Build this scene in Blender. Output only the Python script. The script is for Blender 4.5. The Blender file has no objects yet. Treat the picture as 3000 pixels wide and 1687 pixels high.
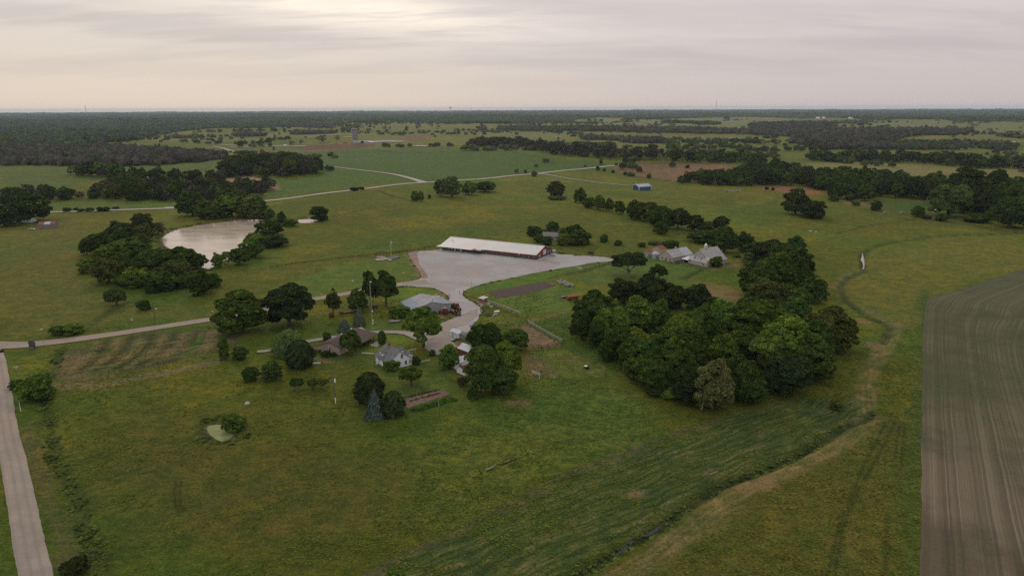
import bpy, math, random, numpy as np
from mathutils import Vector, noise as mnoise
from mathutils.geometry import delaunay_2d_cdt
random.seed(7); rng = np.random.default_rng(11)
sc = bpy.context.scene; COL = sc.collection
# ------------------------------------------------------------------ camera
FPX, CX, CY, H = 2000., 1500., 843.5, 90.0
PITCH = math.atan(525.5/2000); ROLL = math.atan(12/3000)
FW = np.array([0, math.cos(PITCH), -math.sin(PITCH)]); R0 = np.array([1., 0, 0]); U0 = np.cross(R0, FW)
RT = R0*math.cos(ROLL) - U0*math.sin(ROLL); UP = np.cross(RT, FW)
from mathutils import Matrix
cam_d = bpy.data.cameras.new('camera'); cam = bpy.data.objects.new('camera', cam_d); COL.objects.link(cam)
cam_d.sensor_width = 36; cam_d.lens = 24; cam_d.clip_start = 1; cam_d.clip_end = 120000
cam.matrix_world = Matrix(((RT[0], UP[0], -FW[0], 0), (RT[1], UP[1], -FW[1], 0), (RT[2], UP[2], -FW[2], H), (0, 0, 0, 1)))
sc.camera = cam
sc.view_settings.view_transform = 'Standard'; sc.view_settings.look = 'None'
sc.view_settings.exposure = 0.0; sc.view_settings.gamma = 1
sc.cycles.use_denoising = False
sc.cycles.max_bounces = 6; sc.cycles.diffuse_bounces = 3; sc.cycles.glossy_bounces = 2; sc.cycles.volume_bounces = 1
sc.cycles.transmission_bounces = 2; sc.cycles.transparent_max_bounces = 4
# ------------------------------------------------------------------ node helpers
def nd(nt, t, **kw):
    n = nt.nodes.new(t)
    for k, v in kw.items():
        if k.startswith('i_'):
            key = k[2:]; key = int(key) if key.isdigit() else key
            s = n.inputs[key]
            if hasattr(v, 'node'): nt.links.new(v, s)
            else: s.default_value = v
        else: setattr(n, k, v)
    return n
def math_(nt, op, a, b=0.5, c=None, clamp=False):
    n = nt.nodes.new('ShaderNodeMath'); n.operation = op; n.use_clamp = clamp
    for i, v in enumerate((a, b, c)):
        if v is None: continue
        if hasattr(v, 'node'): nt.links.new(v, n.inputs[i])
        else: n.inputs[i].default_value = v
    return n.outputs[0]
def mixc(nt, f, a, b, mode='MIX'):
    n = nt.nodes.new('ShaderNodeMix'); n.data_type = 'RGBA'; n.blend_type = mode; n.clamp_result = False
    for i, v in ((0, f), (6, a), (7, b)):
        if hasattr(v, 'node'): nt.links.new(v, n.inputs[i])
        else: n.inputs[i].default_value = (v if i == 0 else (*v, 1) if len(v) == 3 else v)
    return n.outputs[2]
def ramp(nt, fac, *st):
    n = nt.nodes.new('ShaderNodeMapRange'); n.clamp = True; n.interpolation_type = 'SMOOTHSTEP'
    nt.links.new(fac, n.inputs[0]); n.inputs[1].default_value = st[0]; n.inputs[2].default_value = st[1]
    n.inputs[3].default_value = st[2] if len(st) > 2 else 0; n.inputs[4].default_value = st[3] if len(st) > 3 else 1
    return n.outputs[0]
def noise(nt, vec, scale, detail=3, rough=.55):
    n = nd(nt, 'ShaderNodeTexNoise'); n.inputs['Scale'].default_value = scale; n.inputs['Detail'].default_value = detail
    n.inputs['Roughness'].default_value = rough
    if vec is not None: nt.links.new(vec, n.inputs['Vector'])
    return n.outputs['Fac']
def mapping(nt, vec, rot=(0, 0, 0), scale=(1, 1, 1)):
    n = nd(nt, 'ShaderNodeMapping'); nt.links.new(vec, n.inputs[0]); n.inputs['Rotation'].default_value = rot; n.inputs['Scale'].default_value = scale
    return n.outputs[0]
# ------------------------------------------------------------------ world: overcast evening sky over a Nishita base
SUN_EL, SUN_AZ = math.radians(30), math.radians(-20)      # azimuth from +y, negative = left
w = bpy.data.worlds.new('World'); sc.world = w; w.use_nodes = True; nt = w.node_tree; nt.nodes.clear()
sky = nd(nt, 'ShaderNodeTexSky', sky_type='NISHITA'); sky.sun_disc = False; sky.sun_elevation = SUN_EL; sky.sun_rotation = SUN_AZ
bg1 = nd(nt, 'ShaderNodeBackground', i_Strength=0.06); nt.links.new(sky.outputs[0], bg1.inputs[0])
tc = nd(nt, 'ShaderNodeTexCoord').outputs['Generated']
sep = nd(nt, 'ShaderNodeSeparateXYZ'); nt.links.new(tc, sep.inputs[0]); dx, dy, dz = sep.outputs
zc = math_(nt, 'ADD', math_(nt, 'MAXIMUM', dz, 0.0), 0.16)
cb = nd(nt, 'ShaderNodeCombineXYZ'); nt.links.new(math_(nt, 'DIVIDE', dx, zc), cb.inputs[0]); nt.links.new(math_(nt, 'DIVIDE', dy, zc), cb.inputs[1])
pl = mapping(nt, cb.outputs[0], (0, 0, math.radians(24)), (.62, 1.7, 1))
n1 = noise(nt, pl, .9, 6, .56); n2 = noise(nt, mapping(nt, cb.outputs[0], (0, 0, math.radians(18)), (1.3, 5.2, 1)), 1.1, 6, .62)
lr = ramp(nt, dx, -.62, .62)                       # warm in the left, greyer on the right
hor = mixc(nt, lr, (.75, .645, .545), (.595, .53, .525))
mid = mixc(nt, lr, (.77, .69, .625), (.70, .63, .625))
base = mixc(nt, ramp(nt, dz, .0, .13), hor, mid)
dark = mixc(nt, lr, (.54, .485, .475), (.49, .445, .46))
cl = math_(nt, 'MULTIPLY', ramp(nt, n1, .44, .62), ramp(nt, dz, .01, .07))
c1 = mixc(nt, math_(nt, 'MULTIPLY', cl, .42), base, dark)
def patch(cx_, cz_, sx, sz, tilt=0.):              # one soft elongated bank of cloud on the sky
    a_ = math_(nt, 'ADD', dx, -cx_); b_ = math_(nt, 'ADD', math_(nt, 'ADD', dz, -cz_), math_(nt, 'MULTIPLY', a_, tilt))
    e_ = math_(nt, 'ADD', math_(nt, 'POWER', math_(nt, 'ABSOLUTE', math_(nt, 'DIVIDE', a_, sx)), 2.), math_(nt, 'POWER', math_(nt, 'ABSOLUTE', math_(nt, 'DIVIDE', b_, sz)), 2.))
    e_ = math_(nt, 'ADD', e_, math_(nt, 'MULTIPLY', math_(nt, 'ADD', n2, -.5), 3.2)); return ramp(nt, e_, 1.5, .1)
for p_, k_ in ((patch(-.42, .099, .26, .016, .05), .85), (patch(-.56, .148, .20, .016, .0), .8), (patch(-.16, .158, .14, .007, .02), .8), (patch(.22, .118, .3, .02, .03), .35), (patch(.30, .07, .35, .018, 0), .3), (patch(-.45, .05, .25, .012, 0), .35)):
    c1 = mixc(nt, math_(nt, 'MULTIPLY', p_, k_*.62), c1, dark)
# bright break in the cloud up and left of the middle
ax = math_(nt, 'ADD', dx, .22); az_ = math_(nt, 'ADD', math_(nt, 'ADD', dz, -.131), math_(nt, 'MULTIPLY', ax, .10))
gl = math_(nt, 'EXPONENT', math_(nt, 'MULTIPLY', math_(nt, 'ADD', math_(nt, 'MULTIPLY', math_(nt, 'MULTIPLY', ax, ax), 19), math_(nt, 'MULTIPLY', math_(nt, 'MULTIPLY', az_, az_), 1500)), -1.0), 0)
stre = ramp(nt, n2, .36, .6)
c2 = mixc(nt, math_(nt, 'MULTIPLY', gl, math_(nt, 'ADD', math_(nt, 'MULTIPLY', stre, .8), .35), clamp=True), c1, (1.1, .97, .83))
c3 = mixc(nt, math_(nt, 'MULTIPLY', ramp(nt, n2, .50, .72), math_(nt, 'MULTIPLY', ramp(nt, dz, .04, .16), .35)), c2, (.82, .70, .60))
c3 = mixc(nt, math_(nt, 'MULTIPLY', ramp(nt, dy, .25, -.5), .8), c3, (.80, .80, .84))      # unseen sky behind the camera, brightened to fill faces turned towards it
c3 = mixc(nt, math_(nt, 'MULTIPLY', ramp(nt, dz, .35, .8), .8), c3, (.72, .71, .74))  # zenith, out of view, raised too as added fill light
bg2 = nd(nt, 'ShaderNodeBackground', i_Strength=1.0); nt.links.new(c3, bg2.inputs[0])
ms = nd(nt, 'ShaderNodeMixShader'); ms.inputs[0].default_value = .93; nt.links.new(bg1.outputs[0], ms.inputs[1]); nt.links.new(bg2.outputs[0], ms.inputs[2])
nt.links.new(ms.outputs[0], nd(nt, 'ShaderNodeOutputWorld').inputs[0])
sl = bpy.data.lights.new('sun', 'SUN'); sl.energy = 0.8; sl.angle = math.radians(14); sl.color = (1, .86, .70)
so = bpy.data.objects.new('sun', sl); COL.objects.link(so)
sdir = Vector((math.sin(SUN_AZ)*math.cos(SUN_EL), math.cos(SUN_AZ)*math.cos(SUN_EL), math.sin(SUN_EL)))
so.rotation_euler = sdir.to_track_quat('Z', 'Y').to_euler(); so.location = (0, 0, 200)
# ------------------------------------------------------------------ survey: where a photo point lies on the land
ZM = dict(A1=(0,280,3.22),A2=(700,280,3.22),A3=(1400,280,3.22),A4=(2200,280,3.22),B1=(0,600,3.677),B2=(600,700,4.293),B3=(1100,680,4.293),B4=(1500,600,3.677),B5=(2100,600,2.862),B6=(800,900,4.293),B7=(1300,850,6.44),C2=(0,900,1.841),C3=(800,1100,2.342),C4=(1700,900,1.8415),C5=(1500,700,2.576),C6=(1320,950,5.796),C7=(1140,860,9.66),D1=(900,940,7.156),D2=(1870,690,8.573),D3=(1270,680,6.44),D4=(1080,690,12.825),D5=(2650,560,7.354),D6=(640,370,4.293),D7=(0,960,8.573),D8=(1540,1000,7.156),O=(0,0,.8587),P=(0,0,1))
def ss(a, b, x):
    t = np.clip((x-a)/(b-a), 0, 1); return t*t*(3-2*t)
def ray(z, x, y):
    a = ZM[z]; X = a[0]+x/a[2]; Y = a[1]+y/a[2]
    return FW + RT*(X-CX)/FPX - UP*(Y-CY)/FPX
def flat(z, x, y, h=0.):
    d = ray(z, x, y); t = (h-H)/d[2]; return np.array([d[0]*t, d[1]*t])
def P(z, *pts): return np.array([flat(z, *p) for p in pts])
POND = P('O', (403,598),(415,588),(440,577),(480,569),(540,559),(600,552),(650,550),(690,557),(700,566),(680,575),(655,586),(640,600),(630,618),(600,640),(560,656),(541,668),(525,676),(505,672),(480,655),(455,640),(430,628),(408,616))
PONDIN = P('A2', (540,1165),(680,1155),(760,1170),(770,1195),(560,1200))
SMALL = P('C2', (1106,645),(1125,632),(1170,625),(1212,626),(1240,650),(1262,680),(1245,700),(1200,719),(1165,708),(1125,680))
CREEKW = P('B5', (1222,392),(1218,420),(1208,455),(1224,480),(1230,512),(1218,534),(1236,526),(1240,500),(1237,455),(1227,410))
CREEK = P('O', (2576,583),(2460,590),(2340,596),(2250,609),(2190,625),(2168,645),(2172,680),(2130,700),(2112,725),(2125,755),(2180,795),(2240,822),(2222,862))
DITCH = P('C4', (1580,560),(1560,590),(1440,630),(1280,735),(1180,790),(1050,850),(900,905),(760,960),(640,1030),(540,1090),(470,1160),(330,1240),(200,1310),(110,1365),(0,1430),(-120,1500))
LDITCH = P('C2', (330,215),(300,300),(262,370),(235,500),(270,640),(285,780),(330,900),(410,1010),(440,1150),(480,1240),(530,1360),(570,1480))
def seg_dist(x, y, line, closed=False):
    n = len(line); best = np.full(x.shape, 1e9)
    for i in range(n if closed else n-1):
        a, b = line[i], line[(i+1) % n]; ab = b-a; L2 = ab@ab+1e-9
        t = np.clip(((x-a[0])*ab[0]+(y-a[1])*ab[1])/L2, 0, 1)
        best = np.minimum(best, (x-a[0]-t*ab[0])**2+(y-a[1]-t*ab[1])**2)
    return np.sqrt(best)
def sdf(x, y, poly):
    d = seg_dist(x, y, poly, True); ins = np.zeros(x.shape, bool); n = len(poly)
    for i in range(n):
        (x0, y0), (x1, y1) = poly[i], poly[(i+1) % n]
        c = ((y0 > y) != (y1 > y)); 
        with np.errstate(all='ignore'): xi = (x1-x0)*(y-y0)/(y1-y0+1e-12)+x0
        ins ^= c & (x < xi)
    return np.where(ins, -d, d)
def local(x, y, poly, m):                         # points near a shape, to keep the distance tests quick
    lo = poly.min(0)-m; hi = poly.max(0)+m
    return (x > lo[0]) & (x < hi[0]) & (y > lo[1]) & (y < hi[1])
def relief(x, y):
    d = np.hypot(x, y); e1 = ss(475, 1250, d); e2 = ss(1800, 6000, d); e0 = ss(150, 260, d)
    h = .30*e0*(np.sin(x/19+y/31+.6)+np.sin(x/37-y/23+2.)*.8)
    h += e1*(4.6*np.sin(x/210+y/260+.7)+4.8*np.sin(x/330-y/190+2.1)+3.0*np.sin(x/120+y/150+4.))
    h += e2*(7*np.sin(x/760+y/540+1.3)+6*np.sin(x/1300-y/610+.2)+4*np.sin(x/420+y/380+3.))
    return h
def hgt(x, y):
    x = np.atleast_1d(np.asarray(x, float)); y = np.atleast_1d(np.asarray(y, float)); h = relief(x, y)
    for poly, dep, bank, mg, rim in ((POND, 1.3, 6, 40, .2), (PONDIN, .9, 4, 20, 0), (SMALL, 1.4, 2.5, 20, .35), (CREEKW, .9, 1.5, 10, 0)):
        m = local(x, y, poly, mg)
        if m.any():
            s = sdf(x[m], y[m], poly); k = 1-ss(bank, mg, s); hh = h[m]*(1-k)
            hh += np.where(s < 0, -dep*ss(0, bank*.8, -s)-.35, -.35*(1-ss(0, bank, s))) + rim*np.exp(-((s-bank*1.8)/(bank))**2)
            h[m] = hh
    for line, dep, wd in ((CREEK, .9, 1.5), (DITCH, 1.3, 1.6), (LDITCH, .8, 1.8)):
        m = local(x, y, line, 8)
        if m.any(): h[m] -= dep*np.exp(-(seg_dist(x[m], y[m], line)/wd)**2)
    return h
def hz(x, y): return float(hgt(x, y)[0])
def at(z, x, y):                                   # the land point seen at a photo point
    d = ray(z, x, y); L = math.hypot(d[0], d[1]); u = d/L; s = 80.; prev = s
    while s < 44000:
        if H+u[2]*s < float(relief(np.array([u[0]*s]), np.array([u[1]*s]))[0]): break
        prev = s; s *= 1.01
    lo, hi = prev, s
    for _ in range(24):
        m_ = (lo+hi)/2
        if H+u[2]*m_ < float(relief(np.array([u[0]*m_]), np.array([u[1]*m_]))[0]): hi = m_
        else: lo = m_
    return np.array([u[0]*lo, u[1]*lo])
def G(z, *pts): return np.array([at(z, *p) for p in pts])
def zat(z, x, y, g):
    d = ray(z, x, y); t = math.hypot(g[0], g[1])/math.hypot(d[0], d[1]); return H+d[2]*t
# ------------------------------------------------------------------ mesh builder and tagging
def link(o, parent=None):
    COL.objects.link(o)
    if parent is not None: o.parent = parent
    return o
class MB:
    def __init__(s): s.v = []; s.f = []
    def add(s, v, f):
        k = len(s.v); s.v += [tuple(p) for p in v]; s.f += [tuple(i+k for i in q) for q in f]; return s
    def box(s, x0, x1, y0, y1, z0, z1):
        return s.add([(x0,y0,z0),(x1,y0,z0),(x1,y1,z0),(x0,y1,z0),(x0,y0,z1),(x1,y0,z1),(x1,y1,z1),(x0,y1,z1)], [(0,3,2,1),(4,5,6,7),(0,1,5,4),(1,2,6,5),(2,3,7,6),(3,0,4,7)])
    def bar(s, a, b, w, h=None, n=4):
        return s.tube(a, b, w/1.41, (h or w)/1.41, n) if False else s.tube(a, b, w/2*1.2, w/2*1.2, n)
    def tube(s, a, b, r0, r1=None, n=8, cap=True):
        a = Vector(a); b = Vector(b); r1 = r0 if r1 is None else r1; d = (b-a).normalized(); u = d.orthogonal().normalized(); q = d.cross(u); v = []
        for c, r in ((a, r0), (b, r1)):
            for i in range(n):
                t = 2*math.pi*(i+.5)/n; v.append(c+(u*math.cos(t)+q*math.sin(t))*r)
        f = [(i, (i+1) % n, n+(i+1) % n, n+i) for i in range(n)]
        if cap: f += [tuple(range(n))[::-1], tuple(range(n, 2*n))]
        return s.add(v, f)
    def lathe(s, prof, c=(0, 0, 0), n=16, axis='z'):
        v = []; m = len(prof)
        for (r, z) in prof:
            for i in range(n):
                t = 2*math.pi*i/n; p = (r*math.cos(t), r*math.sin(t), z)
                if axis == 'x': p = (z, p[0], p[1])
                if axis == 'y': p = (p[0], z, p[1])
                v.append((c[0]+p[0], c[1]+p[1], c[2]+p[2]))
        f = [(j*n+i, j*n+(i+1) % n, (j+1)*n+(i+1) % n, (j+1)*n+i) for j in range(m-1) for i in range(n)]
        f += [tuple(range(n))[::-1], tuple(range((m-1)*n, m*n))]
        return s.add(v, f)
    def prism(s, pts, a, b, axis='y'):            # outline extruded along an axis; pts are the two other coordinates
        n = len(pts)
        def c(p, t): return (p[0], t, p[1]) if axis == 'y' else (t, p[0], p[1]) if axis == 'x' else (p[0], p[1], t)
        return s.add([c(p, a) for p in pts]+[c(p, b) for p in pts], [(i, (i+1) % n, n+(i+1) % n, n+i) for i in range(n)]+[tuple(range(n))[::-1], tuple(range(n, 2*n))])
    def slab(s, q, t):                            # four-cornered roof sheet with thickness t downward
        n = len(q); return s.add([(*p[:2], p[2]) for p in q]+[(p[0], p[1], p[2]-t) for p in q], [tuple(range(n)), tuple(range(n, 2*n))[::-1]]+[(i, n+i, n+(i+1) % n, (i+1) % n) for i in range(n)])
    def build(s, name, mat, parent=None, smooth=False, label=None):
        me = bpy.data.meshes.new(name); me.from_pydata(s.v, [], s.f); me.validate(); me.materials.append(mat)
        import bmesh
        bm = bmesh.new(); bm.from_mesh(me); bmesh.ops.recalc_face_normals(bm, faces=bm.faces); bm.to_mesh(me); bm.free()
        if smooth:
            for p in me.polygons: p.use_smooth = True
        o = link(bpy.data.objects.new(name, me), parent)
        if label: o['label'] = label
        return o
def B(*a): return MB().box(*a)
def tag(o, label, cat, group=None):
    o['label'] = label; o['category'] = cat
    if group: o['group'] = group
    return o
def struct(o, kind='structure', label=None):
    o['kind'] = kind
    if label: o['label'] = label
    return o
def root(name, label, cat, g, rz=0., group=None, z=None):
    o = bpy.data.objects.new(name, None); COL.objects.link(o); o.empty_display_size = .5
    o.location = (g[0], g[1], hz(g[0], g[1]) if z is None else z); o.rotation_euler = (0, 0, rz); return tag(o, label, cat, group)
def copy_tree(o, parent=None, loc=None, rz=None, label=None):
    c = o.copy(); COL.objects.link(c)
    if parent is not None: c.parent = parent
    for ch in [k for k in o.children]: copy_tree(ch, c)
    if loc is not None: c.location = (loc[0], loc[1], hz(loc[0], loc[1]))
    if rz is not None: c.rotation_euler = (0, 0, rz)
    if label: c['label'] = label
    return c
def ang(a, b): return math.atan2(b[1]-a[1], b[0]-a[0])
# ------------------------------------------------------------------ materials
MATS = {}
def mat(name, c, c2=None, scale=1.2, rough=.85, metal=0., bump=0., bscale=6, wave=None, cut=(.42, .62), spec=.3, grime=.14):
    if name in MATS: return MATS[name]
    m = bpy.data.materials.new(name); m.use_nodes = True; nt = m.node_tree; b = nt.nodes['Principled BSDF']
    b.inputs['Roughness'].default_value = rough; b.inputs['Metallic'].default_value = metal; b.inputs['Specular IOR Level'].default_value = spec
    oc = nd(nt, 'ShaderNodeTexCoord').outputs['Object']
    c2 = c2 or tuple(v*.78 for v in c); f = ramp(nt, noise(nt, oc, scale, 6, .62), cut[0], cut[1])
    col = mixc(nt, f, c, c2); col = mixc(nt, grime, col, mixc(nt, 1., col, mixc(nt, noise(nt, oc, scale*7, 4), (.35,)*3, (1.65,)*3), 'MULTIPLY'))
    hgt_ = None
    if wave:                                       # (axis index, metres per repeat, darkening, bump)
        s = nd(nt, 'ShaderNodeSeparateXYZ'); nt.links.new(oc, s.inputs[0])
        wv = math_(nt, 'SINE', math_(nt, 'MULTIPLY', s.outputs[wave[0]], 6.2832/wave[1]))
        wv = ramp(nt, wv, .2, .98); col = mixc(nt, math_(nt, 'MULTIPLY', wv, wave[2]), col, tuple(v*.45 for v in c)); hgt_ = wv
    nt.links.new(col, b.inputs['Base Color'])
    if bump:
        bp = nd(nt, 'ShaderNodeBump'); bp.inputs['Strength'].default_value = bump; bp.inputs['Distance'].default_value = .1
        nt.links.new(noise(nt, oc, bscale, 4), bp.inputs['Height']); nt.links.new(bp.outputs[0], b.inputs['Normal'])
    MATS[name] = m; return m
WOOD = mat('weathered_wood', (.14, .11, .085), (.08, .065, .052), 3)
DWOOD = mat('dark_wood', (.045, .032, .025), (.028, .02, .016), 3)
WHITE = mat('white_paint', (.78, .77, .75), (.7, .69, .67), 1.5)
WSIDE = mat('white_siding', (.80, .80, .80), (.74, .735, .73), 1.2, wave=(2, .22, .10), grime=.03)
STEEL = mat('galvanised_steel', (.42, .44, .46), (.32, .34, .36), 1.2, .45, .35)
BLACK = mat('black_rubber', (.018, .018, .019), rough=.9)
DARK = mat('dark_opening', (.012, .011, .011), rough=.95)
GLASS = mat('window_glass', (.05, .06, .07), (.03, .035, .04), rough=.12, spec=.6)
RUST = mat('rusty_iron', (.17, .065, .035), (.07, .04, .03), 2)
REDP = mat('red_paint', (.26, .035, .022), (.17, .03, .02), 2, .5)
CONC = mat('pale_concrete', (.42, .39, .34), (.33, .3, .26), 1)
BLUEP = mat('blue_paint', (.03, .10, .20), (.025, .08, .165), .6, wave=(0, .9, .2))
GREY = mat('grey_metal', (.2, .2, .2), (.12, .12, .12), 2, .6, .2)
YEL = mat('yellow_paint', (.5, .27, .06), (.33, .17, .05), 2, .6)
# ------------------------------------------------------------------ the land: one sheet out to the horizon
def land_grid():
    ys = np.concatenate([np.arange(1760, 620, -4.0), np.arange(620, 340, -2.4), np.arange(340, 322, -1.0)])
    dep = [math.atan((y-CY)/FPX)+PITCH for y in ys]; rr = [H/math.tan(a) for a in dep if a > .0022]
    r = np.concatenate([np.linspace(2, rr[0]-3, 14), rr]); last = r[-1]
    r = r[r < 24000]; r = np.concatenate([r, np.geomspace(r[-1]*1.01, 27000, 5)])
    fine = np.arange(-41, 41.01, .1); coarse = np.arange(42.5, 317.6, 2.5)
    a = np.radians(np.concatenate([fine, coarse]))
    A, R = np.meshgrid(a, r); return R*np.sin(A), R*np.cos(A), len(a), len(r)
GX, GY, NA, NR = land_grid(); gx = GX.ravel(); gy = GY.ravel(); gd = np.hypot(gx, gy)
gzv = hgt(gx, gy)
def vnoise(x, y, s, seed=0):                       # cheap smooth value noise on the map
    r_ = np.random.default_rng(seed).random((256, 256)); X = x/s; Y = y/s; xi = np.floor(X).astype(int); yi = np.floor(Y).astype(int); fx = X-xi; fy = Y-yi
    fx = fx*fx*(3-2*fx); fy = fy*fy*(3-2*fy); g = lambda i, j: r_[i & 255, j & 255]
    return (g(xi, yi)*(1-fx)+g(xi+1, yi)*fx)*(1-fy)+(g(xi, yi+1)*(1-fx)+g(xi+1, yi+1)*fx)*fy
def fbm(x, y, s, seed=0, o=4):
    t = 0; a = .5; n = 0
    for k in range(o): t = t+a*vnoise(x, y, s/2**k, seed+k); n += a; a *= .55
    return t/n
# colour of each kind of ground (real albedo of what grows or lies there)
OLIVE = (.078, .093, .014); GREEN = (.061, .102, .014); LUSH = (.050, .100, .012); YELLOW = (.116, .124, .016); TAN = (.20, .155, .085); BROWN = (.125, .082, .055); PALE = (.17, .165, .075)
col = np.tile(np.array(OLIVE), (len(gx), 1)); K = np.zeros((len(gx), 3)); K[:, 0] = .55        # K: tufts, mown streaks, dry patches
f1 = fbm(gx, gy, 90, 3)[:, None]; f2 = fbm(gx, gy, 34, 9)[:, None]; f3 = fbm(gx, gy, 420, 21)[:, None]
col = col*(1-ss(.42, .66, f1))+np.array(GREEN)*ss(.42, .66, f1)
col = col*(1-.6*ss(.52, .72, f2))+np.array(YELLOW)*.6*ss(.52, .72, f2)
f3 = ss(.35, .65, f3+.25*(fbm(gx, gy, 160, 33)[:, None]-.5)); fr = ss(700, 1500, gd)[:, None]; col = col*(1-fr)+fr*(np.array((.080, .108, .030))*(1-f3)+np.array((.122, .130, .046))*f3)
rl = ss(-.5, .5, np.sin(gx/75+gy/52+1.2)*.5+np.sin(gx/130-gy/61)*.5+(f2[:, 0]-.5)*1.4)[:, None]*ss(150, 300, gd)[:, None]; col = col*(1-.45*rl)+.45*rl*(col*np.array((1.32, 1.16, 1.0))); sw = ss(.45, .8, -np.sin(gx/75+gy/52+1.2)*.5+(f1[:, 0]-.4)*1.2)[:, None]; col = col*(1-.35*sw)+.35*sw*np.array((.040, .085, .012))  # tonal swells put slope shading into the colour; hollows also lusher green
col = col*np.array((1.05, 1., .78))
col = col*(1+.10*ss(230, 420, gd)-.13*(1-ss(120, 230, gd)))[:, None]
def paint(shape, c, soft=1.5, a=1., wd=None, k=None, rag=0., closed=True, seed=5):
    m = local(gx, gy, shape, soft+(wd or 0)+rag+2)
    if not m.any(): return
    x = gx[m]; y = gy[m]; s = sdf(x, y, shape) if wd is None else seg_dist(x, y, shape)-wd
    if rag: s = s+(fbm(x, y, max(3., rag*2.2), seed)-.5)*2*rag
    f = (1-ss(-soft, soft, s))[:, None]*a
    if c is not None: col[m] = col[m]*(1-f)+np.array(c)*f
    if k is not None: K[m] = K[m]*(1-f)+np.array(k)*f
# --- far country, field by field
paint(G('A1', (0,655),(1100,668),(2150,605),(2230,640),(2050,740),(1600,750),(900,690),(980,790),(780,830),(0,980)), (.085,.115,.028), 8)
paint(G('A1', (0,995),(1700,1005),(1700,1060),(1000,1085),(0,1110)), (.088,.125,.025), 5)
paint(G('A2', (800,660),(1400,740),(1690,815),(1200,845),(240,990),(300,800),(780,760)), (.072,.118,.026), 6)
paint(G('A2', (430,540),(1100,505),(1500,520),(2576,520),(2576,750),(2100,800),(1750,800),(1400,735),(800,655)), (.066,.112,.026), 8)
paint(G('A3', (0,500),(400,530),(800,600),(1400,640),(600,720),(0,785)), (.066,.112,.026), 8)
paint(G('A3', (1230,690),(1500,640),(2400,640),(2380,690),(2150,830),(1900,815),(1500,770)), (.155,.105,.062), 9, rag=14)
paint(G('A3', (1750,700),(2300,650),(2350,680),(2100,780),(1850,800)), (.215,.12,.078), 12, .75, rag=16)
paint(G('A4', (60,870),(350,855),(680,900),(690,940),(400,930)), (.22,.105,.06), 5, .9, rag=6)
paint(G('A4', (850,985),(1130,1030),(1100,1060),(900,1030)), (.17,.11,.06), 5, .9, rag=6)
paint(G('A4', (1200,975),(1650,1000),(1740,1080),(1500,1120),(1240,1070)), (.06,.10,.022), 5)
paint(G('A4', (545,640),(1000,625),(1900,680),(2576,700),(2576,800),(2000,740),(1400,760),(1200,720),(545,700)), (.17,.16,.062), 10)
paint(G('A2', (380,520),(700,470),(1000,460),(1300,450),(1250,485),(1050,500),(1000,520),(600,515)), (.125,.075,.055), 12, 1, rag=25)
paint(G('A2', (1450,410),(1600,380),(2000,310),(2150,290),(2000,340),(1700,420),(1500,430)), (.16,.10,.07), 12, .8, rag=40)
paint(G('A2', (950,440),(1120,430),(1550,400),(1600,440),(1300,460)), (.2,.17,.14), 10, .6, rag=20)
paint(G('A1', (1850,505),(2050,495),(2170,560),(2130,600),(1990,590)), (.15,.085,.065), 8, .9, rag=14)
paint(G('A1', (2150,780),(2250,770),(2460,830),(2400,880),(2200,830)), (.36,.24,.19), 6, .9, rag=12)
paint(G('A2', (0,760),(150,765),(380,860),(370,885),(220,880)), (.33,.23,.17), 5, .8, rag=9)
for pts in (((230,375),(420,330),(560,330),(540,345),(300,390)), ((560,385),(900,350),(1000,370),(600,400))): paint(G('A2', *pts), (.19,.155,.10), 20, .7, rag=40)
for z, pts in (('A3', ((0,345),(1600,370),(2576,385),(2576,440),(1300,400),(600,400),(0,390))), ('A3', ((880,215),(1500,215),(2576,215),(2576,300),(1700,320),(900,260))), ('A4', ((700,250),(1900,230),(2576,250),(2576,420),(1900,370),(1100,290),(700,280)))):
    paint(G(z, *pts), (.15,.16,.075), 40, .8)
paint(G('A1', (160,212),(420,210),(410,222),(160,222)), (.2,.21,.1), 40, .9)
# --- the meadows round the farm
paint(P('O', (2576,590),(2340,600),(2180,640),(2130,720),(2240,820),(2330,830),(2320,760),(2576,670)), (.130,.130,.026), 9, .8, rag=12)
paint(P('O', (0,545),(200,540),(230,700),(400,780),(560,790),(0,850)), (.112,.112,.024), 10, .7, rag=14)
paint(P('B3', (420,250),(540,480),(600,570),(200,640),(-300,730),(-1200,900),(-1300,700),(-360,400)), (.088,.135,.024), 5, .85, k=(.2,.25,.2), rag=5)
paint(P('B3', (230,700),(760,710),(900,790),(600,800),(300,850),(150,900)), (.105,.165,.022), 3, .95, k=(.1,.3,.1), rag=3)
paint(P('B3', (1120,735),(1250,650),(2470,420),(2576,430),(2300,600),(1400,740),(1250,790)), (.078,.145,.024), 3, .95, k=(.2,.4,.3), rag=3)
paint(P('B3', (1330,820),(1700,800),(2300,650),(2576,720),(2500,960),(2000,1060),(1500,900)), (.098,.150,.028), 4, .95, k=(.15,1,.5), rag=4)
paint(P('B4', (700,650),(1100,640),(1600,700),(1900,830),(1500,900),(800,870),(560,790)), (.092,.135,.030), 5, .8, k=(.3,.6,.4), rag=5)
paint(P('B4', (1450,560),(1900,640),(2050,700),(1700,820),(1300,640)), (.075,.125,.026), 5, .85, k=(.1,.5,.2), rag=4)
paint(P('B6', (440,340),(850,240),(1340,150),(1660,150),(1700,330),(1330,330),(850,330),(450,400)), (.070,.112,.022), 4, .9, k=(.1,.3,.1), rag=3)
paint(P('B6', (1340,350),(1700,360),(1780,430),(1700,540),(1430,540),(1100,580),(1200,470)), (.105,.150,.022), 3, .9, k=(.05,.2,.1), rag=2)
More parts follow.
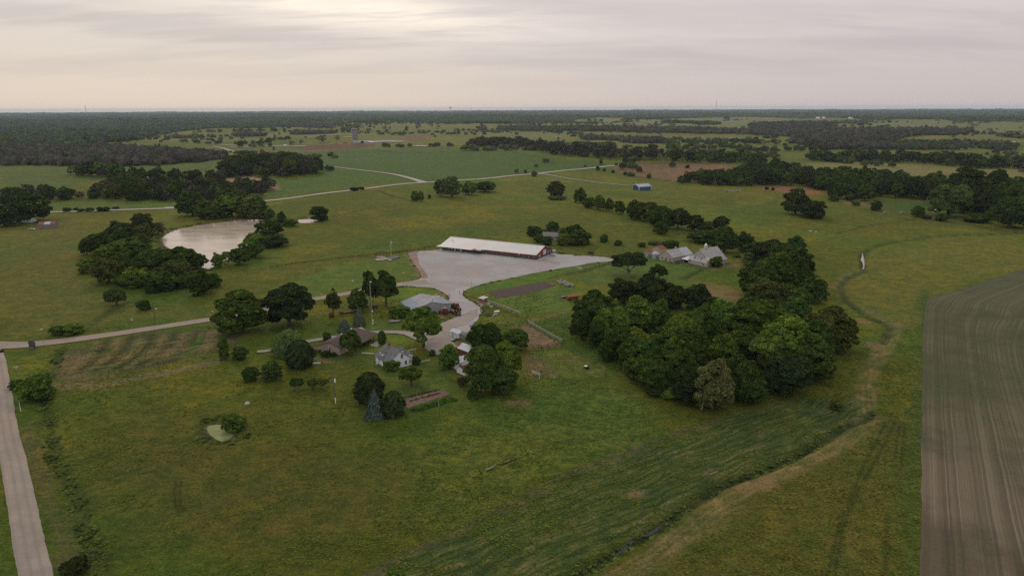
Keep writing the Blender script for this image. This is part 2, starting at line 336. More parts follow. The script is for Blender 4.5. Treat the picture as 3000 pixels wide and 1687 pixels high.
paint(P('B6', (1110,610),(2060,640),(2300,800),(2420,1050),(2200,1060),(1640,1110),(1350,800),(560,640)), (.078,.112,.024), 4, .9, k=(.1,.3,.15), rag=3)
paint(P('B7', (640,580),(720,500),(1080,440),(1400,560),(1380,620),(1000,660)), (.108,.135,.024), 2, .9, k=(.1,.3,.3), rag=2)
paint(P('D8', (0,190),(840,130),(1300,380),(1870,680),(1600,760),(860,740),(500,620),(0,280)), (.105,.125,.024), 3, .95, k=(.3,.4,.6), rag=3)
paint(P('D8', (0,280),(330,360),(760,700),(560,760),(0,760)), (.165,.115,.07), 3, .8, k=(.2,.2,.5), rag=5)
paint(P('D8', (780,310),(1060,350),(1070,410),(850,380)), (.10,.085,.06), 1.2, .9, rag=1.5)
paint(P('D8', (850,120),(1540,0),(1900,600),(1850,650),(1300,370)), (.046,.095,.018), 3, .95, k=(.6,0,0), rag=3)
paint(P('B7', (1600,640),(2400,400),(2500,1000),(2260,990)), (.058,.105,.020), 3, .9, k=(.6,0,.3), rag=4)
paint(P('C3', (1450,150),(2100,40),(2576,220),(2576,500),(2000,640),(1500,320)), (.072,.120,.022), 12, .75, k=(.9,0,.1), rag=14)
paint(P('C3', (750,560),(1400,400),(2300,380),(2100,640),(1300,1000),(900,960),(780,720)), (.098,.122,.020), 9, .8, k=(1,0,.1), rag=12)
paint(P('C3', (-900,300),(300,380),(780,620),(700,1000),(200,1350),(-1400,1375),(-1300,600)), (.074,.076,.017), 16, .7, k=(.5,0,.1), rag=16)
# mown slope below the old fence line, streaked along its length
paint(P('C4', (-1300,1560),(-900,1330),(0,880),(740,610),(1200,480),(1560,500),(1560,590),(1280,735),(1050,850),(540,1090),(0,1430),(-300,1640)), (.062,.088,.026), 3, .95, k=(.35,1,.75), rag=3)
paint(P('C4', (-1300,1540),(-900,1320),(-10,880),(740,605)), (.09,.078,.048), 1.2, .8, wd=1.0, rag=1.5)
paint(P('C4', (1600,600),(1560,660),(1300,800),(1060,920),(780,1060),(560,1240),(330,1449),(100,1640),(1300,1640),(1700,1449),(1780,1000),(1830,560)), (.092,.090,.019), 4, .9, k=(.45,.1,.1), rag=4)
paint(P('C4', (1860,-100),(1850,300),(1820,600),(1785,1000),(1790,1560)), (.062,.092,.02), 2.5, .9, wd=2.2, k=(.6,0,.1), rag=2)
# tan mown track beside the ditch
TRK = P('C4', (1700,100),(1640,220),(1560,330),(1535,440),(1545,560),(1530,630),(1380,740),(1200,830),(980,930),(830,1000),(640,1160),(420,1330),(180,1470),(-100,1640))
paint(TRK, (.115,.112,.038), 2.6, .6, wd=3.2, k=(.2,.5,1), rag=3.5)
for o_, a_ in ((-1.9, .6), (-.6, .75), (.9, .65), (2.2, .5)): paint(TRK+np.array([o_, -o_*.5]), (.21,.160,.082), .5, a_, wd=.18, k=(.1,.6,1), rag=1.3, seed=int(30+o_))
paint(P('B5', (1240,545),(1080,590),(1050,650),(1040,720),(1080,790),(1300,900),(1480,990),(1500,1060)), (.135,.13,.06), 2, .85, wd=2.2, k=(.1,.5,.6), rag=2)
for z, p, wd in (('B5', ((870,680),(960,690)), 4), ('B5', ((1160,960),(1240,980)), 3.), ('B5', ((1280,1180),(1310,1185)), 3), ('C4', ((1560,200),(1590,205)), 2.4), ('C4', ((900,970),(1000,950)), 2.6), ('C4', ((700,900),(730,905)), 1.2), ('C3', ((1660,185),(1700,190)), 3), ('B5', ((0,700),(100,760)), 9), ('B5', ((0,520),(200,505)), 2.4), ('C3', ((2480,810),(2500,812)), 1.4), ('B3', ((410,265),(600,570)), 2.2), ('B3', ((1160,850),(1300,930)), 3.), ('D1', ((280,790),(500,850)), 1.6), ('C7', ((1350,700),(1650,640)), 3.2), ('B7', ((160,930),(420,960)), 2.4), ('B7', ((150,1000),(320,1080)), 1.7), ('B3', ((780,730),(920,800)), 2.2)):
    paint(P(z, *p), (.19,.125,.075), 2, .7, wd=wd, k=(0,0,1), rag=wd*.7)
paint(P('C5', (1400,330),(1720,400),(1700,470),(1500,480)), (.17,.135,.062), 6, .75, rag=8, k=(.2,.4,1))
paint(P('C5', (1480,215),(1740,195),(1730,215),(1500,240)), (.17,.13,.08), 1.5, .8, rag=1.5)
# arena and field margins
paint(P('B7', (1440,700),(1580,655),(2230,1005),(2190,1050),(1560,1100),(1500,1000)), (.165,.118,.075), 1, 1, rag=.8, k=(0,0,.3))
paint(P('B7', (1300,700),(2350,390)), (.20,.145,.09), .8, .85, wd=.9, rag=.7)
paint(P('C2', (240,395),(300,330),(345,235),(700,150),(900,130),(1140,108),(1270,115),(1300,200),(1100,262),(700,362),(480,410)), (.092,.090,.034), 2.5, .95, rag=2, k=(.1,.9,.8))
paint(P('C2', (260,385),(330,260),(450,225),(480,300),(470,395)), (.135,.105,.055), 3, .75, rag=4, k=(0,.9,1))
paint(P('C2', (1130,115),(1250,120),(1230,170),(1090,255),(1060,240)), (.16,.14,.07), 3, .8, rag=3, k=(.1,.6,.5))
paint(P('C2', (740,180),(830,185),(800,290)), (.14,.125,.06), 3, .7, rag=4)
paint(P('C2', (280,425),(520,430),(900,360),(1120,310),(1180,290)), (.16,.135,.065), 1.5, .85, wd=2.6, rag=1.5)
for q_ in range(9):
    e_ = 60*q_; paint(P('C2', (1000-e_,142+q_*4),(975-e_,200+q_*5),(900-e_,262+q_*7),(800-e_*.9,318+q_*4)), (.048,.050,.018) if q_ % 2 else (.155,.125,.058), .9, .85, wd=1.2, rag=.9, seed=q_)
for L in (((1060,140),(1040,220),(900,300),(700,352),(480,392)), ((1110,135),(1080,200),(1000,270),(860,325))): paint(P('C2', *L), (.06,.045,.032), .6, .9, wd=.5, rag=.5)
paint(P('C2', (1090,150),(1050,215),(990,275)), (.075,.14,.03), 1, .8, wd=1.1, rag=.6)
paint(LDITCH, (.045,.062,.017), 1.5, .7, wd=1.6, rag=1.6, k=(1,0,0)); paint(DITCH, (.042,.050,.020), 1., .8, wd=1.1, rag=.8, k=(1,0,0)); paint(CREEK, (.05,.066,.018), 1.5, .8, wd=1.6, rag=1, k=(1,0,0))
paint(P('B1', (920,1360),(1000,1280),(1150,1170),(1250,1120),(1400,1060),(1500,1040)), (.045,.065,.018), 1.5, .8, wd=1.6, rag=1.5, k=(1,0,0))
paint(P('C2', (150,640),(200,850),(250,1000),(330,1250),(380,1449)), (.10,.085,.04), 2, .6, wd=2, rag=3)
for off in (0, 28): paint(P('C2', (955-5+off,930),(942+off,1000),(945+off,1060),(965+off,1100)), (.04,.042,.010), .45, .9, wd=.35)
for L in (((1650,620),(1540,830),(1440,1060),(1380,1240),(1330,1449)), ((1700,620),(1590,830),(1490,1000),(1420,1180),(1370,1449)), ((1720,640),(1700,780),(1690,850)), ((1750,640),(1740,780),(1735,850)), ((1660,1120),(1650,1280),(1640,1449))): paint(P('C4', *L), (.042,.048,.012), .5, .9, wd=.42)
for L in (((350,560),(300,640),(440,710),(560,800)),): pass
# pond margins
for poly, wd in ((POND, 3), (PONDIN, 2), (SMALL, 2.5)):
    paint(np.vstack([poly, poly[:1]]), (.052,.062,.02), 2, .8, wd=wd, rag=2, k=(1,0,0)); paint(poly, (.17,.14,.10), 1, .9)
paint(CREEKW, (.10,.085,.06), 1.5, .8)
# lines of old fence rows, mower edges and cattle paths on the hill behind the lodge
for z, L, wd in (('A2', ((1290,890),(1440,945),(1560,975),(1650,1000)), 2.2), ('D4', ((0,500),(350,380),(850,340),(1300,340),(1640,385)), .9), ('D3', ((680,10),(1000,30),(1250,70),(1500,100),(1850,130)), .9), ('D3', ((0,290),(160,230)), 1), ('B4', ((380,460),(700,490),(830,520)), .9), ('A2', ((430,1150),(560,1160),(680,1130)), 1.5), ('A2', ((880,1140),(1100,1090),(1280,1060)), 1.6), ('A3', ((1430,750),(1500,765),(1750,800),(1900,815)), 3), ('A3', ((0,655),(500,640),(2576,650)), 2), ('A2', ((1300,510),(1540,545),(2200,525),(2576,520)), 4), ('B4', ((1850,800),(1960,740),(2050,700)), 1.6), ('B4', ((400,790),(620,740),(760,725),(1090,620)), 1.4), ('C5', ((1280,300),(1420,240)), 1.5), ('B2', ((640,260),(900,240)), .8), ('B5', ((1500,110),(1700,120),(1300,170),(1000,240)), 1.6), ('D5', ((0,600),(700,640),(1500,740),(2100,860),(2574,910)), 4)):
    paint(G(z, *L), (.045,.06,.022), wd*.5, .75, wd=wd, rag=wd*.7, k=(1,0,.2))
me = bpy.data.meshes.new('ground'); nv = NA*NR
I, J = np.meshgrid(np.arange(NR-1), np.arange(NA), indexing='ij'); J2 = (J+1) % NA
quads = np.stack([I*NA+J, (I+1)*NA+J, (I+1)*NA+J2, I*NA+J2], -1).reshape(-1, 4)[:, ::-1]
cap = np.stack([np.full(NA, nv), np.arange(NA), (np.arange(NA)+1) % NA], -1)[:, ::-1]
def np_mesh(me, V, faces_list):
    tot = sum(len(f) for f in faces_list); loops = np.concatenate([f.ravel() for f in faces_list]); cnt = np.concatenate([np.full(len(f), f.shape[1]) for f in faces_list])
    me.vertices.add(len(V)); me.vertices.foreach_set('co', V.astype(np.float32).ravel()); me.loops.add(len(loops)); me.loops.foreach_set('vertex_index', loops.astype(np.int32))
    me.polygons.add(tot); st = np.concatenate([[0], np.cumsum(cnt)[:-1]]); me.polygons.foreach_set('loop_start', st.astype(np.int32)); me.polygons.foreach_set('loop_total', cnt.astype(np.int32))
    me.update(calc_edges=True); return me
def vcol(me, name, c):
    a = me.color_attributes.new(name, 'FLOAT_COLOR', 'POINT'); a.data.foreach_set('color', np.hstack([c, np.ones((len(c), 1))]).astype(np.float32).ravel())
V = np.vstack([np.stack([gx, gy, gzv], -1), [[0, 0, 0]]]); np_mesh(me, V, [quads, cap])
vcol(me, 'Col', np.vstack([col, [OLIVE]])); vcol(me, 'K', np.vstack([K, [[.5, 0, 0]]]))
me.polygons.foreach_set('use_smooth', np.ones(len(me.polygons), bool))
ground = link(bpy.data.objects.new('ground', me)); struct(ground)
gm = bpy.data.materials.new('pasture'); gm.use_nodes = True; nt = gm.node_tree; b = nt.nodes['Principled BSDF']; b.inputs['Roughness'].default_value = 1; b.inputs['Specular IOR Level'].default_value = .12
oc = nd(nt, 'ShaderNodeTexCoord').outputs['Object']
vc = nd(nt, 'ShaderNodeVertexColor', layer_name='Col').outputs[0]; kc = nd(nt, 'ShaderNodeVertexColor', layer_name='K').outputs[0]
sk = nd(nt, 'ShaderNodeSeparateColor'); nt.links.new(kc, sk.inputs[0]); kr, kg, kb = sk.outputs
STREAK = ang(*P('C4', (0, 880), (740, 610)))
warp = nd(nt, 'ShaderNodeVectorMath', operation='MULTIPLY_ADD'); nw = nd(nt, 'ShaderNodeTexNoise'); nw.inputs['Scale'].default_value = .05; nt.links.new(oc, nw.inputs[0]); nt.links.new(nw.outputs['Color'], warp.inputs[0]); warp.inputs[1].default_value = (9, 9, 0); nt.links.new(oc, warp.inputs[2])
big = noise(nt, oc, .022, 5, .6); medn = noise(nt, oc, .13, 6, .68); tuf = noise(nt, mapping(nt, warp.outputs[0], scale=(.75, 1.1, 1)), .42, 6, .72); fin = noise(nt, oc, 1.7, 4, .7)
st_ = noise(nt, mapping(nt, mapping(nt, warp.outputs[0], (0, 0, -STREAK)), scale=(.050, .85, 1)), 1., 6, .66)
cur = vc
cur = mixc(nt, ramp(nt, big, .38, .66), cur, mixc(nt, 1, cur, (1.17, 1.06, .95), 'MULTIPLY'))
cur = mixc(nt, ramp(nt, medn, .40, .62), mixc(nt, 1, cur, (.80, .90, .84), 'MULTIPLY'), mixc(nt, 1, cur, (1.20, 1.10, 1.02), 'MULTIPLY'))
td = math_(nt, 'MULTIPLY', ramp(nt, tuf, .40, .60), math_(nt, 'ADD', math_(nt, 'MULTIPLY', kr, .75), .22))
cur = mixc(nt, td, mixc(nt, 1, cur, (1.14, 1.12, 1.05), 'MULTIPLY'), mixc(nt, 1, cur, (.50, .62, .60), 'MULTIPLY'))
cur = mixc(nt, math_(nt, 'MULTIPLY', ramp(nt, st_, .46, .60), math_(nt, 'MULTIPLY', kg, .9)), cur, mixc(nt, 1, cur, (.42, .55, .50), 'MULTIPLY'))
dry = math_(nt, 'MULTIPLY', math_(nt, 'MULTIPLY', ramp(nt, st_, .47, .40), ramp(nt, medn, .45, .56)), kb, clamp=True)
cur = mixc(nt, math_(nt, 'MULTIPLY', dry, .8), cur, (.20, .14, .075))
cur = mixc(nt, .75, cur, mixc(nt, 1, cur, mixc(nt, ramp(nt, fin, .32, .68), (.5, .54, .55), (1.5, 1.46, 1.35)), 'MULTIPLY'))
rd = ramp(nt, noise(nt, oc, .06, 4, .6), .60, .72); cur = mixc(nt, math_(nt, 'MULTIPLY', rd, .16), cur, (.15, .10, .05))
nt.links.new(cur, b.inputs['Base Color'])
bp = nd(nt, 'ShaderNodeBump'); bp.inputs['Strength'].default_value = .55; bp.inputs['Distance'].default_value = 1.1
nt.links.new(math_(nt, 'ADD', math_(nt, 'MULTIPLY', tuf, 1.), math_(nt, 'MULTIPLY', medn, .9)), bp.inputs['Height']); nt.links.new(bp.outputs[0], b.inputs['Normal'])
me.materials.append(gm)
# ------------------------------------------------------------------ draped sheets: roads, yard, crop, beds, water
def densify(poly, step, jit=0., seed=0, closed=True):
    out = []; n = len(poly); r = random.Random(seed)
    for i in range(n if closed else n-1):
        a = poly[i]; b_ = poly[(i+1) % n]; L = math.hypot(*(b_-a)); m = max(1, int(L/step)); nrm = np.array([-(b_-a)[1], (b_-a)[0]])/max(L, 1e-6)
        for k in range(m):
            p = a+(b_-a)*k/m; j = (fbm(np.array([p[0]]), np.array([p[1]]), step*2.5, 77)[0]-.5)*2*jit
            out.append(p+nrm*j)
    if not closed: out.append(poly[-1])
    return np.array(out)
def smooth_line(L, it=2, closed=False):
    L = [np.array(p) for p in L]
    for _ in range(it):
        q = [] if closed else [L[0]]; n = len(L)
        for i in range(n if closed else n-1):
            a = L[i]; b_ = L[(i+1) % n]; q += [a*.75+b_*.25, a*.25+b_*.75]
        if not closed: q.append(L[-1])
        L = q
    return np.array(L)
def sheet(name, poly, m, cell=3., off=.05, jit=0., kind='structure', level=None, hf=None):
    bd = densify(poly, cell, jit); lo = bd.min(0); hi = bd.max(0)
    X, Y = np.meshgrid(np.arange(lo[0], hi[0], cell), np.arange(lo[1], hi[1], cell)); x = X.ravel(); y = Y.ravel(); s = sdf(x, y, bd); k = s < -cell*.45
    pts = [Vector(p) for p in bd]+[Vector((a, c)) for a, c in zip(x[k], y[k])]; n = len(bd)
    vv, _, ff, *_ = delaunay_2d_cdt(pts, [(i, (i+1) % n) for i in range(n)], [], 1, 1e-4)
    xy = np.array([(v.x, v.y) for v in vv]); z = (hgt(xy[:, 0], xy[:, 1]) if hf is None else hf(xy))+off if level is None else np.full(len(xy), level)
    me = bpy.data.meshes.new(name); me.from_pydata([(a[0], a[1], c) for a, c in zip(xy, z)], [], [tuple(f) for f in ff])
    if len(me.polygons) and me.polygons[0].normal.z < 0: me.flip_normals()
    me.materials.append(m); me.polygons.foreach_set('use_smooth', np.ones(len(me.polygons), bool))
    o = link(bpy.data.objects.new(name, me)); o['kind'] = kind; return o, xy
def strip_poly(line, wd, jit=0, step=5):
    L = densify(smooth_line(line), step, 0, closed=False); n = len(L); t = np.gradient(L, axis=0); t /= np.linalg.norm(t, axis=1)[:, None]+1e-9; nr = np.stack([-t[:, 1], t[:, 0]], -1)
    w_ = np.interp(np.linspace(0, 1, n), np.linspace(0, 1, len(wd)), wd)[:, None]/2 if hasattr(wd, '__len__') else wd/2
    return L+nr*w_, L-nr*w_, L
def road(name, line, wd, m, off=.05, step=5, across=4, rough=.3):
    a, b_, L = strip_poly(line, wd, step=step); n = len(L); f = []
    j = (fbm(a[:, 0], a[:, 1], step*1.6, 5)-.5)[:, None]*2*rough; j2 = (fbm(b_[:, 0], b_[:, 1], step*1.6, 8)-.5)[:, None]*2*rough
    u = (a-b_)/np.linalg.norm(a-b_, axis=1)[:, None]; a = a+u*j; b_ = b_-u*j2
    rows = [a*(1-t)+b_*t for t in np.linspace(0, 1, across+1)]; xy = np.vstack(rows); z = hgt(xy[:, 0], xy[:, 1])+off+np.hypot(xy[:, 0], xy[:, 1])*.0003
    for r in range(across):
        for i in range(n-1): f.append((r*n+i, (r+1)*n+i, (r+1)*n+i+1, r*n+i+1))
    me = bpy.data.meshes.new(name); me.from_pydata([(p[0], p[1], q) for p, q in zip(xy, z)], [], f)
    if me.polygons[0].normal.z < 0: me.flip_normals()
    dv = np.tile(np.concatenate([[0], np.cumsum(np.linalg.norm(np.diff(L, axis=0), axis=1))]), across+1); cr = np.repeat(np.linspace(0, 1, across+1), n)
    vcol(me, 'along', np.stack([dv, cr, cr*0], -1)); me.materials.append(m); me.polygons.foreach_set('use_smooth', np.ones(len(me.polygons), bool))
    return struct(link(bpy.data.objects.new(name, me)))
def gravel(name, c, c2, track=False, sc_=.09):
    m = bpy.data.materials.new(name); m.use_nodes = True; nt = m.node_tree; b = nt.nodes['Principled BSDF']; b.inputs['Roughness'].default_value = .95; b.inputs['Specular IOR Level'].default_value = .15
    oc = nd(nt, 'ShaderNodeTexCoord').outputs['Object']
    a = noise(nt, oc, sc_, 7, .62); cur = mixc(nt, ramp(nt, a, .36, .64), c, c2); cur = mixc(nt, math_(nt, 'MULTIPLY', ramp(nt, noise(nt, oc, .035, 4, .6), .45, .6), .55), cur, (c[0]*1.02, c[1]*.90, c[2]*.80))
    wq = nd(nt, 'ShaderNodeVectorMath', operation='MULTIPLY_ADD'); nq = nd(nt, 'ShaderNodeTexNoise'); nq.inputs['Scale'].default_value = .02; nt.links.new(oc, nq.inputs[0]); nt.links.new(nq.outputs['Color'], wq.inputs[0]); wq.inputs[1].default_value = (60, 60, 0); nt.links.new(oc, wq.inputs[2]); s2 = noise(nt, mapping(nt, wq.outputs[0], (0, 0, .9), (.05, .7, 1)), 1., 5, .62); cur = mixc(nt, math_(nt, 'MULTIPLY', ramp(nt, s2, .47, .64), .24), cur, tuple(v*.66 for v in c))
    cur = mixc(nt, .5, cur, mixc(nt, 1, cur, mixc(nt, noise(nt, oc, 2.6, 5, .75), (.55,)*3, (1.45,)*3), 'MULTIPLY'))
    if track:
        k = nd(nt, 'ShaderNodeVertexColor', layer_name='along').outputs[0]; s = nd(nt, 'ShaderNodeSeparateColor'); nt.links.new(k, s.inputs[0])
        w_ = math_(nt, 'ADD', s.outputs[1], math_(nt, 'MULTIPLY', noise(nt, oc, .05, 2), .08)); t = math_(nt, 'COSINE', math_(nt, 'MULTIPLY', w_, 6.2832*3)); cur = mixc(nt, math_(nt, 'MULTIPLY', ramp(nt, t, -.2, .9), .34), cur, tuple(v*.72 for v in c2))
    nt.links.new(cur, b.inputs['Base Color']); bp = nd(nt, 'ShaderNodeBump'); bp.inputs['Strength'].default_value = .25; bp.inputs['Distance'].default_value = .15; nt.links.new(noise(nt, oc, 1.4, 5, .7), bp.inputs['Height']); nt.links.new(bp.outputs[0], b.inputs['Normal']); return m
GR_ROAD = gravel('road_gravel', (.335, .285, .235), (.265, .225, .185), True); GR_LOT = gravel('lot_gravel', (.33, .315, .305), (.39, .365, .345)); GR_DRV = gravel('drive_gravel', (.33, .295, .265), (.285, .245, .21)); GR_FAR = gravel('far_gravel', (.42, .40, .34), (.36, .34, .29)); DIRT = gravel('bare_dirt', (.235, .165, .125), (.31, .235, .19))
# county road at the left, farm road, far roads
c2l = [((x0+x1)/2, y) for x0, x1, y in ((-60,0,270),(-44,28,380),(-38,60,480),(-30,95,660),(-8,128,780),(18,150,880),(48,195,1080),(70,250,1300),(100,290,1449),(118,325,1560),(150,390,1760))]
road('road', P('C2', (-90,190),(-62,230), *c2l), [8,6.4,5.7,5.6,5.6,5.6,5.6,5.6], GR_ROAD, step=1.6, across=8, rough=.22)
road('farm_road', P('O', (-60,866),(40,867),(150,857),(300,839),(420,821),(555,799),(680,774),(790,751),(880,738),(1000,716),(1075,708)), [11,7.6,6.6,6.3,6.1,6.0,6.5,9], GR_ROAD, off=.09, step=4, across=6, rough=.35)
road('far_road', G('A2', (-700,1062),(-200,1030),(240,1000),(600,955),(1050,900),(1350,860),(1700,826),(1850,818),(2080,804),(2576,757),(2900,728),(3200,698),(3450,672),(3700,652)), [7,7,8,8,8], GR_FAR, off=.25, step=16, across=2, rough=.2)
road('far_lane', G('A1', (0,1118),(470,1103),(1030,1088),(1700,1062),(1950,1054)), 6.5, GR_FAR, off=.25, step=14, across=2, rough=.2)
road('far_branch_road', G('A2', (640,650),(850,672),(1100,703),(1420,736),(1560,768),(1700,808),(1740,822)), [7,7,8,10,15], GR_FAR, off=.3, step=14, across=2)
road('barn_drive', G('A3', (500,735),(620,745),(760,768),(900,793),(1100,822),(1300,840),(1430,852)), [6,4,3,2.4], GR_FAR, off=.25, step=12, across=2, rough=.5)
road('quarry_road', G('A1', (2010,485),(2080,495),(2200,530),(2370,570),(2480,600)), 9, GR_FAR, off=.5, step=20, across=2)
road('quarry_lane', G('D6', (0,250),(220,240)), 11, GR_FAR, off=.8, step=20, across=2); road('quarry_yard', G('D6', (150,262),(430,268)), 16, GR_FAR, off=.8, step=20, across=2)
road('distant_track', G('D6', (600,255),(1100,255)), 18, GR_FAR, off=.9, step=25, across=2, rough=2)
road('distant_lane', G('D6', (1560,148),(1700,141)), 20, GR_FAR, off=.9, step=25, across=2)
for a_, wd in ((((1900,212),(2050,195),(2340,200)), 30), (((2470,255),(2640,257)), 22)): road('pond_dam', G('D6', *a_), wd, GR_FAR, off=1., step=25, across=2)
road('valley_road', G('A4', (1960,512),(2060,502)), 10, GR_FAR, off=.6, step=20, across=2); road('hill_road', G('A4', (2415,460),(2515,440)), 14, GR_FAR, off=.6, step=20, across=2)
LOT = np.vstack([P('B3', (405,262),(470,242),(560,234),(780,228),(850,200)), P('B3', (2200,250),(2300,285),(2450,280),(2576,290)), P('B4', (600,545),(800,545),(1000,553),(1115,580),(1080,602),(900,612),(640,668),(300,728),(0,775)), P('B3', (2070,512),(1700,575),(1400,628),(1210,682),(1115,730),(1090,775),(1150,840),(1240,890),(1330,960),(1352,1010),(1300,1070),(1275,1130),(1180,1215),(1190,1262),(1130,1290),(1110,1320),(985,1370),(930,1410),(870,1440),(820,1500),(740,1447),(700,1400),(640,1340),(700,1240),(850,1150),(1000,1090),(1080,1050),(1060,960),(1010,920),(905,880),(935,825),(870,765),(760,706),(650,690),(440,680),(195,690),(200,662),(420,625),(600,578),(545,480),(480,385),(430,315))])
LOT = smooth_line(LOT, 2, True)
sheet('gravel_yard', LOT, GR_LOT, 1.8, .12, .8)
sheet('dirt_apron', P('B3', (400,262),(470,243),(545,236),(520,300),(560,420),(640,520),(660,560),(600,585),(540,480),(470,380),(425,310)), DIRT, 1.5, .165, .7)
sheet('driveway', P('B6', (1905,330),(2240,165),(2450,70),(2576,20),(2576,110),(2440,230),(2250,290),(2225,330),(2235,430),(2330,510),(2240,560),(2100,605),(1990,610),(1960,560),(1900,520),(1850,420)), GR_DRV, 1.3, .165, .35)
road('drive', P('B6', (1960,430),(1850,400),(1780,380),(1700,345),(1560,328),(1330,322),(1150,330),(1000,345),(850,372),(640,400),(480,418),(300,465),(120,500),(-60,555),(-200,570)), [6.5,5,4,3.4,3.2,3.4,3.6,3.4,2.6], GR_DRV, off=.2, step=2.2, across=4, rough=.4)
sheet('garden_walk', P('D1', (1130,664),(1150,660),(1420,680),(1420,697),(1140,680)), CONC, 1.5, .1); sheet('garden_walk', P('D1', (2385,850),(2576,808),(2576,828),(2390,862)), CONC, 1.5, .1); sheet('garden_walk', P('D1', (2090,638),(2280,595),(2290,606),(2100,650)), CONC, 1.5, .1)
sheet('patio', P('D1', (1300,520),(1440,445),(1540,440),(1560,480),(1460,545),(1380,540)), CONC, 1., .1)
# dark tilled plot, kitchen garden
SOIL = mat('tilled_soil', (.070, .048, .040), (.095, .068, .055), .9, 1., bump=.6, bscale=3, wave=(1, .9, .25)); SOIL2 = mat('garden_soil', (.13, .082, .06), (.19, .13, .09), .8, 1., bump=.5, bscale=4)
sheet('tilled_plot', P('D3', (1000,1130),(1100,1098),(1990,950),(2110,950),(2330,1010),(2200,1050),(1700,1170),(1240,1232)), SOIL, 2, .09, .5)
sheet('garden_bed', P('B6', (1640,1140),(1700,1120),(2120,1030),(2240,1085),(1700,1262),(1660,1240)), SOIL2, 1, .09, .3)
# crop field on the right with drilled rows that bend round its corner
CF = P('B5', (1715,3300),(1712,2400),(1718,1700),(1722,1300),(1735,1000),(1755,830),(1790,790),(1900,745),(2100,690),(2300,625),(2576,540),(3300,300),(4300,330),(5200,1100),(6500,3300))
cl_, ct_ = P('B5', (1715,3600),(1712,2400),(1722,1300),(1750,830)), P('B5', (1750,830),(1900,745),(2576,540),(3300,300),(4300,330))
cm = bpy.data.materials.new('crop_rows'); cm.use_nodes = True; nt = cm.node_tree; b = nt.nodes['Principled BSDF']; b.inputs['Roughness'].default_value = 1; b.inputs['Specular IOR Level'].default_value = .1
oc = nd(nt, 'ShaderNodeTexCoord').outputs['Object']; at_ = nd(nt, 'ShaderNodeVertexColor', layer_name='row').outputs[0]; s = nd(nt, 'ShaderNodeSeparateColor'); nt.links.new(at_, s.inputs[0]); u_, gq = s.outputs[0], s.outputs[1]
wob = math_(nt, 'ADD', u_, math_(nt, 'MULTIPLY', noise(nt, oc, .05, 3), .9))
rowv = nd(nt, 'ShaderNodeCombineXYZ'); nt.links.new(wob, rowv.inputs[0])
bands = noise(nt, rowv.outputs[0], .32, 5, .7); along_ = noise(nt, oc, .03, 6, .62)
sn = ramp(nt, math_(nt, 'SINE', math_(nt, 'MULTIPLY', wob, 6.2832/1.5)), -.3, .8)
soil = mixc(nt, ramp(nt, along_, .40, .60), (.118, .090, .061), (.172, .134, .092)); soil = mixc(nt, ramp(nt, bands, .40, .58), mixc(nt, 1, soil, (.66, .66, .66), 'MULTIPLY'), soil)
plant = mixc(nt, ramp(nt, noise(nt, oc, .9, 4), .4, .6), (.062, .080, .030), (.10, .115, .05))
gf = math_(nt, 'MULTIPLY', sn, math_(nt, 'ADD', math_(nt, 'MULTIPLY', gq, .9), math_(nt, 'MULTIPLY', ramp(nt, noise(nt, oc, .045, 4, .6), .42, .62), .45)), clamp=True)
cur = mixc(nt, gf, soil, plant); st2 = ramp(nt, noise(nt, rowv.outputs[0], 1.1, 3, .7), .52, .62); cur = mixc(nt, math_(nt, 'MULTIPLY', math_(nt, 'MULTIPLY', st2, ramp(nt, along_, .38, .58)), .6), cur, (.25, .215, .15)); cur = mixc(nt, math_(nt, 'MULTIPLY', math_(nt, 'MULTIPLY', ramp(nt, bands, .56, .66), ramp(nt, along_, .42, .60)), .3), cur, (.235, .205, .145))
cur = mixc(nt, math_(nt, 'MULTIPLY', gq, .55), cur, (.058, .075, .028))
cur = mixc(nt, .4, cur, mixc(nt, 1, cur, mixc(nt, noise(nt, oc, 2.2, 4, .7), (.5,)*3, (1.5,)*3), 'MULTIPLY')); nt.links.new(cur, b.inputs['Base Color'])
cf, xy = sheet('crop_field', CF, cm, 3.0, .07, .6); a_ = seg_dist(xy[:, 0], xy[:, 1], smooth_line(cl_, 1)); b_ = seg_dist(xy[:, 0], xy[:, 1], smooth_line(ct_, 1))
u = ((a_+2)**-3.+(b_+2)**-3.)**(-1/3.); gq = np.clip(ss(140, 215, xy[:, 1])*.9+ss(60, 110, a_)*.35-.1, 0, 1); vcol(cf.data, 'row', np.stack([u, gq, u*0], -1))
# still water
def water(name, poly, level, c, rough, c2=None, scale=.03, grow=2.5, cut=(.42, .6)):
    m = bpy.data.materials.new(name); m.use_nodes = True; nt = m.node_tree; b = nt.nodes['Principled BSDF']; b.inputs['Roughness'].default_value = rough; b.inputs['IOR'].default_value = 1.33; b.inputs['Specular IOR Level'].default_value = .6 if rough < .5 else .12
    oc = nd(nt, 'ShaderNodeTexCoord').outputs['Object']; n_ = noise(nt, mapping(nt, oc, (0, 0, .3), (1, 2.4, 1)), scale, 5, .6)
    cur = mixc(nt, ramp(nt, n_, *cut), c, c2 or c); nt.links.new(cur, b.inputs['Base Color']); bp = nd(nt, 'ShaderNodeBump'); bp.inputs['Strength'].default_value = .06; bp.inputs['Distance'].default_value = .05
    nt.links.new(noise(nt, oc, 1.2, 3), bp.inputs['Height']); nt.links.new(bp.outputs[0], b.inputs['Normal'])
    c_ = poly.mean(0); q = c_+(poly-c_)*(1+grow/np.maximum(np.linalg.norm(poly-c_, axis=1), 1))[:, None]
    return sheet(name, q, m, 8, level=level)
water('pond_water', POND, -.55, (.50, .40, .31), .16, (.36, .29, .21), .04); water('inlet_water', PONDIN, -.55, (.26, .19, .13), .2)
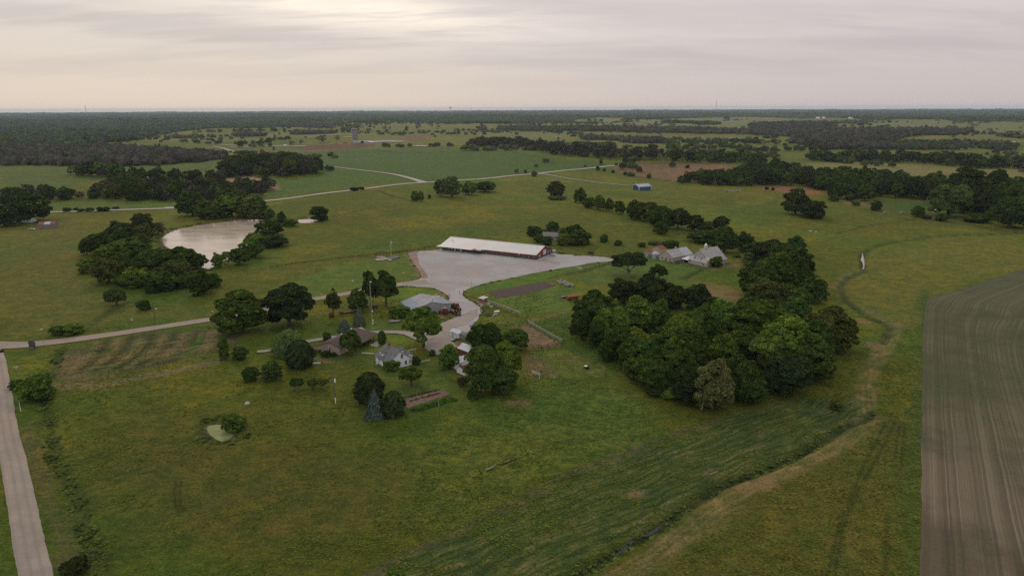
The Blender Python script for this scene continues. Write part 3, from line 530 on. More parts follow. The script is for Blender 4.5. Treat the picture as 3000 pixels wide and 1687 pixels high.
water('algae_pond_water', SMALL, -.42, (.24, .26, .10), .6, (.19, .22, .08), .25); water('creek_water', CREEKW, -.6, (.25, .22, .17), .08, grow=.3)
for q in (((300,1235),(200,1308)), ((440,1165),(320,1232))):
    a = P('C4', *q); hh = min(hz(*a[0]), hz(*a[1])); road('ditch_water', a, .6, mat('ditch_water', (.05,.05,.048), rough=.15), off=.2, step=.8, across=2, rough=.38)
road('mud_bar', P('B1', (2030,305),(2150,280),(2260,265),(2340,240),(2440,208)), [.5,1.6,2.2,1.2,.4], mat('wet_mud', (.03,.024,.02), rough=.5), off=.95, step=2, across=3, rough=.6)
# ------------------------------------------------------------------ trees
def leafmat(name, tr=.25, rough=.9, lo=.55, hi=1.5):
    m = bpy.data.materials.new(name); m.use_nodes = True; nt = m.node_tree; nt.nodes.clear()
    oi = nd(nt, 'ShaderNodeObjectInfo').outputs['Color']; isl = nd(nt, 'ShaderNodeNewGeometry').outputs['Random Per Island']; oc = nd(nt, 'ShaderNodeTexCoord').outputs['Object']
    f = math_(nt, 'ADD', math_(nt, 'MULTIPLY', isl, (hi-lo)), lo); k = nd(nt, 'ShaderNodeCombineXYZ', i_0=f, i_1=f, i_2=math_(nt, 'MULTIPLY', f, .9))
    c = mixc(nt, 1, oi, k.outputs[0], 'MULTIPLY'); n_ = noise(nt, oc, .45, 3, .6); c = mixc(nt, ramp(nt, n_, .40, .66), mixc(nt, 1, c, (.78, .80, .84), 'MULTIPLY'), mixc(nt, 1, c, (1.35, 1.28, 1.0), 'MULTIPLY'))
    d = nd(nt, 'ShaderNodeBsdfDiffuse'); nt.links.new(c, d.inputs[0]); t = nd(nt, 'ShaderNodeBsdfTranslucent'); nt.links.new(mixc(nt, 1, c, (1.3, 1.5, .6), 'MULTIPLY'), t.inputs[0])
    x = nd(nt, 'ShaderNodeMixShader'); x.inputs[0].default_value = tr; nt.links.new(d.outputs[0], x.inputs[1]); nt.links.new(t.outputs[0], x.inputs[2]); nt.links.new(x.outputs[0], nd(nt, 'ShaderNodeOutputMaterial').inputs[0]); return m
LEAF = leafmat('foliage', .3, lo=.5, hi=1.65); NEEDLE = leafmat('needles', .05, lo=.6, hi=1.35); BARK = mat('bark', (.085, .07, .056), (.05, .042, .035), 2); PBARK = mat('pale_bark', (.27, .24, .20), (.16, .14, .12), 2)
def unit(n, r):
    v = r.normal(size=(n, 3)); return v/np.linalg.norm(v, axis=1)[:, None]
def leaf_quads(pos, nrm, size, r, asp=.7, jit=.55):
    n = len(pos); N_ = nrm+unit(n, r)*jit; N_ /= np.linalg.norm(N_, axis=1)[:, None]; t = np.cross(N_, unit(n, r)); t /= np.linalg.norm(t, axis=1)[:, None]+1e-9; b = np.cross(N_, t)
    s = size[:, None]; t = t*s; b = b*s*asp
    V = np.stack([pos-t-b*.6, pos+t*.9-b, pos+t+b*.7, pos-t*.7+b], 1).reshape(-1, 3); F = np.arange(n*4).reshape(-1, 4); return V, F
def crown_pts(shape, seed, n):
    """points and outward directions for a crown in a box 10 wide (x,y) and 12 tall"""
    r = np.random.default_rng(seed)
    if shape in ('round', 'tall', 'spread', 'bush', 'bare', 'column'):
        cz, rz, rx, nl, lr = dict(round=(5.5, 6.3, 4.7, 90, (.85, 1.6)), tall=(5.9, 6.1, 4.5, 80, (.85, 1.55)), spread=(7.2, 4.6, 4.7, 60, (.9, 1.5)), bush=(5.0, 6.4, 4.6, 48, (1., 1.9)), bare=(6.2, 5.4, 4.6, 56, (.8, 1.5)), column=(6.2, 5.8, 4.4, 40, (.9, 1.6)))[shape]
        d = unit(nl, r); d[:, 2] = np.where(d[:, 2] < (-.45 if shape in ('spread', 'tall', 'column') else -.8), -d[:, 2]*.6, d[:, 2]); rad = r.uniform(.45, 1., nl)**.6
        C = d*rad[:, None]*np.array([rx-.9, rx-.9, rz-1.0]); C *= 1+.16*np.sin(np.arange(nl)*2.4)[:, None]; C[:, 2] += cz
        low = (C[:, 2] < cz-2.5) & (shape != 'bush'); C[low, :2] *= r.uniform(.7, 1.08, (low.sum(), 1))
        R = r.uniform(*lr, nl)*np.where(rad > .8, 1, 1.15)
        w_ = R**2/np.sum(R**2); k = r.choice(nl, n, p=w_); dd = unit(n, r); dd[:, 2] = np.abs(dd[:, 2])*1.05-.35; dd /= np.linalg.norm(dd, axis=1)[:, None]
        out = C[k]-np.array([0, 0, cz-1]); out /= np.linalg.norm(out, axis=1)[:, None]+1e-9; dd = dd+out*.45; dd /= np.linalg.norm(dd, axis=1)[:, None]
        p = C[k]+dd*R[k][:, None]*r.uniform(.80, 1.08, n)[:, None]
        keep = np.ones(n, bool)
        for i in range(nl):
            q = (np.linalg.norm(p-C[i], axis=1) < R[i]*.72); keep &= ~(q & (k != i))
        p = p[keep]; dd = dd[keep]; p[:, 2] = np.maximum(p[:, 2], .15)
        if shape == 'bush': p[:, 2] = np.minimum(p[:, 2], 12)
        return p, dd, r
    if shape in ('cedar', 'spruce'):
        z = r.uniform(0, 1, n)**1.25; th = r.uniform(0, 2*math.pi, n)
        if shape == 'spruce': tier = (z*11) % 1; rad = 5.7*(1-z)**.70*(1.06-.30*tier)*(1+.13*np.sin(th*7+np.floor(z*11)*2.1)); tilt = -.25
        else: rad = 4.7*np.sqrt(np.clip(1-((z-.30)/.70)**2, 0, 1))*np.where(z < .3, .72+.28*z/.3, 1)*(1+.14*np.sin(th*5+z*9)+.08*np.sin(th*11-z*17)); tilt = .35
        rad *= r.uniform(.80, 1.05, n); p = np.stack([rad*np.cos(th), rad*np.sin(th), .35+z*11.5], -1); d = np.stack([np.cos(th), np.sin(th), np.full(n, tilt+.5)], -1); return p, d/np.linalg.norm(d, axis=1)[:, None], r
    if shape == 'willow':
        p, d, r = crown_pts('round', seed, n); th = np.arctan2(p[:, 1], p[:, 0]); k = np.hypot(p[:, 0], p[:, 1]) > 2.4; drop = r.uniform(0, 1, len(p))*np.clip(p[:, 2]-1, 0, 5.5)*k; p[:, 2] -= drop; p[:, :2] *= (1+drop*.03)[:, None]; d[k, 2] *= .3; return p, d, r
PROTO = {}
def trunk_mesh(shape, seed):
    r = random.Random(seed); mb = MB()
    tall = {'round': 3.2, 'tall': 4.2, 'spread': 4.6, 'bush': 1.2, 'bare': 4, 'column': 3.2, 'cedar': 9, 'spruce': 10, 'willow': 3.4}[shape]; r0 = {'bush': .18, 'cedar': .28, 'spruce': .26}.get(shape, .42)
    if shape == 'spread':
        mb.tube((0, 0, -.4), (.2, .1, 2.2), .42, .36, 8); base = Vector((.2, .1, 2.1))
    else: mb.tube((0, 0, -.4), (.1, .05, tall), r0, r0*.62, 8); base = Vector((.1, .05, tall-.25))
    if shape in ('cedar', 'spruce'): return mb
    for k in range(9 if shape == 'bare' else 6):
        a = k*1.05+r.random(); L = r.uniform(2.2, 3.6) if shape != 'bush' else r.uniform(1.5, 3.5); up = r.uniform(.9, 1.7); m_ = base+Vector((math.cos(a), math.sin(a), up))*L*.55; e = m_+Vector((math.cos(a+.3), math.sin(a+.3), up*1.1))*L*.55
        mb.tube(base, m_, r0*.42, r0*.26, 6, False); mb.tube(m_, e, r0*.26, r0*.07, 5, False); a2 = a-.7
        mb.tube(m_, m_+Vector((math.cos(a2), math.sin(a2), .7))*L*.5, r0*.18, r0*.05, 5, False)
    return mb
def proto(shape, v=0, lod=0):
    key = (shape, v, lod)
    if key in PROTO: return PROTO[key]
    n, s = {0: (13000, .27), 1: (3800, .44), 2: (560, .95)}[lod]
    if shape == 'bare': n = int(n*.8); s *= .72
    if shape in ('cedar', 'spruce'): n = int(n*.85); s *= .92
    if shape == 'bush': s *= 1.05
    p, d, r = crown_pts(shape, 100+v*17+len(shape), n); size = r.uniform(.6, 1.35, len(p))*s
    if shape == 'willow': Vv, F = leaf_quads(p, d, size, r, .35, .3)
    else: Vv, F = leaf_quads(p, d, size, r)
    if lod == 2: PROTO[key] = (Vv, F); return PROTO[key]
    me = bpy.data.meshes.new('crown'); np_mesh(me, Vv, [F]); me.materials.append(NEEDLE if shape in ('cedar', 'spruce') else LEAF)
    if lod == 0:
        t = trunk_mesh(shape, v); tm = bpy.data.meshes.new('trunk'); tm.from_pydata(t.v, [], t.f); tm.materials.append(PBARK if (shape == 'spread' and v == 2) else BARK)
    else: tm = None
    PROTO[key] = (me, tm); return PROTO[key]
TONE = dict(d=((.038,.062,.016),'dark green'), m=((.052,.082,.018),'mid green'), b=((.074,.115,.022),'bright green'), y=((.095,.118,.026),'yellow green'), n=((.060,.050,.038),'brown thin-leaved'), g=((.054,.054,.038),'grey brown'), o=((.060,.074,.024),'olive'), k=((.032,.044,.018),'blackish green'), s=((.085,.112,.100),'silvery blue'), w=((.080,.092,.045),'pale flowering'), l=((.085,.115,.042),'pale green'), e=((.040,.058,.040),'bluish green'))  # e: far woods tone with some haze blue mixed in
SHP = dict(r=('round','tree','rounded tree','tree'), t=('tall','tree','tall tree','tree'), p=('spread','tree','spreading open tree','tree'), u=('bush','bush','bush','bush'), c=('cedar','cedar_tree','cedar','tree'), f=('spruce','spruce_tree','spruce','tree'), w=('willow','willow_tree','drooping willow','tree'), a=('bare','tree','sparse tree','tree'), h=('column','tree','narrow tree','tree'))
TREES = []
def world_tree(z, x0, x1, yt, yb, code, ctx, label=None, own=True):
    cx = (x0+x1)/2; g = at(z, cx, yb); d = math.hypot(*g); zz = ZM[z]; dep = d*FW[1]+H*-FW[2]; wd = (x1-x0)/zz[2]/FPX*dep
    sh = .40 if code[0] in 'ucfw' else .30; u = g/d; g = g+u*wd*sh; top = zat(z, cx, yt, g+u*wd*.10); gh = float(relief(g[:1], g[1:])[0]); h = max(top-gh, 1.0)
    if code[0] in 'rt' and own and ('wood' in ctx or 'barns' in ctx or 'corral' in ctx):                    # crowns in a wood hide each other's feet: keep them as tall as they are wide
        while h < .82*wd: g = g-u*.6; d -= .6; top = zat(z, cx, yt, g+u*wd*.10); gh = float(relief(g[:1], g[1:])[0]); h = top-gh
    TREES.append(dict(x=g[0], y=g[1], w=wd, h=h, code=code, ctx=ctx, label=label, own=own, px=wd*h/d**2))
ORD = ['', 'second', 'third', 'fourth', 'fifth', 'sixth', 'seventh', 'eighth', 'ninth', 'tenth', 'eleventh', 'twelfth', 'thirteenth', 'fourteenth', 'fifteenth', 'sixteenth', 'seventeenth', 'eighteenth', 'nineteenth', 'twentieth']
def grove(ctx, z, L):
    for e in L:
        zz = z
        if isinstance(e[0], str) and e[0] in ZM: zz, e = e[0], e[1:]
        world_tree(zz, *e[:5], ctx, e[5] if len(e) > 5 else None)
grove('by the ranch house yard', 'B6', [
 ('B2',140,820,645,1215,'rm','big bright topped maple between the farm road and the willow'), ('B2',780,1370,525,1135,'rk','big nearly black oak right of the maple beside the farm road'),
 (0,440,270,640,'wl','pale drooping willow standing left of the ranch house'), (180,520,400,790,'ck','dark broad cedar below the pale willow'), ('C2',1210,1300,1180-900,1310-900+0,'um') if 0 else (625,735,300,430,'um','small round bush on the drive behind the ranch house gable'),
 (825,975,145,318,'fs','small blue spruce behind the ranch house ridge'), ('B2',1878,2015,850,1105,'fs','tall narrow blue spruce behind the ranch house ridge'),
 (840,1140,280,640,'tm','leafy tree standing against the front of the ranch house'), (605,730,530,632,'ud','low dark shrub under the ranch house gable window'), (715,800,565,625,'ud','smallest shrub at the foot of the ranch house gable'),
 (1320,1425,288,470,'cd','narrow dark juniper between ranch house and farmhouse'), ('B3',350,870,930,1500,'tb','big leafy tree covering the drive below the metal shed'), ('B3',170,450,905,1095,'ub','wide shrub thicket against the left wall of the metal shed'),
 (1950,2050,530,620,'ud','clipped round bush under the big drive tree'), (1750,1860,600,735,'ud','bush at the right corner of the white farmhouse'), (1390,1600,640,812,'ub','leafy bush in front of the white farmhouse corner'), (1590,1895,745,1005,'pm','small spreading tree on the lawn below the farmhouse'),
 (2080,2340,450,800,'rb','round bright tree left of the white sheds'), (1040,1400,800,1235,'ck','large dark cedar behind the blue spruce by the garden'), (1370,1665,1040,1400,'ck','dark cedar right of the blue spruce by the garden'), (1180,1390,1020,1425,'fs','silvery blue spruce between two dark cedars by the garden'),
 (225,390,880,1075,'pd','small orchard tree left of the utility pole'), (430,560,890,1050,'po','grey leafed orchard tree beside the utility pole, left one'), (545,700,880,1040,'po','grey leafed orchard tree nearest the utility pole'),
 ('C2',1308,1405,318,405,'rd','left one of two dark orchard trees below the drive'), ('C2',1412,1532,290,405,'rd','right one of two dark orchard trees below the drive'), ('C2',1250,1335,208,292,'ud','round dark bush on the bend of the dirt drive'),
 ('B2',1520,1725,625,1000,'ho','slim feathery tree on the lawn behind the ranch house'), ('B2',1790,2060,630,940,'rd','leafy tree between slim tree and tall pair behind the spruce'), ('B2',1985,2190,380,860,'td','left one of the tall dark pair beside the farm road'), ('B2',2120,2450,400,880,'td','right one of the tall dark pair beside the farm road')])
grove('beside the corral', 'C6', [(265,880,-30,330,'rd','bluish dark tree behind the biggest corral tree, left'), (860,1345,40,430,'rm','round tree overhanging the brown corral'), (230,900,290,1150,'tm','largest tree left of the corral, over the white sheds'), (700,1215,240,1060,'tb','right half of the big tree clump left of the corral'), (290,760,700,1270,'td','lower dark tree in front of the big corral clump'), (640,1150,700,1240,'rd','shaded tree at the foot of the corral clump, lower right'), (280,520,1080,1290,'ud','low dark bush at the near foot of the corral clump'), (90,320,880,1060,'an','brown dead brush beside the white sheds')])
grove('at the foot of the left field', 'C2', [(283,350,92,155,'um','smaller of the two bushes beside the farm road'), (352,458,82,152,'ub','bigger of the two bushes beside the farm road'), (135,275,345,515,'ub','leafy bush at the corner by the county road'), (60,128,388,450,'ud','small dark bush beside the county road post'), (358,472,1335,1460,'uk','dark bush in the ditch at the bottom edge'), (1208,1322,556,675,'ub','round willow bush on the algae pond bank'), (1180,1240,150,290,'um','vine thicket below the big maple'),
 ('B1',1490,1628,1008,1142,'ud','round dark bush beside the tall pole above the farm road'), ('B1',1150,1375,868,1100,'ao','thin twiggy tree in the pasture below the pond'), ('C4',1345,1410,490,560,'uo','lone small bush on the mown slope'), ('C3',780,900,1320,1400,'ub','bright weedy bush at the bottom edge of the meadow')])
grove('on the pond near bank', 'B1', [(870,1010,350,540,'rm'), (950,1260,275,560,'rd'), (1175,1445,165,410,'rk'), (1430,1640,82,340,'rk'), (1450,1660,200,400,'ro'), (1640,1780,180,330,'ag'), (845,1065,570,745,'ub'), (1060,1400,400,700,'rm'), (1020,1330,560,860,'ro'), (1200,1600,345,600,'rm'), (1380,1720,450,760,'rd'), (1600,1870,455,740,'rm'), (1820,2130,445,720,'td'), (2000,2235,520,705,'rd'), (1345,1640,665,900,'rb'), (1250,1480,740,880,'rd'), (1590,1850,680,945,'rd'), (1740,2060,580,870,'ro'), (1700,1960,740,930,'rd'), (2035,2300,690,985,'rd'), (2200,2395,720,900,'rd'), (1920,2100,740,900,'um'), (1560,1760,860,955,'ud'), (1230,1420,250,430,'rd'), (1440,1620,310,470,'rm')])
grove('on the pond right bank', 'B2', [(100,240,175,378,'rb'), (225,365,160,355,'pb'), (330,570,100,348,'rd'), (450,745,0,255,'rm'), (690,1035,-60,115,'rk'), (560,760,-90,60,'rm'), ('A2',360,445,1090,1205,'rd'), ('A2',425,552,1158,1242,'um'), ('A2',270,375,1140,1210,'ul'), ('A2',60,230,1290,1440,'rb'), ('A2',150,430,1170,1330,'rd')])
grove('on the pond far shore', 'A1', [(1685,1960,905,1145,'rd'), (1860,2110,985,1175,'rd'), (2040,2340,920,1155,'rm'), (2290,2500,965,1165,'ro'), (2230,2330,890,1000,'rm'), ('A2',-20,160,975,1155,'ro'), ('A2',100,275,955,1155,'rd'), ('A2',200,350,1055,1165,'rm'), (1940,2100,920,1050,'rk')])
grove('in the middle pastures', 'A2', [(668,868,1040,1192,'uk','dark wind-bent tree at the muddy pond inlet'), (1618,1700,898,1000,'ub','left small tree below the road junction'), (1680,1752,905,1000,'rb','right small tree below the road junction'), (1780,1815,930,975,'ud','tiny bush between the small trees and the green clump'), (1838,1960,785,950,'rd','left tree of the green clump below the road'), (1900,2120,765,965,'rl','widest tree of the green clump below the road'), (2090,2250,812,940,'rb','middle tree of the green clump below the road'), (2220,2430,800,915,'rd','right tree of the green clump below the road'), (1048,1130,862,900,'uk','left bush straddling the gravel lane'), (1115,1190,858,890,'uk','right bush straddling the gravel lane'),
 ('A3',638,832,812,965,'rk','lone round tree with a pale bramble patch at its foot'), ('A3',650,860,945,988,'uw','pale bramble patch under the lone round tree'), ('A4',288,545,880,1125,'rk','left tree of the dark pair on the right hill'), ('A4',448,690,975,1168,'uk','right tree of the dark pair on the right hill'), ('A4',1508,1622,1042,1152,'rm','small round tree left of the white house trailer'), ('A4',1612,1692,1128,1168,'uk','low bush right of the small round tree'), ('A4',1742,1845,1105,1188,'ud','round bush in front of the white house trailer'), ('A4',1120,1225,985,1088,'ud','bush on the reddish bank left of the small field'), ('A4',950,1030,985,1040,'ul','pale bush on the reddish bank'), ('A4',735,825,935,1002,'um','bush at the wood corner above the reddish bank'), ('A4',2025,2225,1105,1205,'ud','wide bush below the shadowed wood opening'), ('A4',130,168,858,890,'uk'), ('A4',190,222,865,898,'uk'),
 ('A3',1140,1232,1305,1388,'um','feathery bush right of the overgrown house'), ('A3',1278,1362,1362,1418,'ud','low bush on the slope above the gravel tip'), ('A3',1505,1582,1378,1432,'ud','low bush left of the flowering shrub'), ('A3',1740,1905,1355,1442,'ud','rounded bush behind the long grey barn'), ('A3',1605,1755,1372,1418,'uw','pale flowering shrub behind the grain bins'), ('D2',2380,2574,465,560,'uw','pale flowering shrub right of the white barn'), ('D2',1785,2095,498,815,'um','round bush against the near wall of the white barn')])
grove('along the far fence', 'A3', [(1112,1152,662,708,'ud'), (1288,1322,638,662,'uk'), (1368,1408,716,752,'ud'), (1588,1636,733,782,'um'), (1255,1292,702,732,'ud'), (1955,1995,652,688,'ud'), (433,467,698,735,'ud'), (1175,1210,686,714,'ud'), (998,1025,655,672,'uk'), (1445,1462,625,642,'uk'), (2105,2140,808,845,'ud')])
grove('by the left house', 'A1', [(135,470,915,1205,'rd','huge rounded tree over the low white house at left'), (-60,165,1040,1245,'rk','dark tree at the left edge before the white house'), (-40,120,930,1050,'rd','tree at the left edge behind the white house'), (603,668,1052,1100,'uk','first round bush along the left gravel lane'), (698,735,1055,1085,'uk','smallest bush along the left gravel lane'), (728,797,1066,1098,'uk','third bush along the left gravel lane'), (818,884,1056,1096,'uk','fourth round bush along the left gravel lane'), (918,975,1048,1094,'uk','left of the joined bushes on the left gravel lane'), (970,1032,1046,1094,'uk','right of the joined bushes on the left gravel lane'), (1068,1130,1045,1072,'ug','pale twiggy bush at the end of the lane bushes')])
grove('round the empty house', 'A3', [(458,625,1222,1335,'ud'), (632,772,1188,1292,'rd'), (770,840,1240,1300,'ub'), (822,1005,1212,1335,'rd'), (725,905,1300,1420,'ub'), (858,1088,1258,1422,'ud'), (585,705,1318,1418,'ud'), (520,620,1300,1390,'um'), (600,760,1255,1330,'ag')])
grove('in the belt above the barns', 'A3', [(898,1022,868,1015,'rm'), (985,1105,955,1065,'um'), (1078,1205,943,1085,'rm'), (1188,1290,972,1095,'rd'), (1285,1395,985,1125,'rd'), (1398,1565,980,1175,'rd'), (1440,1560,1000,1160,'rk'), (1500,1725,988,1195,'ro'), (1600,1760,1080,1240,'rd'), (1640,1850,1030,1265,'rd'), (1660,1795,1180,1318,'ud'), (1790,1985,1048,1265,'rk'), (1945,2135,1112,1290,'rk'), (2060,2220,1180,1300,'ud'), (2208,2365,1128,1262,'rk'), (1978,2255,1255,1402,'ud'), (2195,2455,1235,1400,'rd'), (2430,2600,1285,1430,'rd')])
grove('right of the white barns', 'C5', [(1960,2265,20,225,'rd'), (1830,2060,-10,90,'rk'), (1735,1960,25,120,'ud'), (2060,2200,-30,120,'rd'), (1850,2150,105,305,'rm'), (1710,2000,165,345,'rd'), (1990,2240,130,330,'rd'), (1740,1900,90,210,'ul'), (1560,1800,500,720,'rm'), (1700,1900,400,560,'rd'), (1420,1600,440,640,'rd'), (1795,2095,285,440,'ro'), (1970,2230,330,520,'rm'), (2150,2360,280,495,'rd'), (2050,2200,240,360,'rd')])
grove('below the barns', 'C5', [(745,1010,88,300,'pk','open layered oak at the tip of the gravel yard'), (1030,1172,188,330,'pd','smaller flat topped tree below the oak'), (725,960,290,480,'rk'), (900,1180,265,470,'rk'), (1085,1310,325,520,'rk'), (1290,1495,330,540,'rk'), (990,1200,360,520,'rk')])
grove('at front of the big wood', 'C5', [(460,790,390,680,'rd','twisted tree at the left corner of the big wood'), (430,620,540,770,'rd'), (560,700,600,830,'rd'), (590,900,500,820,'rb'), (680,900,640,920,'rd'), (780,1090,440,760,'rb'), (960,1220,450,760,'rm'), (1100,1400,560,830,'rb'), (1290,1560,500,800,'rm'), (840,1040,660,900,'ry'), (780,980,750,1000,'rm'), (880,1130,720,1000,'rm'), (1000,1300,680,980,'rm'), (1200,1500,650,960,'rm'), (930,1200,860,1130,'rd'), (1130,1400,820,1130,'rd'), (1090,1310,1080,1222,'ub','bright low bush at the near edge of the big wood'), (1360,1650,890,1320,'rw','cream flowering tree at the near point of the big wood'), (1600,1840,860,1240,'rd'), (1430,1720,460,800,'rb'), (1450,1700,720,1040,'rm'), (960,1230,920,1190,'rd'), (1180,1440,960,1260,'rk'), (1240,1500,780,1060,'rd'), (840,1060,880,1080,'um'), (640,800,760,930,'rd'), (1010,1150,1080,1200,'ud'), (1480,1690,900,1200,'rm')])
grove('at right of the big wood', 'C5', [(1660,2050,430,720,'rm'), (1580,1900,640,920,'rm'), (1790,2040,690,1040,'py','yellowish tree with pale forked trunk inside the big wood'), (1860,2290,585,900,'rb'), (2000,2260,440,660,'rm'), (2210,2560,505,860,'ro'), (2040,2400,720,1060,'rd'), (1880,2230,850,1150,'rk'), (1700,1900,960,1220,'rk'), (2130,2420,620,900,'rd'), (2230,2420,830,1040,'ud'), (1640,1900,1000,1250,'rd'), (1900,2120,960,1170,'ud'), (1980,2180,560,760,'rb'), (1780,1960,560,740,'rd')])
grove('in the long right wood', 'A4', [(1700,2015,815,1110,'rl','big pale green tree at the front of the long right wood'), (2290,2560,965,1255,'rd','dark tree at the front right corner of the long wood'), (1880,2010,980,1110,'ud','round bush under the big pale green tree'), (2230,2400,690,900,'tk','tall ragged tree above the long right wood'), (1880,2190,690,880,'rk','wide crowned tree rising above the long right wood')])
# belts and woods filled in by area; the nearest of these also become trees of their own
def fill(ctx, z, poly, sp, hh, codes, wf=(.75, 1.1), own=True, jit=.45, inset=0):
    g = G(z, *poly); lo = g.min(0); hi = g.max(0); r = random.Random(len(TREES)+int(lo[0])); y = lo[1]
    while y < hi[1]:
        x = lo[0]
        while x < hi[0]:
            a = x+r.uniform(-jit, jit)*sp; b_ = y+r.uniform(-jit, jit)*sp
            if sdf(np.array([a]), np.array([b_]), g)[0] < -inset:
                h = r.uniform(*hh)*r.choice((.62, .85, 1., 1., 1.12, 1.22)); w_ = h*r.uniform(*wf)*1.05; c = r.choice(codes); d = math.hypot(a, b_)
                TREES.append(dict(x=a, y=b_, w=w_, h=h, code=c, ctx=ctx, label=None, own=own, px=w_*h/d**2*.6))
            x += sp
        y += sp
BR = ['an','ag','ag','an','rn','ro']; DK = ['rd','rm','rd','rk','ro']; MX = ['rd','ag','an','ro','rk','rm']
fill('in the mixed wood behind the pond', 'A1', ((780,985),(1700,1000),(2350,965),(2420,900),(2100,880),(1600,870),(1250,850),(1020,870),(960,930)), 11, (10, 15), MX)
fill('in the mixed wood behind the pond', 'A1', ((60,972),(780,990),(790,960),(60,950)), 10, (9, 13), ['an','ag','rd'])
fill('in the upper left tree line', 'A1', ((480,738),(750,765),(1000,790),(1500,815),(2100,870),(2100,820),(1600,790),(1000,760),(760,740)), 13, (11, 16), MX)
fill('above the pink dirt lot', 'A2', ((20,690),(100,770),(330,765),(450,775),(780,750),(700,665),(560,640),(400,640),(100,640)), 15, (14, 20), ['rk','rd','ag','ro','rk','an'])
fill('above the pink dirt lot', 'A1', ((2080,790),(2250,770),(2576,700),(2576,660),(2300,640),(2150,700)), 14, (12, 18), ['rk','rd','an','ro'])
fill('beside the pink dirt lot', 'A2', ((0,910),(200,960),(330,880),(300,850),(170,880),(0,860)), 12, (9, 13), ['ag','rd','an'])
fill('in the long right wood', 'A4', ((0,850),(300,850),(560,872),(690,930),(830,990),(1100,1000),(1250,960),(1600,975),(1700,1010),(1900,1110),(2050,1120),(2250,1180),(2500,1250),(2640,1265),(2640,900),(2100,880),(1700,860),(1400,830),(1000,800),(600,790),(300,720),(0,700)), 15, (13, 19), DK+['rm','rd','rk'])
fill('behind the reddish field', 'A3', ((1910,835),(2060,835),(2200,845),(2576,862),(2700,850),(2700,700),(2450,720),(2400,760),(2150,780),(1950,800)), 14, (10, 15), DK)
fill('behind the reddish field', 'A3', ((2000,632),(2480,642),(2700,700),(2700,600),(2400,600),(2000,600)), 16, (13, 18), DK+['rd'])
fill('on the right ridge', 'A4', ((560,622),(1000,627),(1500,637),(1900,667),(2100,692),(2700,695),(2700,655),(2100,640),(1500,610),(560,600)), 16, (14, 19), ['rk','rd','rk','ro'])
fill('in the brown creek wood', 'A3', ((0,485),(400,492),(620,545),(850,575),(1100,598),(1500,610),(2000,632),(2100,600),(1500,575),(1000,540),(600,500),(300,462),(0,455)), 17, (14, 20), BR+['ag','rk'])
fill('in the brown creek wood', 'A2', ((2170,490),(2576,492),(2576,460),(2200,465)), 18, (14, 20), BR)
# the country beyond
def dots(z, L, code, ctx, hf=1.):
    for (x, yb, wpx, hpx) in L: world_tree(z, x-wpx/2, x+wpx/2, yb-hpx, yb, code, ctx, own=False)
dots('A2', [(1225,337,50,30),(1582,335,36,50),(1120,330,34,26),(2290,282,24,20),(20,490,70,70),(210,488,60,66),(130,490,70,40)], 'rk', 'far')
dots('A2', [(1375,328,50,46),(1425,328,30,40),(1690,325,60,62),(1815,305,50,70),(1885,305,40,30),(930,432,50,60),(500,470,60,44),(590,465,40,50),(290,470,60,80),(780,450,110,80),(2030,265,60,26),(1700,265,50,40)], 'ag', 'far')
dots('A3', [(1050,262,60,40),(1108,262,46,40),(1163,256,50,34),(1680,288,34,46),(1505,250,34,42),(935,275,36,30),(618,228,40,28),(2348,232,60,38),(1385,282,40,24),(1410,250,160,34),(35,285,26,24)], 'rk', 'far')
dots('A3', [(1720,448,70,80),(1600,450,80,60),(1900,440,100,60),(2080,445,110,60),(2310,442,60,44),(2420,450,90,50),(2520,458,80,50),(1830,300,70,50),(870,300,40,34)], 'ag', 'far')
dots('A4', [(100,468,130,60),(240,468,90,60),(370,468,100,70),(1920,280,50,50),(2100,300,90,40),(2250,340,50,36),(2440,398,130,70),(2120,370,50,34),(1900,405,50,50),(1330,470,60,60),(690,240,30,20)], 'ag', 'far')
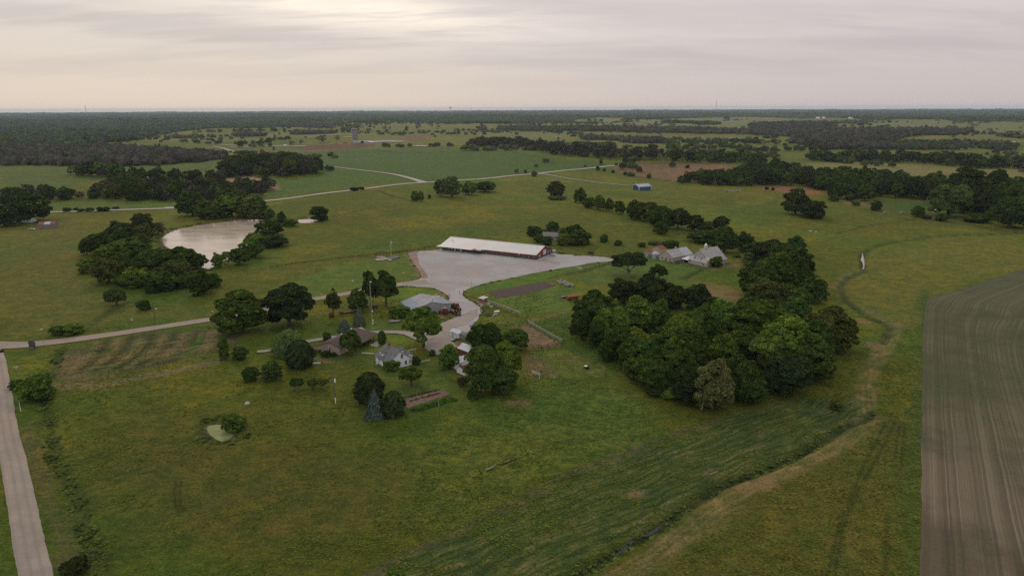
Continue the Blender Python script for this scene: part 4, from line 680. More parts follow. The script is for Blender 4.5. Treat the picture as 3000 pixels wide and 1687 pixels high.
FILLS = [('A1', ((-300,652),(400,660),(1100,668),(1500,658),(1900,625),(2120,600),(2090,580),(1750,545),(1100,500),(0,490),(-300,490)), 1., (9, 14), ['an','an','ag','an','rk']),
 ('A1', ((-600,490),(0,490),(700,480),(1230,430),(1240,405),(1660,345),(1900,318),(2300,300),(2576,300),(2700,300),(3300,265),(3300,200),(-600,200)), 1., (10, 16), ['re','ro','rd','re']),
 ('A2', ((0,315),(300,300),(520,270),(640,240),(900,248),(1250,262),(1480,255),(1900,235),(2150,265),(2576,270),(2576,180),(0,180)), 1., (9, 15), ['rd','rk','re' if 0 else 'rd','ro']),
 ('A3', ((0,262),(350,262),(420,262),(530,240),(560,255),(860,258),(870,235),(1000,225),(1350,215),(1500,225),(1780,225),(2000,208),(2576,205),(2576,172),(0,180)), 1., (9, 15), ['rd','rk','ro']),
 ('A4', ((0,205),(400,205),(1050,215),(1130,240),(1280,235),(1300,215),(1900,225),(2000,245),(2700,240),(2700,130),(0,165)), 1., (9, 15), ['rd','rk','ro']),
 ('A3', ((200,325),(1000,340),(1400,347),(1700,352),(2000,358),(2576,368),(2576,340),(1700,318),(1000,308),(620,300),(210,300)), 1, (9, 14), BR),
 ('A3', ((980,420),(1180,422),(1340,430),(1500,455),(1740,455),(1740,425),(1360,415),(1000,400)), 1, (10, 15), BR),
 ('A4', ((0,372),(300,380),(500,405),(560,500),(700,512),(1300,512),(1310,430),(1390,395),(1700,375),(2110,345),(2000,325),(1700,320),(1200,320),(850,325),(640,302),(1050,262),(1040,245),(600,262),(0,275)), 1., (9, 14), ['ag','an','ag','rn','rk']),
 ('A4', ((1290,512),(2000,505),(2100,480),(2300,520),(2500,515),(2500,480),(2300,460),(2000,450),(1400,450)), 1., (9, 13), ['ag','rk','rd','an']),
 ('A3', ((0,262),(230,262),(520,262),(520,240),(180,225),(0,235)), 1, (10, 14), ['rd','rk']), ('A3', ((1750,262),(1900,262),(2280,275),(2280,262),(2100,255),(1760,250)), 1, (10, 14), ['rk','rd']),
 ('A2', ((0,388),(245,388),(240,372),(0,360)), 1, (8, 12), BR), ('A2', ((500,370),(780,366),(910,358),(900,345),(520,352)), 1, (8, 12), BR), ('A2', ((430,295),(640,300),(860,312),(860,300),(650,285),(440,280)), 1, (8, 12), BR), ('A2', ((985,332),(1120,332),(1120,322),(985,322)), 1, (8, 12), BR), ('A2', ((2450,325),(2576,328),(2576,300),(2460,300)), 1, (9, 13), BR), ('A3', ((0,325),(60,328),(60,300),(0,300)), 1, (9, 13), BR),
 ('A1', ((1600,405),(1850,405),(1850,395),(1600,395)), 1, (8, 12), BR), ('A1', ((2230,390),(2500,385),(2500,375),(2230,375)), 1, (8, 12), BR)]
FAR = []
def far_fill(z, poly, dens, hh, codes):
    g = np.array(poly) if z is None else G(z, *[(x, max(y, (334-ZM[z][1])*ZM[z][2])) for x, y in poly]); th = np.arctan2(g[:, 0], g[:, 1]); lr_ = np.log(np.hypot(g[:, 0], g[:, 1])); gp = np.stack([th, lr_], -1); lo = gp.min(0); hi = gp.max(0)
    r = np.random.default_rng(len(FAR)); lr0 = lo[1]
    while lr0 < hi[1]:
        d = math.exp(lr0); wd = max(11, d*.0048); st = wd*.62/d; stl = min(max(wd*1.05/d, .0085), .06); t = np.arange(lo[0], hi[0], st); t = t+r.uniform(-.4, .4, len(t))*st; l = lr0+r.uniform(-.4, .4, len(t))*stl
        k = sdf(t, l, gp) < r.normal(0, .006, len(t))+.012*(fbm(t*900, l*900, 14, 61)-.5)
        for a, b_ in zip(t[k], l[k]):
            dd = math.exp(b_); FAR.append((dd*math.sin(a), dd*math.cos(a), wd*r.uniform(.55, 1.4), r.uniform(*hh)*r.uniform(.7, 1.15), codes[r.integers(len(codes))]))
        lr0 += stl
# hedgerows, creek lines and single trees scattered over the rolling pastures
hr = np.random.default_rng(77); OPEN = [G('A4', (545,630),(1900,675),(2576,700),(2576,760),(1200,740),(545,700)), G('A1', (0,655),(2200,600),(2100,760),(0,980)), G('A2', (430,540),(1100,505),(2576,520),(2576,750),(1750,800),(800,655)), G('A2', (380,440),(1700,380),(1700,500),(400,520))]
for _ in range(150):
    a = math.radians(hr.uniform(-38, 38)); d = math.exp(hr.uniform(math.log(1150), math.log(5200))); x, y = d*math.sin(a), d*math.cos(a); h0 = hr.uniform(-.5, .5)+(1.57 if hr.random() < .25 else 0); L_ = hr.uniform(60, 420)*d/2200; n_ = int(L_/(d*.0052+6)); dk = hr.random() < .45
    if any(sdf(np.array([x]), np.array([y]), q)[0] < 0 for q in OPEN): continue
    for i in range(max(n_, 1)):
        if hr.random() < .22: continue
        s_ = i*(d*.0052+6)-L_/2; px_, py_ = x+math.cos(h0)*s_+hr.normal(0, 6), y+math.sin(h0+.25*math.sin(s_/90))*s_+hr.normal(0, 6); FAR.append((px_, py_, hr.uniform(8, 15)*(1+d/9000), hr.uniform(6, 13), ['rd','rk','ro'][hr.integers(3)] if dk else ['ag','an','ro'][hr.integers(3)]))
for _ in range(420):
    a = math.radians(hr.uniform(-38, 38)); d = math.exp(hr.uniform(math.log(1000), math.log(5000))); FAR.append((d*math.sin(a), d*math.cos(a), hr.uniform(5, 12), hr.uniform(4, 10), ['rd','rk','ag','ro'][hr.integers(4)])) if not any(sdf(np.array([d*math.sin(a)]), np.array([d*math.cos(a)]), q)[0] < 0 for q in OPEN) else None
FILLS.append((None, [(d*math.sin(math.radians(t)), d*math.cos(math.radians(t))) for d, t in ((8600, -41), (9500, -20), (8800, -5), (9800, 10), (9000, 25), (9500, 41), (24500, 41), (24500, 0), (24500, -41))], 1., (12, 22), ['re', 're', 'ro', 'rd']))
for f_ in FILLS: far_fill(*f_)
TREES.sort(key=lambda t: -t['px'])
kinds = {'tree': 0}; IND = []; REST = []
vis = lambda t: abs(math.atan2(t['x'], t['y'])) < math.radians(38.2)
for t in TREES:
    if t['own'] and len(IND) < 400 and (t['label'] or t['code'][0] == 'u' or kinds['tree'] < 296) and vis(t):
        IND.append(t); kinds['tree'] += t['code'][0] != 'u'
    else: REST.append(t)
# words that tell the unnamed ones of a grove apart
groups = {}
for t in IND: groups.setdefault(t['ctx'], []).append(t)
for ctx, L in groups.items():
    un = [t for t in L if not t['label']]; by = {}
    for t in un: by.setdefault((t['code']), []).append(t)
    for code, M in by.items():
        nm = f"{TONE[code[1]][1]} {SHP[code[0]][2]} {ctx}"; M.sort(key=lambda t: math.hypot(t['x'], t['y'])); n = len(M)
        rows = [(M, '')] if n <= 12 else [(M[:n//2], 'nearer half'), (M[n//2:], 'farther half')] if n <= 24 else [(M[:n//3], 'front'), (M[n//3:2*n//3], 'middle'), (M[2*n//3:], 'back')]
        for R_, w_ in rows:
            R_.sort(key=lambda t: t['x']/t['y'])
            for i, t in enumerate(R_):
                o = '' if len(R_) == 1 else ('leftmost' if i == 0 else 'rightmost' if i == len(R_)-1 else ORD[i]+' from left')
                t['label'] = ', '.join(q for q in (nm, (w_+' '+o).strip()) if q)
seen = {}
for i, t in enumerate(IND):
    shape, nm, word, cat = SHP[t['code'][0]]; v = (i*7) % 3 if shape in ('round', 'tall', 'bare', 'spread') else i % 2
    if t['code'] == 'py': v = 2
    me_c, _ = proto(shape, v, 0 if t['px'] > .0016 else 1); _, tr = proto(shape, v, 0)
    e = bpy.data.objects.new(nm, None); COL.objects.link(e); e.empty_display_size = 1
    e.location = (t['x'], t['y'], hz(t['x'], t['y'])-.05); e.rotation_euler = (0, 0, (i*2.399) % 6.283); e.scale = (t['w']/9.6, t['w']/9.6, t['h']/12)
    tag(e, t['label'], cat, ('trees ' if cat == 'tree' else 'bushes ')+t['ctx'])
    c = link(bpy.data.objects.new('crown', me_c), e); k = link(bpy.data.objects.new('trunk', tr), e)
    rr_ = random.Random(i); b0 = TONE[t['code'][1]][0]; f_ = rr_.uniform(1.05, 1.55); hs = rr_.uniform(-.12, .12); c.color = (b0[0]*f_*(1+hs), b0[1]*f_, b0[2]*f_*(1-hs), 1)
# everything smaller or farther: one mass of woodland
def woodmat():
    m = bpy.data.materials.new('woodland_foliage'); m.use_nodes = True; nt = m.node_tree; nt.nodes.clear()
    v = nd(nt, 'ShaderNodeVertexColor', layer_name='Col').outputs[0]; isl = nd(nt, 'ShaderNodeNewGeometry').outputs['Random Per Island']; f = math_(nt, 'ADD', math_(nt, 'MULTIPLY', isl, .5), .72)
    oc = nd(nt, 'ShaderNodeTexCoord').outputs['Object']; f = math_(nt, 'MULTIPLY', f, ramp(nt, noise(nt, oc, .16, 4, .65), .3, .7, .62, 1.35)); k = nd(nt, 'ShaderNodeCombineXYZ', i_0=f, i_1=f, i_2=f)
    c = mixc(nt, 1, v, k.outputs[0], 'MULTIPLY'); d = nd(nt, 'ShaderNodeBsdfDiffuse'); nt.links.new(c, d.inputs[0]); nt.links.new(d.outputs[0], nd(nt, 'ShaderNodeOutputMaterial').inputs[0]); return m
VV = []; FF = []; CC = []; off = 0; r = np.random.default_rng(5)
lib = {s: [proto(s, v, 2) for v in range(3)] for s in ('round', 'bare', 'bush', 'tall')}
for t in REST:
    s = SHP[t['code'][0]][0]; s = s if s in lib else 'round'; pv, pf = lib[s][r.integers(3)]; d = math.hypot(t['x'], t['y'])
    if d > 1100: n = int(len(pf)*.45)*4; pv = pv[:n]; pf = pf[:n//4]; kz = 1.35
    else: kz = 1.
    a = r.uniform(0, 6.28); ca, sa = math.cos(a), math.sin(a); sc_ = t['w']/9.6; g0 = hz(t['x'], t['y'])
    q = np.stack([(pv[:, 0]*ca-pv[:, 1]*sa)*sc_+t['x'], (pv[:, 0]*sa+pv[:, 1]*ca)*sc_+t['y'], pv[:, 2]*t['h']/12+g0], -1)
    VV.append(q); FF.append(pf+off); off += len(q); b0 = np.array(TONE[t['code'][1]][0])*r.uniform(.8, 1.2); CC.append(np.tile(b0*1.15, (len(q), 1)))
import bmesh
bm = bmesh.new(); bmesh.ops.create_icosphere(bm, subdivisions=2, radius=1); iv = np.array([v.co[:] for v in bm.verts]); ifc = np.array([[v.index for v in f.verts] for f in bm.faces if f.calc_center_median().z > -.35]); bm.free()
if FAR:
    A = np.array([(a, b_, c, d) for a, b_, c, d, _ in FAR]); hh = hgt(A[:, 0], A[:, 1]); n = len(A)
    U = np.tile(iv, (n, 1, 1)); lump = 1+r.uniform(-.42, .42, (n, len(iv), 1)); U = U*lump
    U[:, :, 0] = U[:, :, 0]*A[:, 2, None]*.5+A[:, 0, None]; U[:, :, 1] = U[:, :, 1]*A[:, 2, None]*.5+A[:, 1, None]; U[:, :, 2] = (U[:, :, 2]*.55+.45)*A[:, 3, None]+hh[:, None]
    cc = np.array([TONE[c[-1][1]][0] for c in FAR])*np.array((1.1, 1.12, 1.2))*r.uniform(.82, 1.16, (n, 1))*(.85+.5*fbm(A[:, 0], A[:, 1], 300, 91))[:, None]; cc = np.repeat(cc, len(iv), axis=0)  # far crowns lightened and blued, distance haze put into their colour
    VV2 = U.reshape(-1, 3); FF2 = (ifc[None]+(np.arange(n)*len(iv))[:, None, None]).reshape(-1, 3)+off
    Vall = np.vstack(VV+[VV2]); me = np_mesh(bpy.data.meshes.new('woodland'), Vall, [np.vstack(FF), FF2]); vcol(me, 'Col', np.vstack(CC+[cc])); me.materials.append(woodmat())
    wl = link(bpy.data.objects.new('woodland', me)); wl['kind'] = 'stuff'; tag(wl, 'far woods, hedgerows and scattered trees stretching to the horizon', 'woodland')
print('TREES', len(IND), len(REST), len(FAR), kinds)
# ------------------------------------------------------------------ rank grass and weeds standing in the near meadows
def tufts(n, lo, hi, name, label, keep, cs, size, seed):
    r = np.random.default_rng(seed); a = np.radians(r.uniform(-39, 39, n)); d = np.exp(r.uniform(math.log(lo), math.log(hi), n)); x = d*np.sin(a); y = d*np.cos(a)
    k = keep(x, y, r); x = x[k]; y = y[k]; n = len(x); z = hgt(x, y); V = []; ang_ = r.uniform(0, 6.28, n); s = r.uniform(*size, n)*(1+ (np.hypot(x, y)-150)/900)
    base = np.stack([x, y, z], -1); parts = []
    for j in range(3):
        t = ang_+j*2.1; u = np.stack([np.cos(t), np.sin(t), np.zeros(n)], -1)*s[:, None]*.6; up = np.stack([np.sin(t)*.7, -np.cos(t)*.7, np.full(n, .3)], -1)*s[:, None]
        parts.append(np.stack([base-u, base+u, base+u*.65+up, base-u*.5+up*.85], 1))
    V = np.concatenate(parts, 0).reshape(-1, 3); F = np.arange(len(V)).reshape(-1, 4); me = np_mesh(bpy.data.meshes.new(name), V, [F]); c = np.array(cs)[r.integers(len(cs), size=n)]*r.uniform(.7, 1.25, (n, 1)); vcol(me, 'Col', np.tile(np.repeat(c, 4, axis=0), (3, 1)))
    me.materials.append(WM); o = link(bpy.data.objects.new(name, me)); o['kind'] = 'stuff'; tag(o, label, 'grass')
WM = woodmat(); WM.name = 'weeds'
BLOCK = [LOT, SMALL, POND, CF, P('C2', *[(b-8, c) for a, b, c in []]) if 0 else SMALL, P('B6', (1290,560),(1780,500),(1800,740),(1300,740)), P('B6', (520,420),(1320,330),(1330,480),(850,620),(500,600))]
roadln = P('C2', *c2l); farm = P('O', (-60,866),(150,857),(420,821),(680,774),(880,738),(1075,708)); mown = P('B6', (440,240),(1660,150),(2576,0),(2576,1240),(1640,1300),(1350,1000),(560,640))
def meadow(x, y, r):
    ok = r.random(len(x)) < ss(.36, .66, fbm(x, y, 9, 41)*.6+fbm(x, y, 48, 43)*.4)*.9
    for b_ in BLOCK+[mown]:
        m = local(x, y, b_, 1); q = np.zeros(len(x), bool); q[m] = sdf(x[m], y[m], b_) < .3; ok &= ~q
    ok &= seg_dist(x, y, roadln) > 6.5; ok &= seg_dist(x, y, farm) > 6; ok &= seg_dist(x, y, TRK) > 4; return ok
tufts(90000, 108, 330, 'meadow_grass', 'rough tufted grass and weeds growing over the near meadows', meadow, [(.095,.12,.018), (.108,.13,.02), (.115,.122,.022), (.082,.118,.018)], (.2, .45), 3)
def bank(x, y, r):
    q = np.minimum.reduce([seg_dist(x, y, LDITCH)-1.5, seg_dist(x, y, DITCH)-.8, np.abs(sdf(x, y, SMALL)-3.)-1.5, np.abs(sdf(x, y, POND)-4)-2.5, np.abs(sdf(x, y, LOT)-.4)-.1]); return (q < .6) & (r.random(len(x)) < ss(.4, .62, fbm(x, y, 5, 51))*.6)
tufts(260000, 108, 620, 'ditch_weeds', 'tall dark weeds lining the ditches, pond banks and field edge', bank, [(.075,.10,.026), (.09,.115,.03), (.06,.085,.024)], (.4, 1.0), 8)
# ------------------------------------------------------------------ buildings
def onface(o, z, x, y, nrm):
    """where the sight line to a photo point meets a wall plane of a thing, in the thing's own coordinates"""
    M = o.matrix_basis.inverted(); a = M @ Vector((0, 0, H)); d = ray(z, x, y); b_ = M @ (Vector((0, 0, H))+Vector(d)); return a, b_-a
def gwall(r, x0, x1, y0, y1, wh, rise, axis, wm, name='wall', apex=.5, base=-.6):
    if axis == 'x': return MB().prism([(y0, base), (y1, base), (y1, wh), (y0+(y1-y0)*apex, wh+rise), (y0, wh)], x0, x1, 'x').build(name, wm, r)
    return MB().prism([(x0, base), (x1, base), (x1, wh), (x0+(x1-x0)*apex, wh+rise), (x0, wh)], y0, y1, 'y').build(name, wm, r)
def groof(r, x0, x1, y0, y1, wh, rise, axis, rm, ov=.4, og=.4, th=.14, name='roof', apex=.5):
    mb = MB()
    if axis == 'x':
        m = y0+(y1-y0)*apex; s0 = rise/(m-y0); s1 = rise/(y1-m); up = .16
        mb.slab([(x0-og, y0-ov, wh-s0*ov+up), (x1+og, y0-ov, wh-s0*ov+up), (x1+og, m, wh+rise+up), (x0-og, m, wh+rise+up)], th)
        mb.slab([(x0-og, m, wh+rise+up), (x1+og, m, wh+rise+up), (x1+og, y1+ov, wh-s1*ov+up), (x0-og, y1+ov, wh-s1*ov+up)], th)
    else:
        m = x0+(x1-x0)*apex; s0 = rise/(m-x0); s1 = rise/(x1-m); up = .16
        mb.slab([(x0-ov, y0-og, wh-s0*ov+up), (m, y0-og, wh+rise+up), (m, y1+og, wh+rise+up), (x0-ov, y1+og, wh-s0*ov+up)], th)
        mb.slab([(m, y0-og, wh+rise+up), (x1+ov, y0-og, wh-s1*ov+up), (x1+ov, y1+og, wh-s1*ov+up), (m, y1+og, wh+rise+up)], th)
    return mb.build(name, rm, r)
def opening(r, face, c, u, z0, w_, h, kind='window', fm=None, pm=None, fr=.10, label=None):
    """window or door on a wall: face F/B/L/R, c = wall plane, u = centre along it"""
    fm = fm or WHITE; pm = pm or GLASS; s = {'F': -1, 'L': -1, 'B': 1, 'R': 1}[face]
    def bx(a0, a1, b0, b1, t0, t1):
        lo, hi = sorted((c+s*t0, c+s*t1))
        return (a0, a1, lo, hi, b0, b1) if face in 'FB' else (lo, hi, a0, a1, b0, b1)
    mb = MB(); a0, a1 = u-w_/2, u+w_/2; z1 = z0+h
    mb.box(*bx(a0-fr, a0, z0-fr, z1+fr, .004, .07)); mb.box(*bx(a1, a1+fr, z0-fr, z1+fr, .004, .07)); mb.box(*bx(a0, a1, z1, z1+fr, .004, .07)); mb.box(*bx(a0, a1, z0-fr, z0, .004, .09))
    if kind == 'window': mb.box(*bx(a0, a1, z0+h/2-.03, z0+h/2+.03, .004, .06))
    fo = mb.build(kind, fm, r, label=label); MB().box(*bx(a0, a1, z0, z1, .002, .03)).build('pane' if kind == 'window' else 'panel', pm, fo); return fo
SHING = mat('brown_shingles', (.105, .078, .068), (.075, .058, .052), 1.4, .95, bump=.3, wave=(2, .3, .25)); GSHING = mat('grey_shingles', (.17, .17, .175), (.12, .115, .11), 1, .95, wave=(2, .3, .3)); TANS = mat('tan_siding', (.44, .35, .27), (.40, .32, .25), 1, wave=(2, .24, .3))
MROOF = mat('cream_metal_roof', (.60, .575, .54), (.55, .525, .49), .12, .5, .0, wave=(0, .9, .14), grime=.04); REDS = mat('dark_red_siding', (.19, .055, .042), (.15, .045, .036), .8, .7, wave=(0, .6, .3)); GRNS = mat('dark_green_siding', (.040, .070, .052), (.03, .055, .042), .8, .7, wave=(0, .6, .3))
# long red and green hall with pale metal roof
fl, fr_ = flat('D3', 165, 335), flat('D3', 1935, 530); rz = ang(fl, fr_)
r = root('hall', 'very long low hall with pale metal roof and red walls above green wainscot', 'hall', fl, rz); L, W = 69, 23.5; r.scale = (1, 1, 1.1)
gwall(r, 0, L, 0, W, 2.95, 3.15, 'x', REDS); MB().box(17.6, L+.03, -.04, -.003, -.5, 1.25).box(L+.003, L+.04, 0, W, -.5, 1.25).build('wainscot', GRNS, r); B(-.03, 17.55, -.05, -.003, -.5, 2.7).build('entrance_wall', GRNS, r, label='dark green entrance wall')
mb = MB(); m = W/2; up = .16
mb.slab([(31.1, -.5, 2.95), (L+.5, -.5, 2.95), (L+.5, m, 6.26), (31.1, m, 6.26)], .14); mb.slab([(-1.2, 0, 3.08), (31.1, 0, 3.08), (31.1, m, 6.26), (-.8, m, 6.26)], .14); mb.slab([(-2.6, -3.3, 2.55), (31.1, -3.3, 2.55), (31.1, 0, 3.08), (-1.2, 0, 3.08)], .14)
mb.slab([(-.8, m, 6.26), (L+.5, m, 6.26), (L+.5, W+.5, 2.95), (-1.2, W+.5, 2.95)], .14); rf = mb.build('roof', MROOF, r); MB().box(-.9, L+.55, m-.25, m+.25, 6.27, 6.33).build('ridge_cap', mat('ridge_metal', (.6, .58, .54)), rf)
for x, y in ((5, 5.5), (66, 8)): MB().tube((x, y, 4), (x, y, 5.6), .15).build('vent_pipe', GREY, rf)
for u, z0, w_, h in ((1.8, 1.2, 1., .9), (5.3, .9, .8, 1.2), (7.7, .9, .9, 1.2), (15.9, 1.6, .9, .7)): opening(r, 'F', -.05, u, z0, w_, h)
for u in (10.2, 14.5): opening(r, 'F', -.05, u, 0, .95, 2.1, 'door', WHITE, mat('white_door', (.6, .6, .6)))
opening(r, 'F', -.05, 12.4, .5, 2.4, 1.4, 'window', DWOOD); 
for u in (2, 9, 17.4, 24): MB().tube((u, -3.1, -.3), (u, -3.1, 2.5), .09, n=6).build('porch_post', WOOD, r)
mb = MB().tube((26.1, -4.4, -.3), (26.1, -4.4, 3.0), .14).tube((29.9, -4.4, -.3), (29.9, -4.4, 3.0), .14); ep = mb.build('entrance_posts', WOOD, r); ep.name = 'entrance_frame'
SIGNM = mat('pinkish_sign_board', (.42, .25, .18), (.36, .2, .14), 2); MB().prism([(25.6, 2.7), (30.4, 2.7), (30.4, 3.2), (29.3, 3.3), (28.6, 3.75), (27.4, 3.75), (26.7, 3.3), (25.6, 3.2)], -4.65, -4.5, 'y').build('entrance_sign', SIGNM, ep); MB().slab([(25.6, -4.5, 3.0), (30.4, -4.5, 3.0), (30.4, -1.5, 3.05), (25.6, -1.5, 3.05)], .1).build('entrance_canopy', MROOF, r)
opening(r, 'R', L, 12.2, -.1, 3.6, 3.9, 'door', WHITE, mat('white_roller_door', (.62, .63, .64), wave=(2, .5, .2)), label='tall white roller door'); opening(r, 'R', L, 5.3, 0, 1., 2.1, 'door', WHITE, mat('white_door', (.6,)*3))
for u in (17, 20.8): opening(r, 'R', L, u, 1.2, .7, 1.3)
for u in (56.5, 60.6, 63.8, 67.3): B(u, u+.35, -.12, -.045, 1.25, 1.55).build('wall_vent', WHITE, r)
for u in (57.6, 31.7): B(u-.3, u+.3, -.8, -.55, 2.3, 2.75).build('wall_lamp', WHITE, r)
sheet('concrete_apron', P('D3', (1935,535),(2010,495),(2100,470),(2200,415),(2260,405),(2270,425),(2100,510),(2040,545)), CONC, 1.5, .2, .1); sheet('concrete_walk', P('D3', (60,345),(150,325),(590,400),(580,382),(165,340),(165,352),(590,405),(560,402),(160,356)) if 0 else P('D3', (62,347),(165,328),(590,385),(585,404),(300,372),(165,352)), CONC, 1.5, .2, .1)
# machine shed
fs = flat('C7', 1755, 495); th = .46; e = np.array([math.cos(th), math.sin(th)]); o_ = fs-e*18.8; BLUR = mat('bluish_sheet_roof', (.23, .27, .33), (.19, .22, .27), .4, .75, .0, wave=(0, .8, .2)); SROOF = mat('worn_sheet_roof', (.34, .335, .335), (.25, .25, .26), .35, .75, .0, wave=(1, .9, .2))
r = root('machine_shed', 'wide grey sheet metal machine shed with a worn low gable roof', 'shed', o_, th); Wd, Dp = 18.8, 15.5
MB().prism([(0, -.6), (Wd, -.6), (Wd, 3.15), (14.8, 3.7), (9.6, 5.1), (0, 2.5)], 0, Dp, 'y').build('wall', mat('shed_sheeting', (.36, .37, .39), (.28, .29, .30), .5, .6, .15, wave=(0, .6, .35)), r)
up = .14; MB().slab([(4.6, -.3, 3.74+up), (9.6, -.3, 5.1+up), (9.6, Dp+.3, 5.1+up), (4.6, Dp+.3, 3.74+up)], .1).build('roof', SROOF, r); MB().slab([(-.4, -.3, 2.4+up), (4.6, -.3, 3.74+up), (4.6, Dp+.3, 3.74+up), (-.4, Dp+.3, 2.4+up)], .1).build('lean_to_roof', BLUR, r)
MB().slab([(9.6, -.3, 5.1+up), (14.8, -.3, 3.7+up), (14.8, Dp+.3, 3.7+up), (9.6, Dp+.3, 5.1+up)], .1).build('roof', SROOF, r); MB().slab([(14.8, -.3, 3.7+up), (19.2, -.3, 3.1+up), (19.2, Dp-3, 3.1+up), (14.8, Dp-3, 3.7+up)], .1).build('lean_to_roof', BLUR, r)
for y0 in (3.2, 9.): MB().slab([(5.6, y0, 4.22), (8.4, y0, 4.98), (8.4, y0+.7, 4.98), (5.6, y0+.7, 4.22)], .05).build('skylight', GREY, r)
B(10.6, 13.2, -.06, -.003, -.3, 3.0).build('sliding_door', STEEL, r)
for x in (-.05, Wd-.08): B(x, x+.13, -.05, -.003, -.5, 3.15 if x > 1 else 2.4).build('corner_trim', GREY, r)
# brown roofed ranch house
o_ = np.array((-65.3, 243.9)); rz = math.atan2(.907, .42); r = root('ranch_house', 'long tan ranch house with brown shingle roof and open porch', 'house', o_, rz); L = 20.
gwall(r, 0, L-.5, 0, 9, 3.1, 1.6, 'x', TANS)
mb = MB(); m = 4.5; mb.slab([(-.6, -.5, 3.1), (8.4, -.5, 3.1), (8.4, m, 4.86), (-.6, m, 4.86)], .16); mb.slab([(8.4, -4.4, 2.75), (20.6, -3.6, 2.75), (17.8, m, 4.86), (8.4, m, 4.86)], .16); mb.slab([(-.6, m, 4.86), (17.8, m, 4.86), (20.9, 9.5, 3.1), (-.6, 9.5, 3.1)], .16)
mb.slab([(17.8, m, 4.86), (20.6, -3.6, 2.75), (21.4, 3, 2.85), (20.9, 9.5, 3.1)], .16); rf = mb.build('roof', SHING, r); MB().tube((13.2, 4.5, 4.7), (13.2, 4.5, 5.8), .22).lathe([(.34, 5.8), (.34, 6.0), (.05, 6.15)], (13.2, 4.5, 0), 8).build('flue', WHITE, rf)
MB().tube((9.2, 6, 4.3), (9.2, 6, 6.6), .04).build('aerial', GREY, rf); MB().lathe([(.02, 0), (.5, .22), (.52, .26), (.02, .08)], (8.4, 5.6, 4.75), 12, 'x').build('satellite_dish', WHITE, rf)
for x in (8.7, 12.5, 16.4, 20.): MB().tube((x, -3.7, -.3), (x, -3.6, 2.7), .1, n=6).build('porch_post', DWOOD, r)
opening(r, 'L', 0, 4.6, 1., .9, 1.5, label='tall window in the gable wall'); opening(r, 'F', 0, 4, 1., 1.2, 1.2); opening(r, 'F', 0, 11, 0, 1., 2.1, 'door', WHITE, DARK); opening(r, 'F', 0, 15, 1., 1.6, 1.2)
dk = MB().box(-1.2, 2.4, 9.05, 12, .9, 1.05).build('deck', WOOD, r); mb = MB(); mr = mat('deck_red_wood', (.22, .10, .065), (.16, .08, .055), 3)
for x, y in ((-1.1, 9.2), (-1.1, 11.9), (2.3, 11.9), (.6, 11.9)): mb.tube((x, y, -.4), (x, y, 2.0), .07, n=5)
mb.box(-1.15, -1.05, 9.2, 11.9, 1.85, 1.95).box(-1.1, 2.3, 11.85, 11.95, 1.85, 1.95).box(-1.14, -1.08, 9.2, 11.9, 0, 1.1); mb.build('railing', mr, dk)
# white farmhouse
o_ = np.array((-44.1, 228.2)); rz = math.atan2(.585, .81); r = root('farmhouse', 'white one and a half storey farmhouse with grey roof and dormers', 'house', o_, rz); W, D = 9.2, 10.7
gwall(r, 0, W, 0, D, 2.75, 3.4, 'y', WSIDE); rf = groof(r, 0, W, 0, D, 2.75, 3.4, 'y', GSHING, .45, .35); rs = mat('rust_stain', (.25, .095, .055), (.14, .1, .09), 1.6)
MB().slab([(1.9, 7.0, 4.42), (4.5, 7.7, 6.34), (4.5, 8.3, 6.34), (1.9, 7.4, 4.42)], .03).build('rust_streak', rs, rf); MB().slab([(4.65, 7.5, 6.34), (7.3, 7.1, 4.42), (7.3, 7.4, 4.42), (4.65, 8.2, 6.34)], .03).build('rust_streak', rs, rf)
BRK = mat('red_brick', (.22, .085, .06), (.15, .07, .05), 5); MB().box(4.2, 4.9, 7.9, 8.6, 5.4, 7.1).box(4.1, 5., 7.8, 8.7, 7.1, 7.22).build('chimney', BRK, rf)
for s in (0, 1):                                   # dormers, one on each slope
    mir = (lambda x: x) if s == 0 else (lambda x: W-x); y0, y1 = (6.0, 8.3) if s == 0 else (4.9, 7.4); yc = (y0+y1)/2; zt = 4.55
    v = [(mir(.7), y0, 3.0), (mir(.7), y1, 3.0), (mir(.7), y1, zt), (mir(.7), yc, zt+.75), (mir(.7), y0, zt), (mir(3.6), y0, 3.0), (mir(3.6), y1, 3.0), (mir(3.6), y1, zt), (mir(4.2), yc, zt+.75), (mir(3.6), y0, zt)]
    dm = MB().add(v, [(0, 1, 2, 3, 4), (5, 6, 7, 8, 9)[::-1], (0, 5, 9, 4), (1, 6, 7, 2), (4, 9, 8, 3), (2, 7, 8, 3), (0, 1, 6, 5)]).build('dormer', WSIDE, r)
    MB().slab([(mir(.4), y0-.25, zt-.05), (mir(3.8), y0-.25, zt-.05), (mir(4.4), yc, zt+.88), (mir(.4), yc, zt+.88)], .08).slab([(mir(.4), yc, zt+.88), (mir(4.4), yc, zt+.88), (mir(3.8), y1+.25, zt-.05), (mir(.4), y1+.25, zt-.05)], .08).build('dormer_roof', GSHING, dm)
    opening(dm, 'L' if s == 0 else 'R', mir(.7), yc, 3.7, .6, .8, fr=.06)
for u, z0, h, w_ in ((5.4, 3.5, 1.5, .85), (6.85, .9, 1.4, .8), (8.55, .9, 1.35, .5), (2.6, .9, 1.4, .8)): opening(r, 'F', 0, u, z0, w_, h, fm=WHITE if z0 > 3 else None, pm=DARK if z0 < 3 else GLASS)
for u in (7.6, 4.2): opening(r, 'L', 0, u, .9, .8, 1.3, pm=DARK)
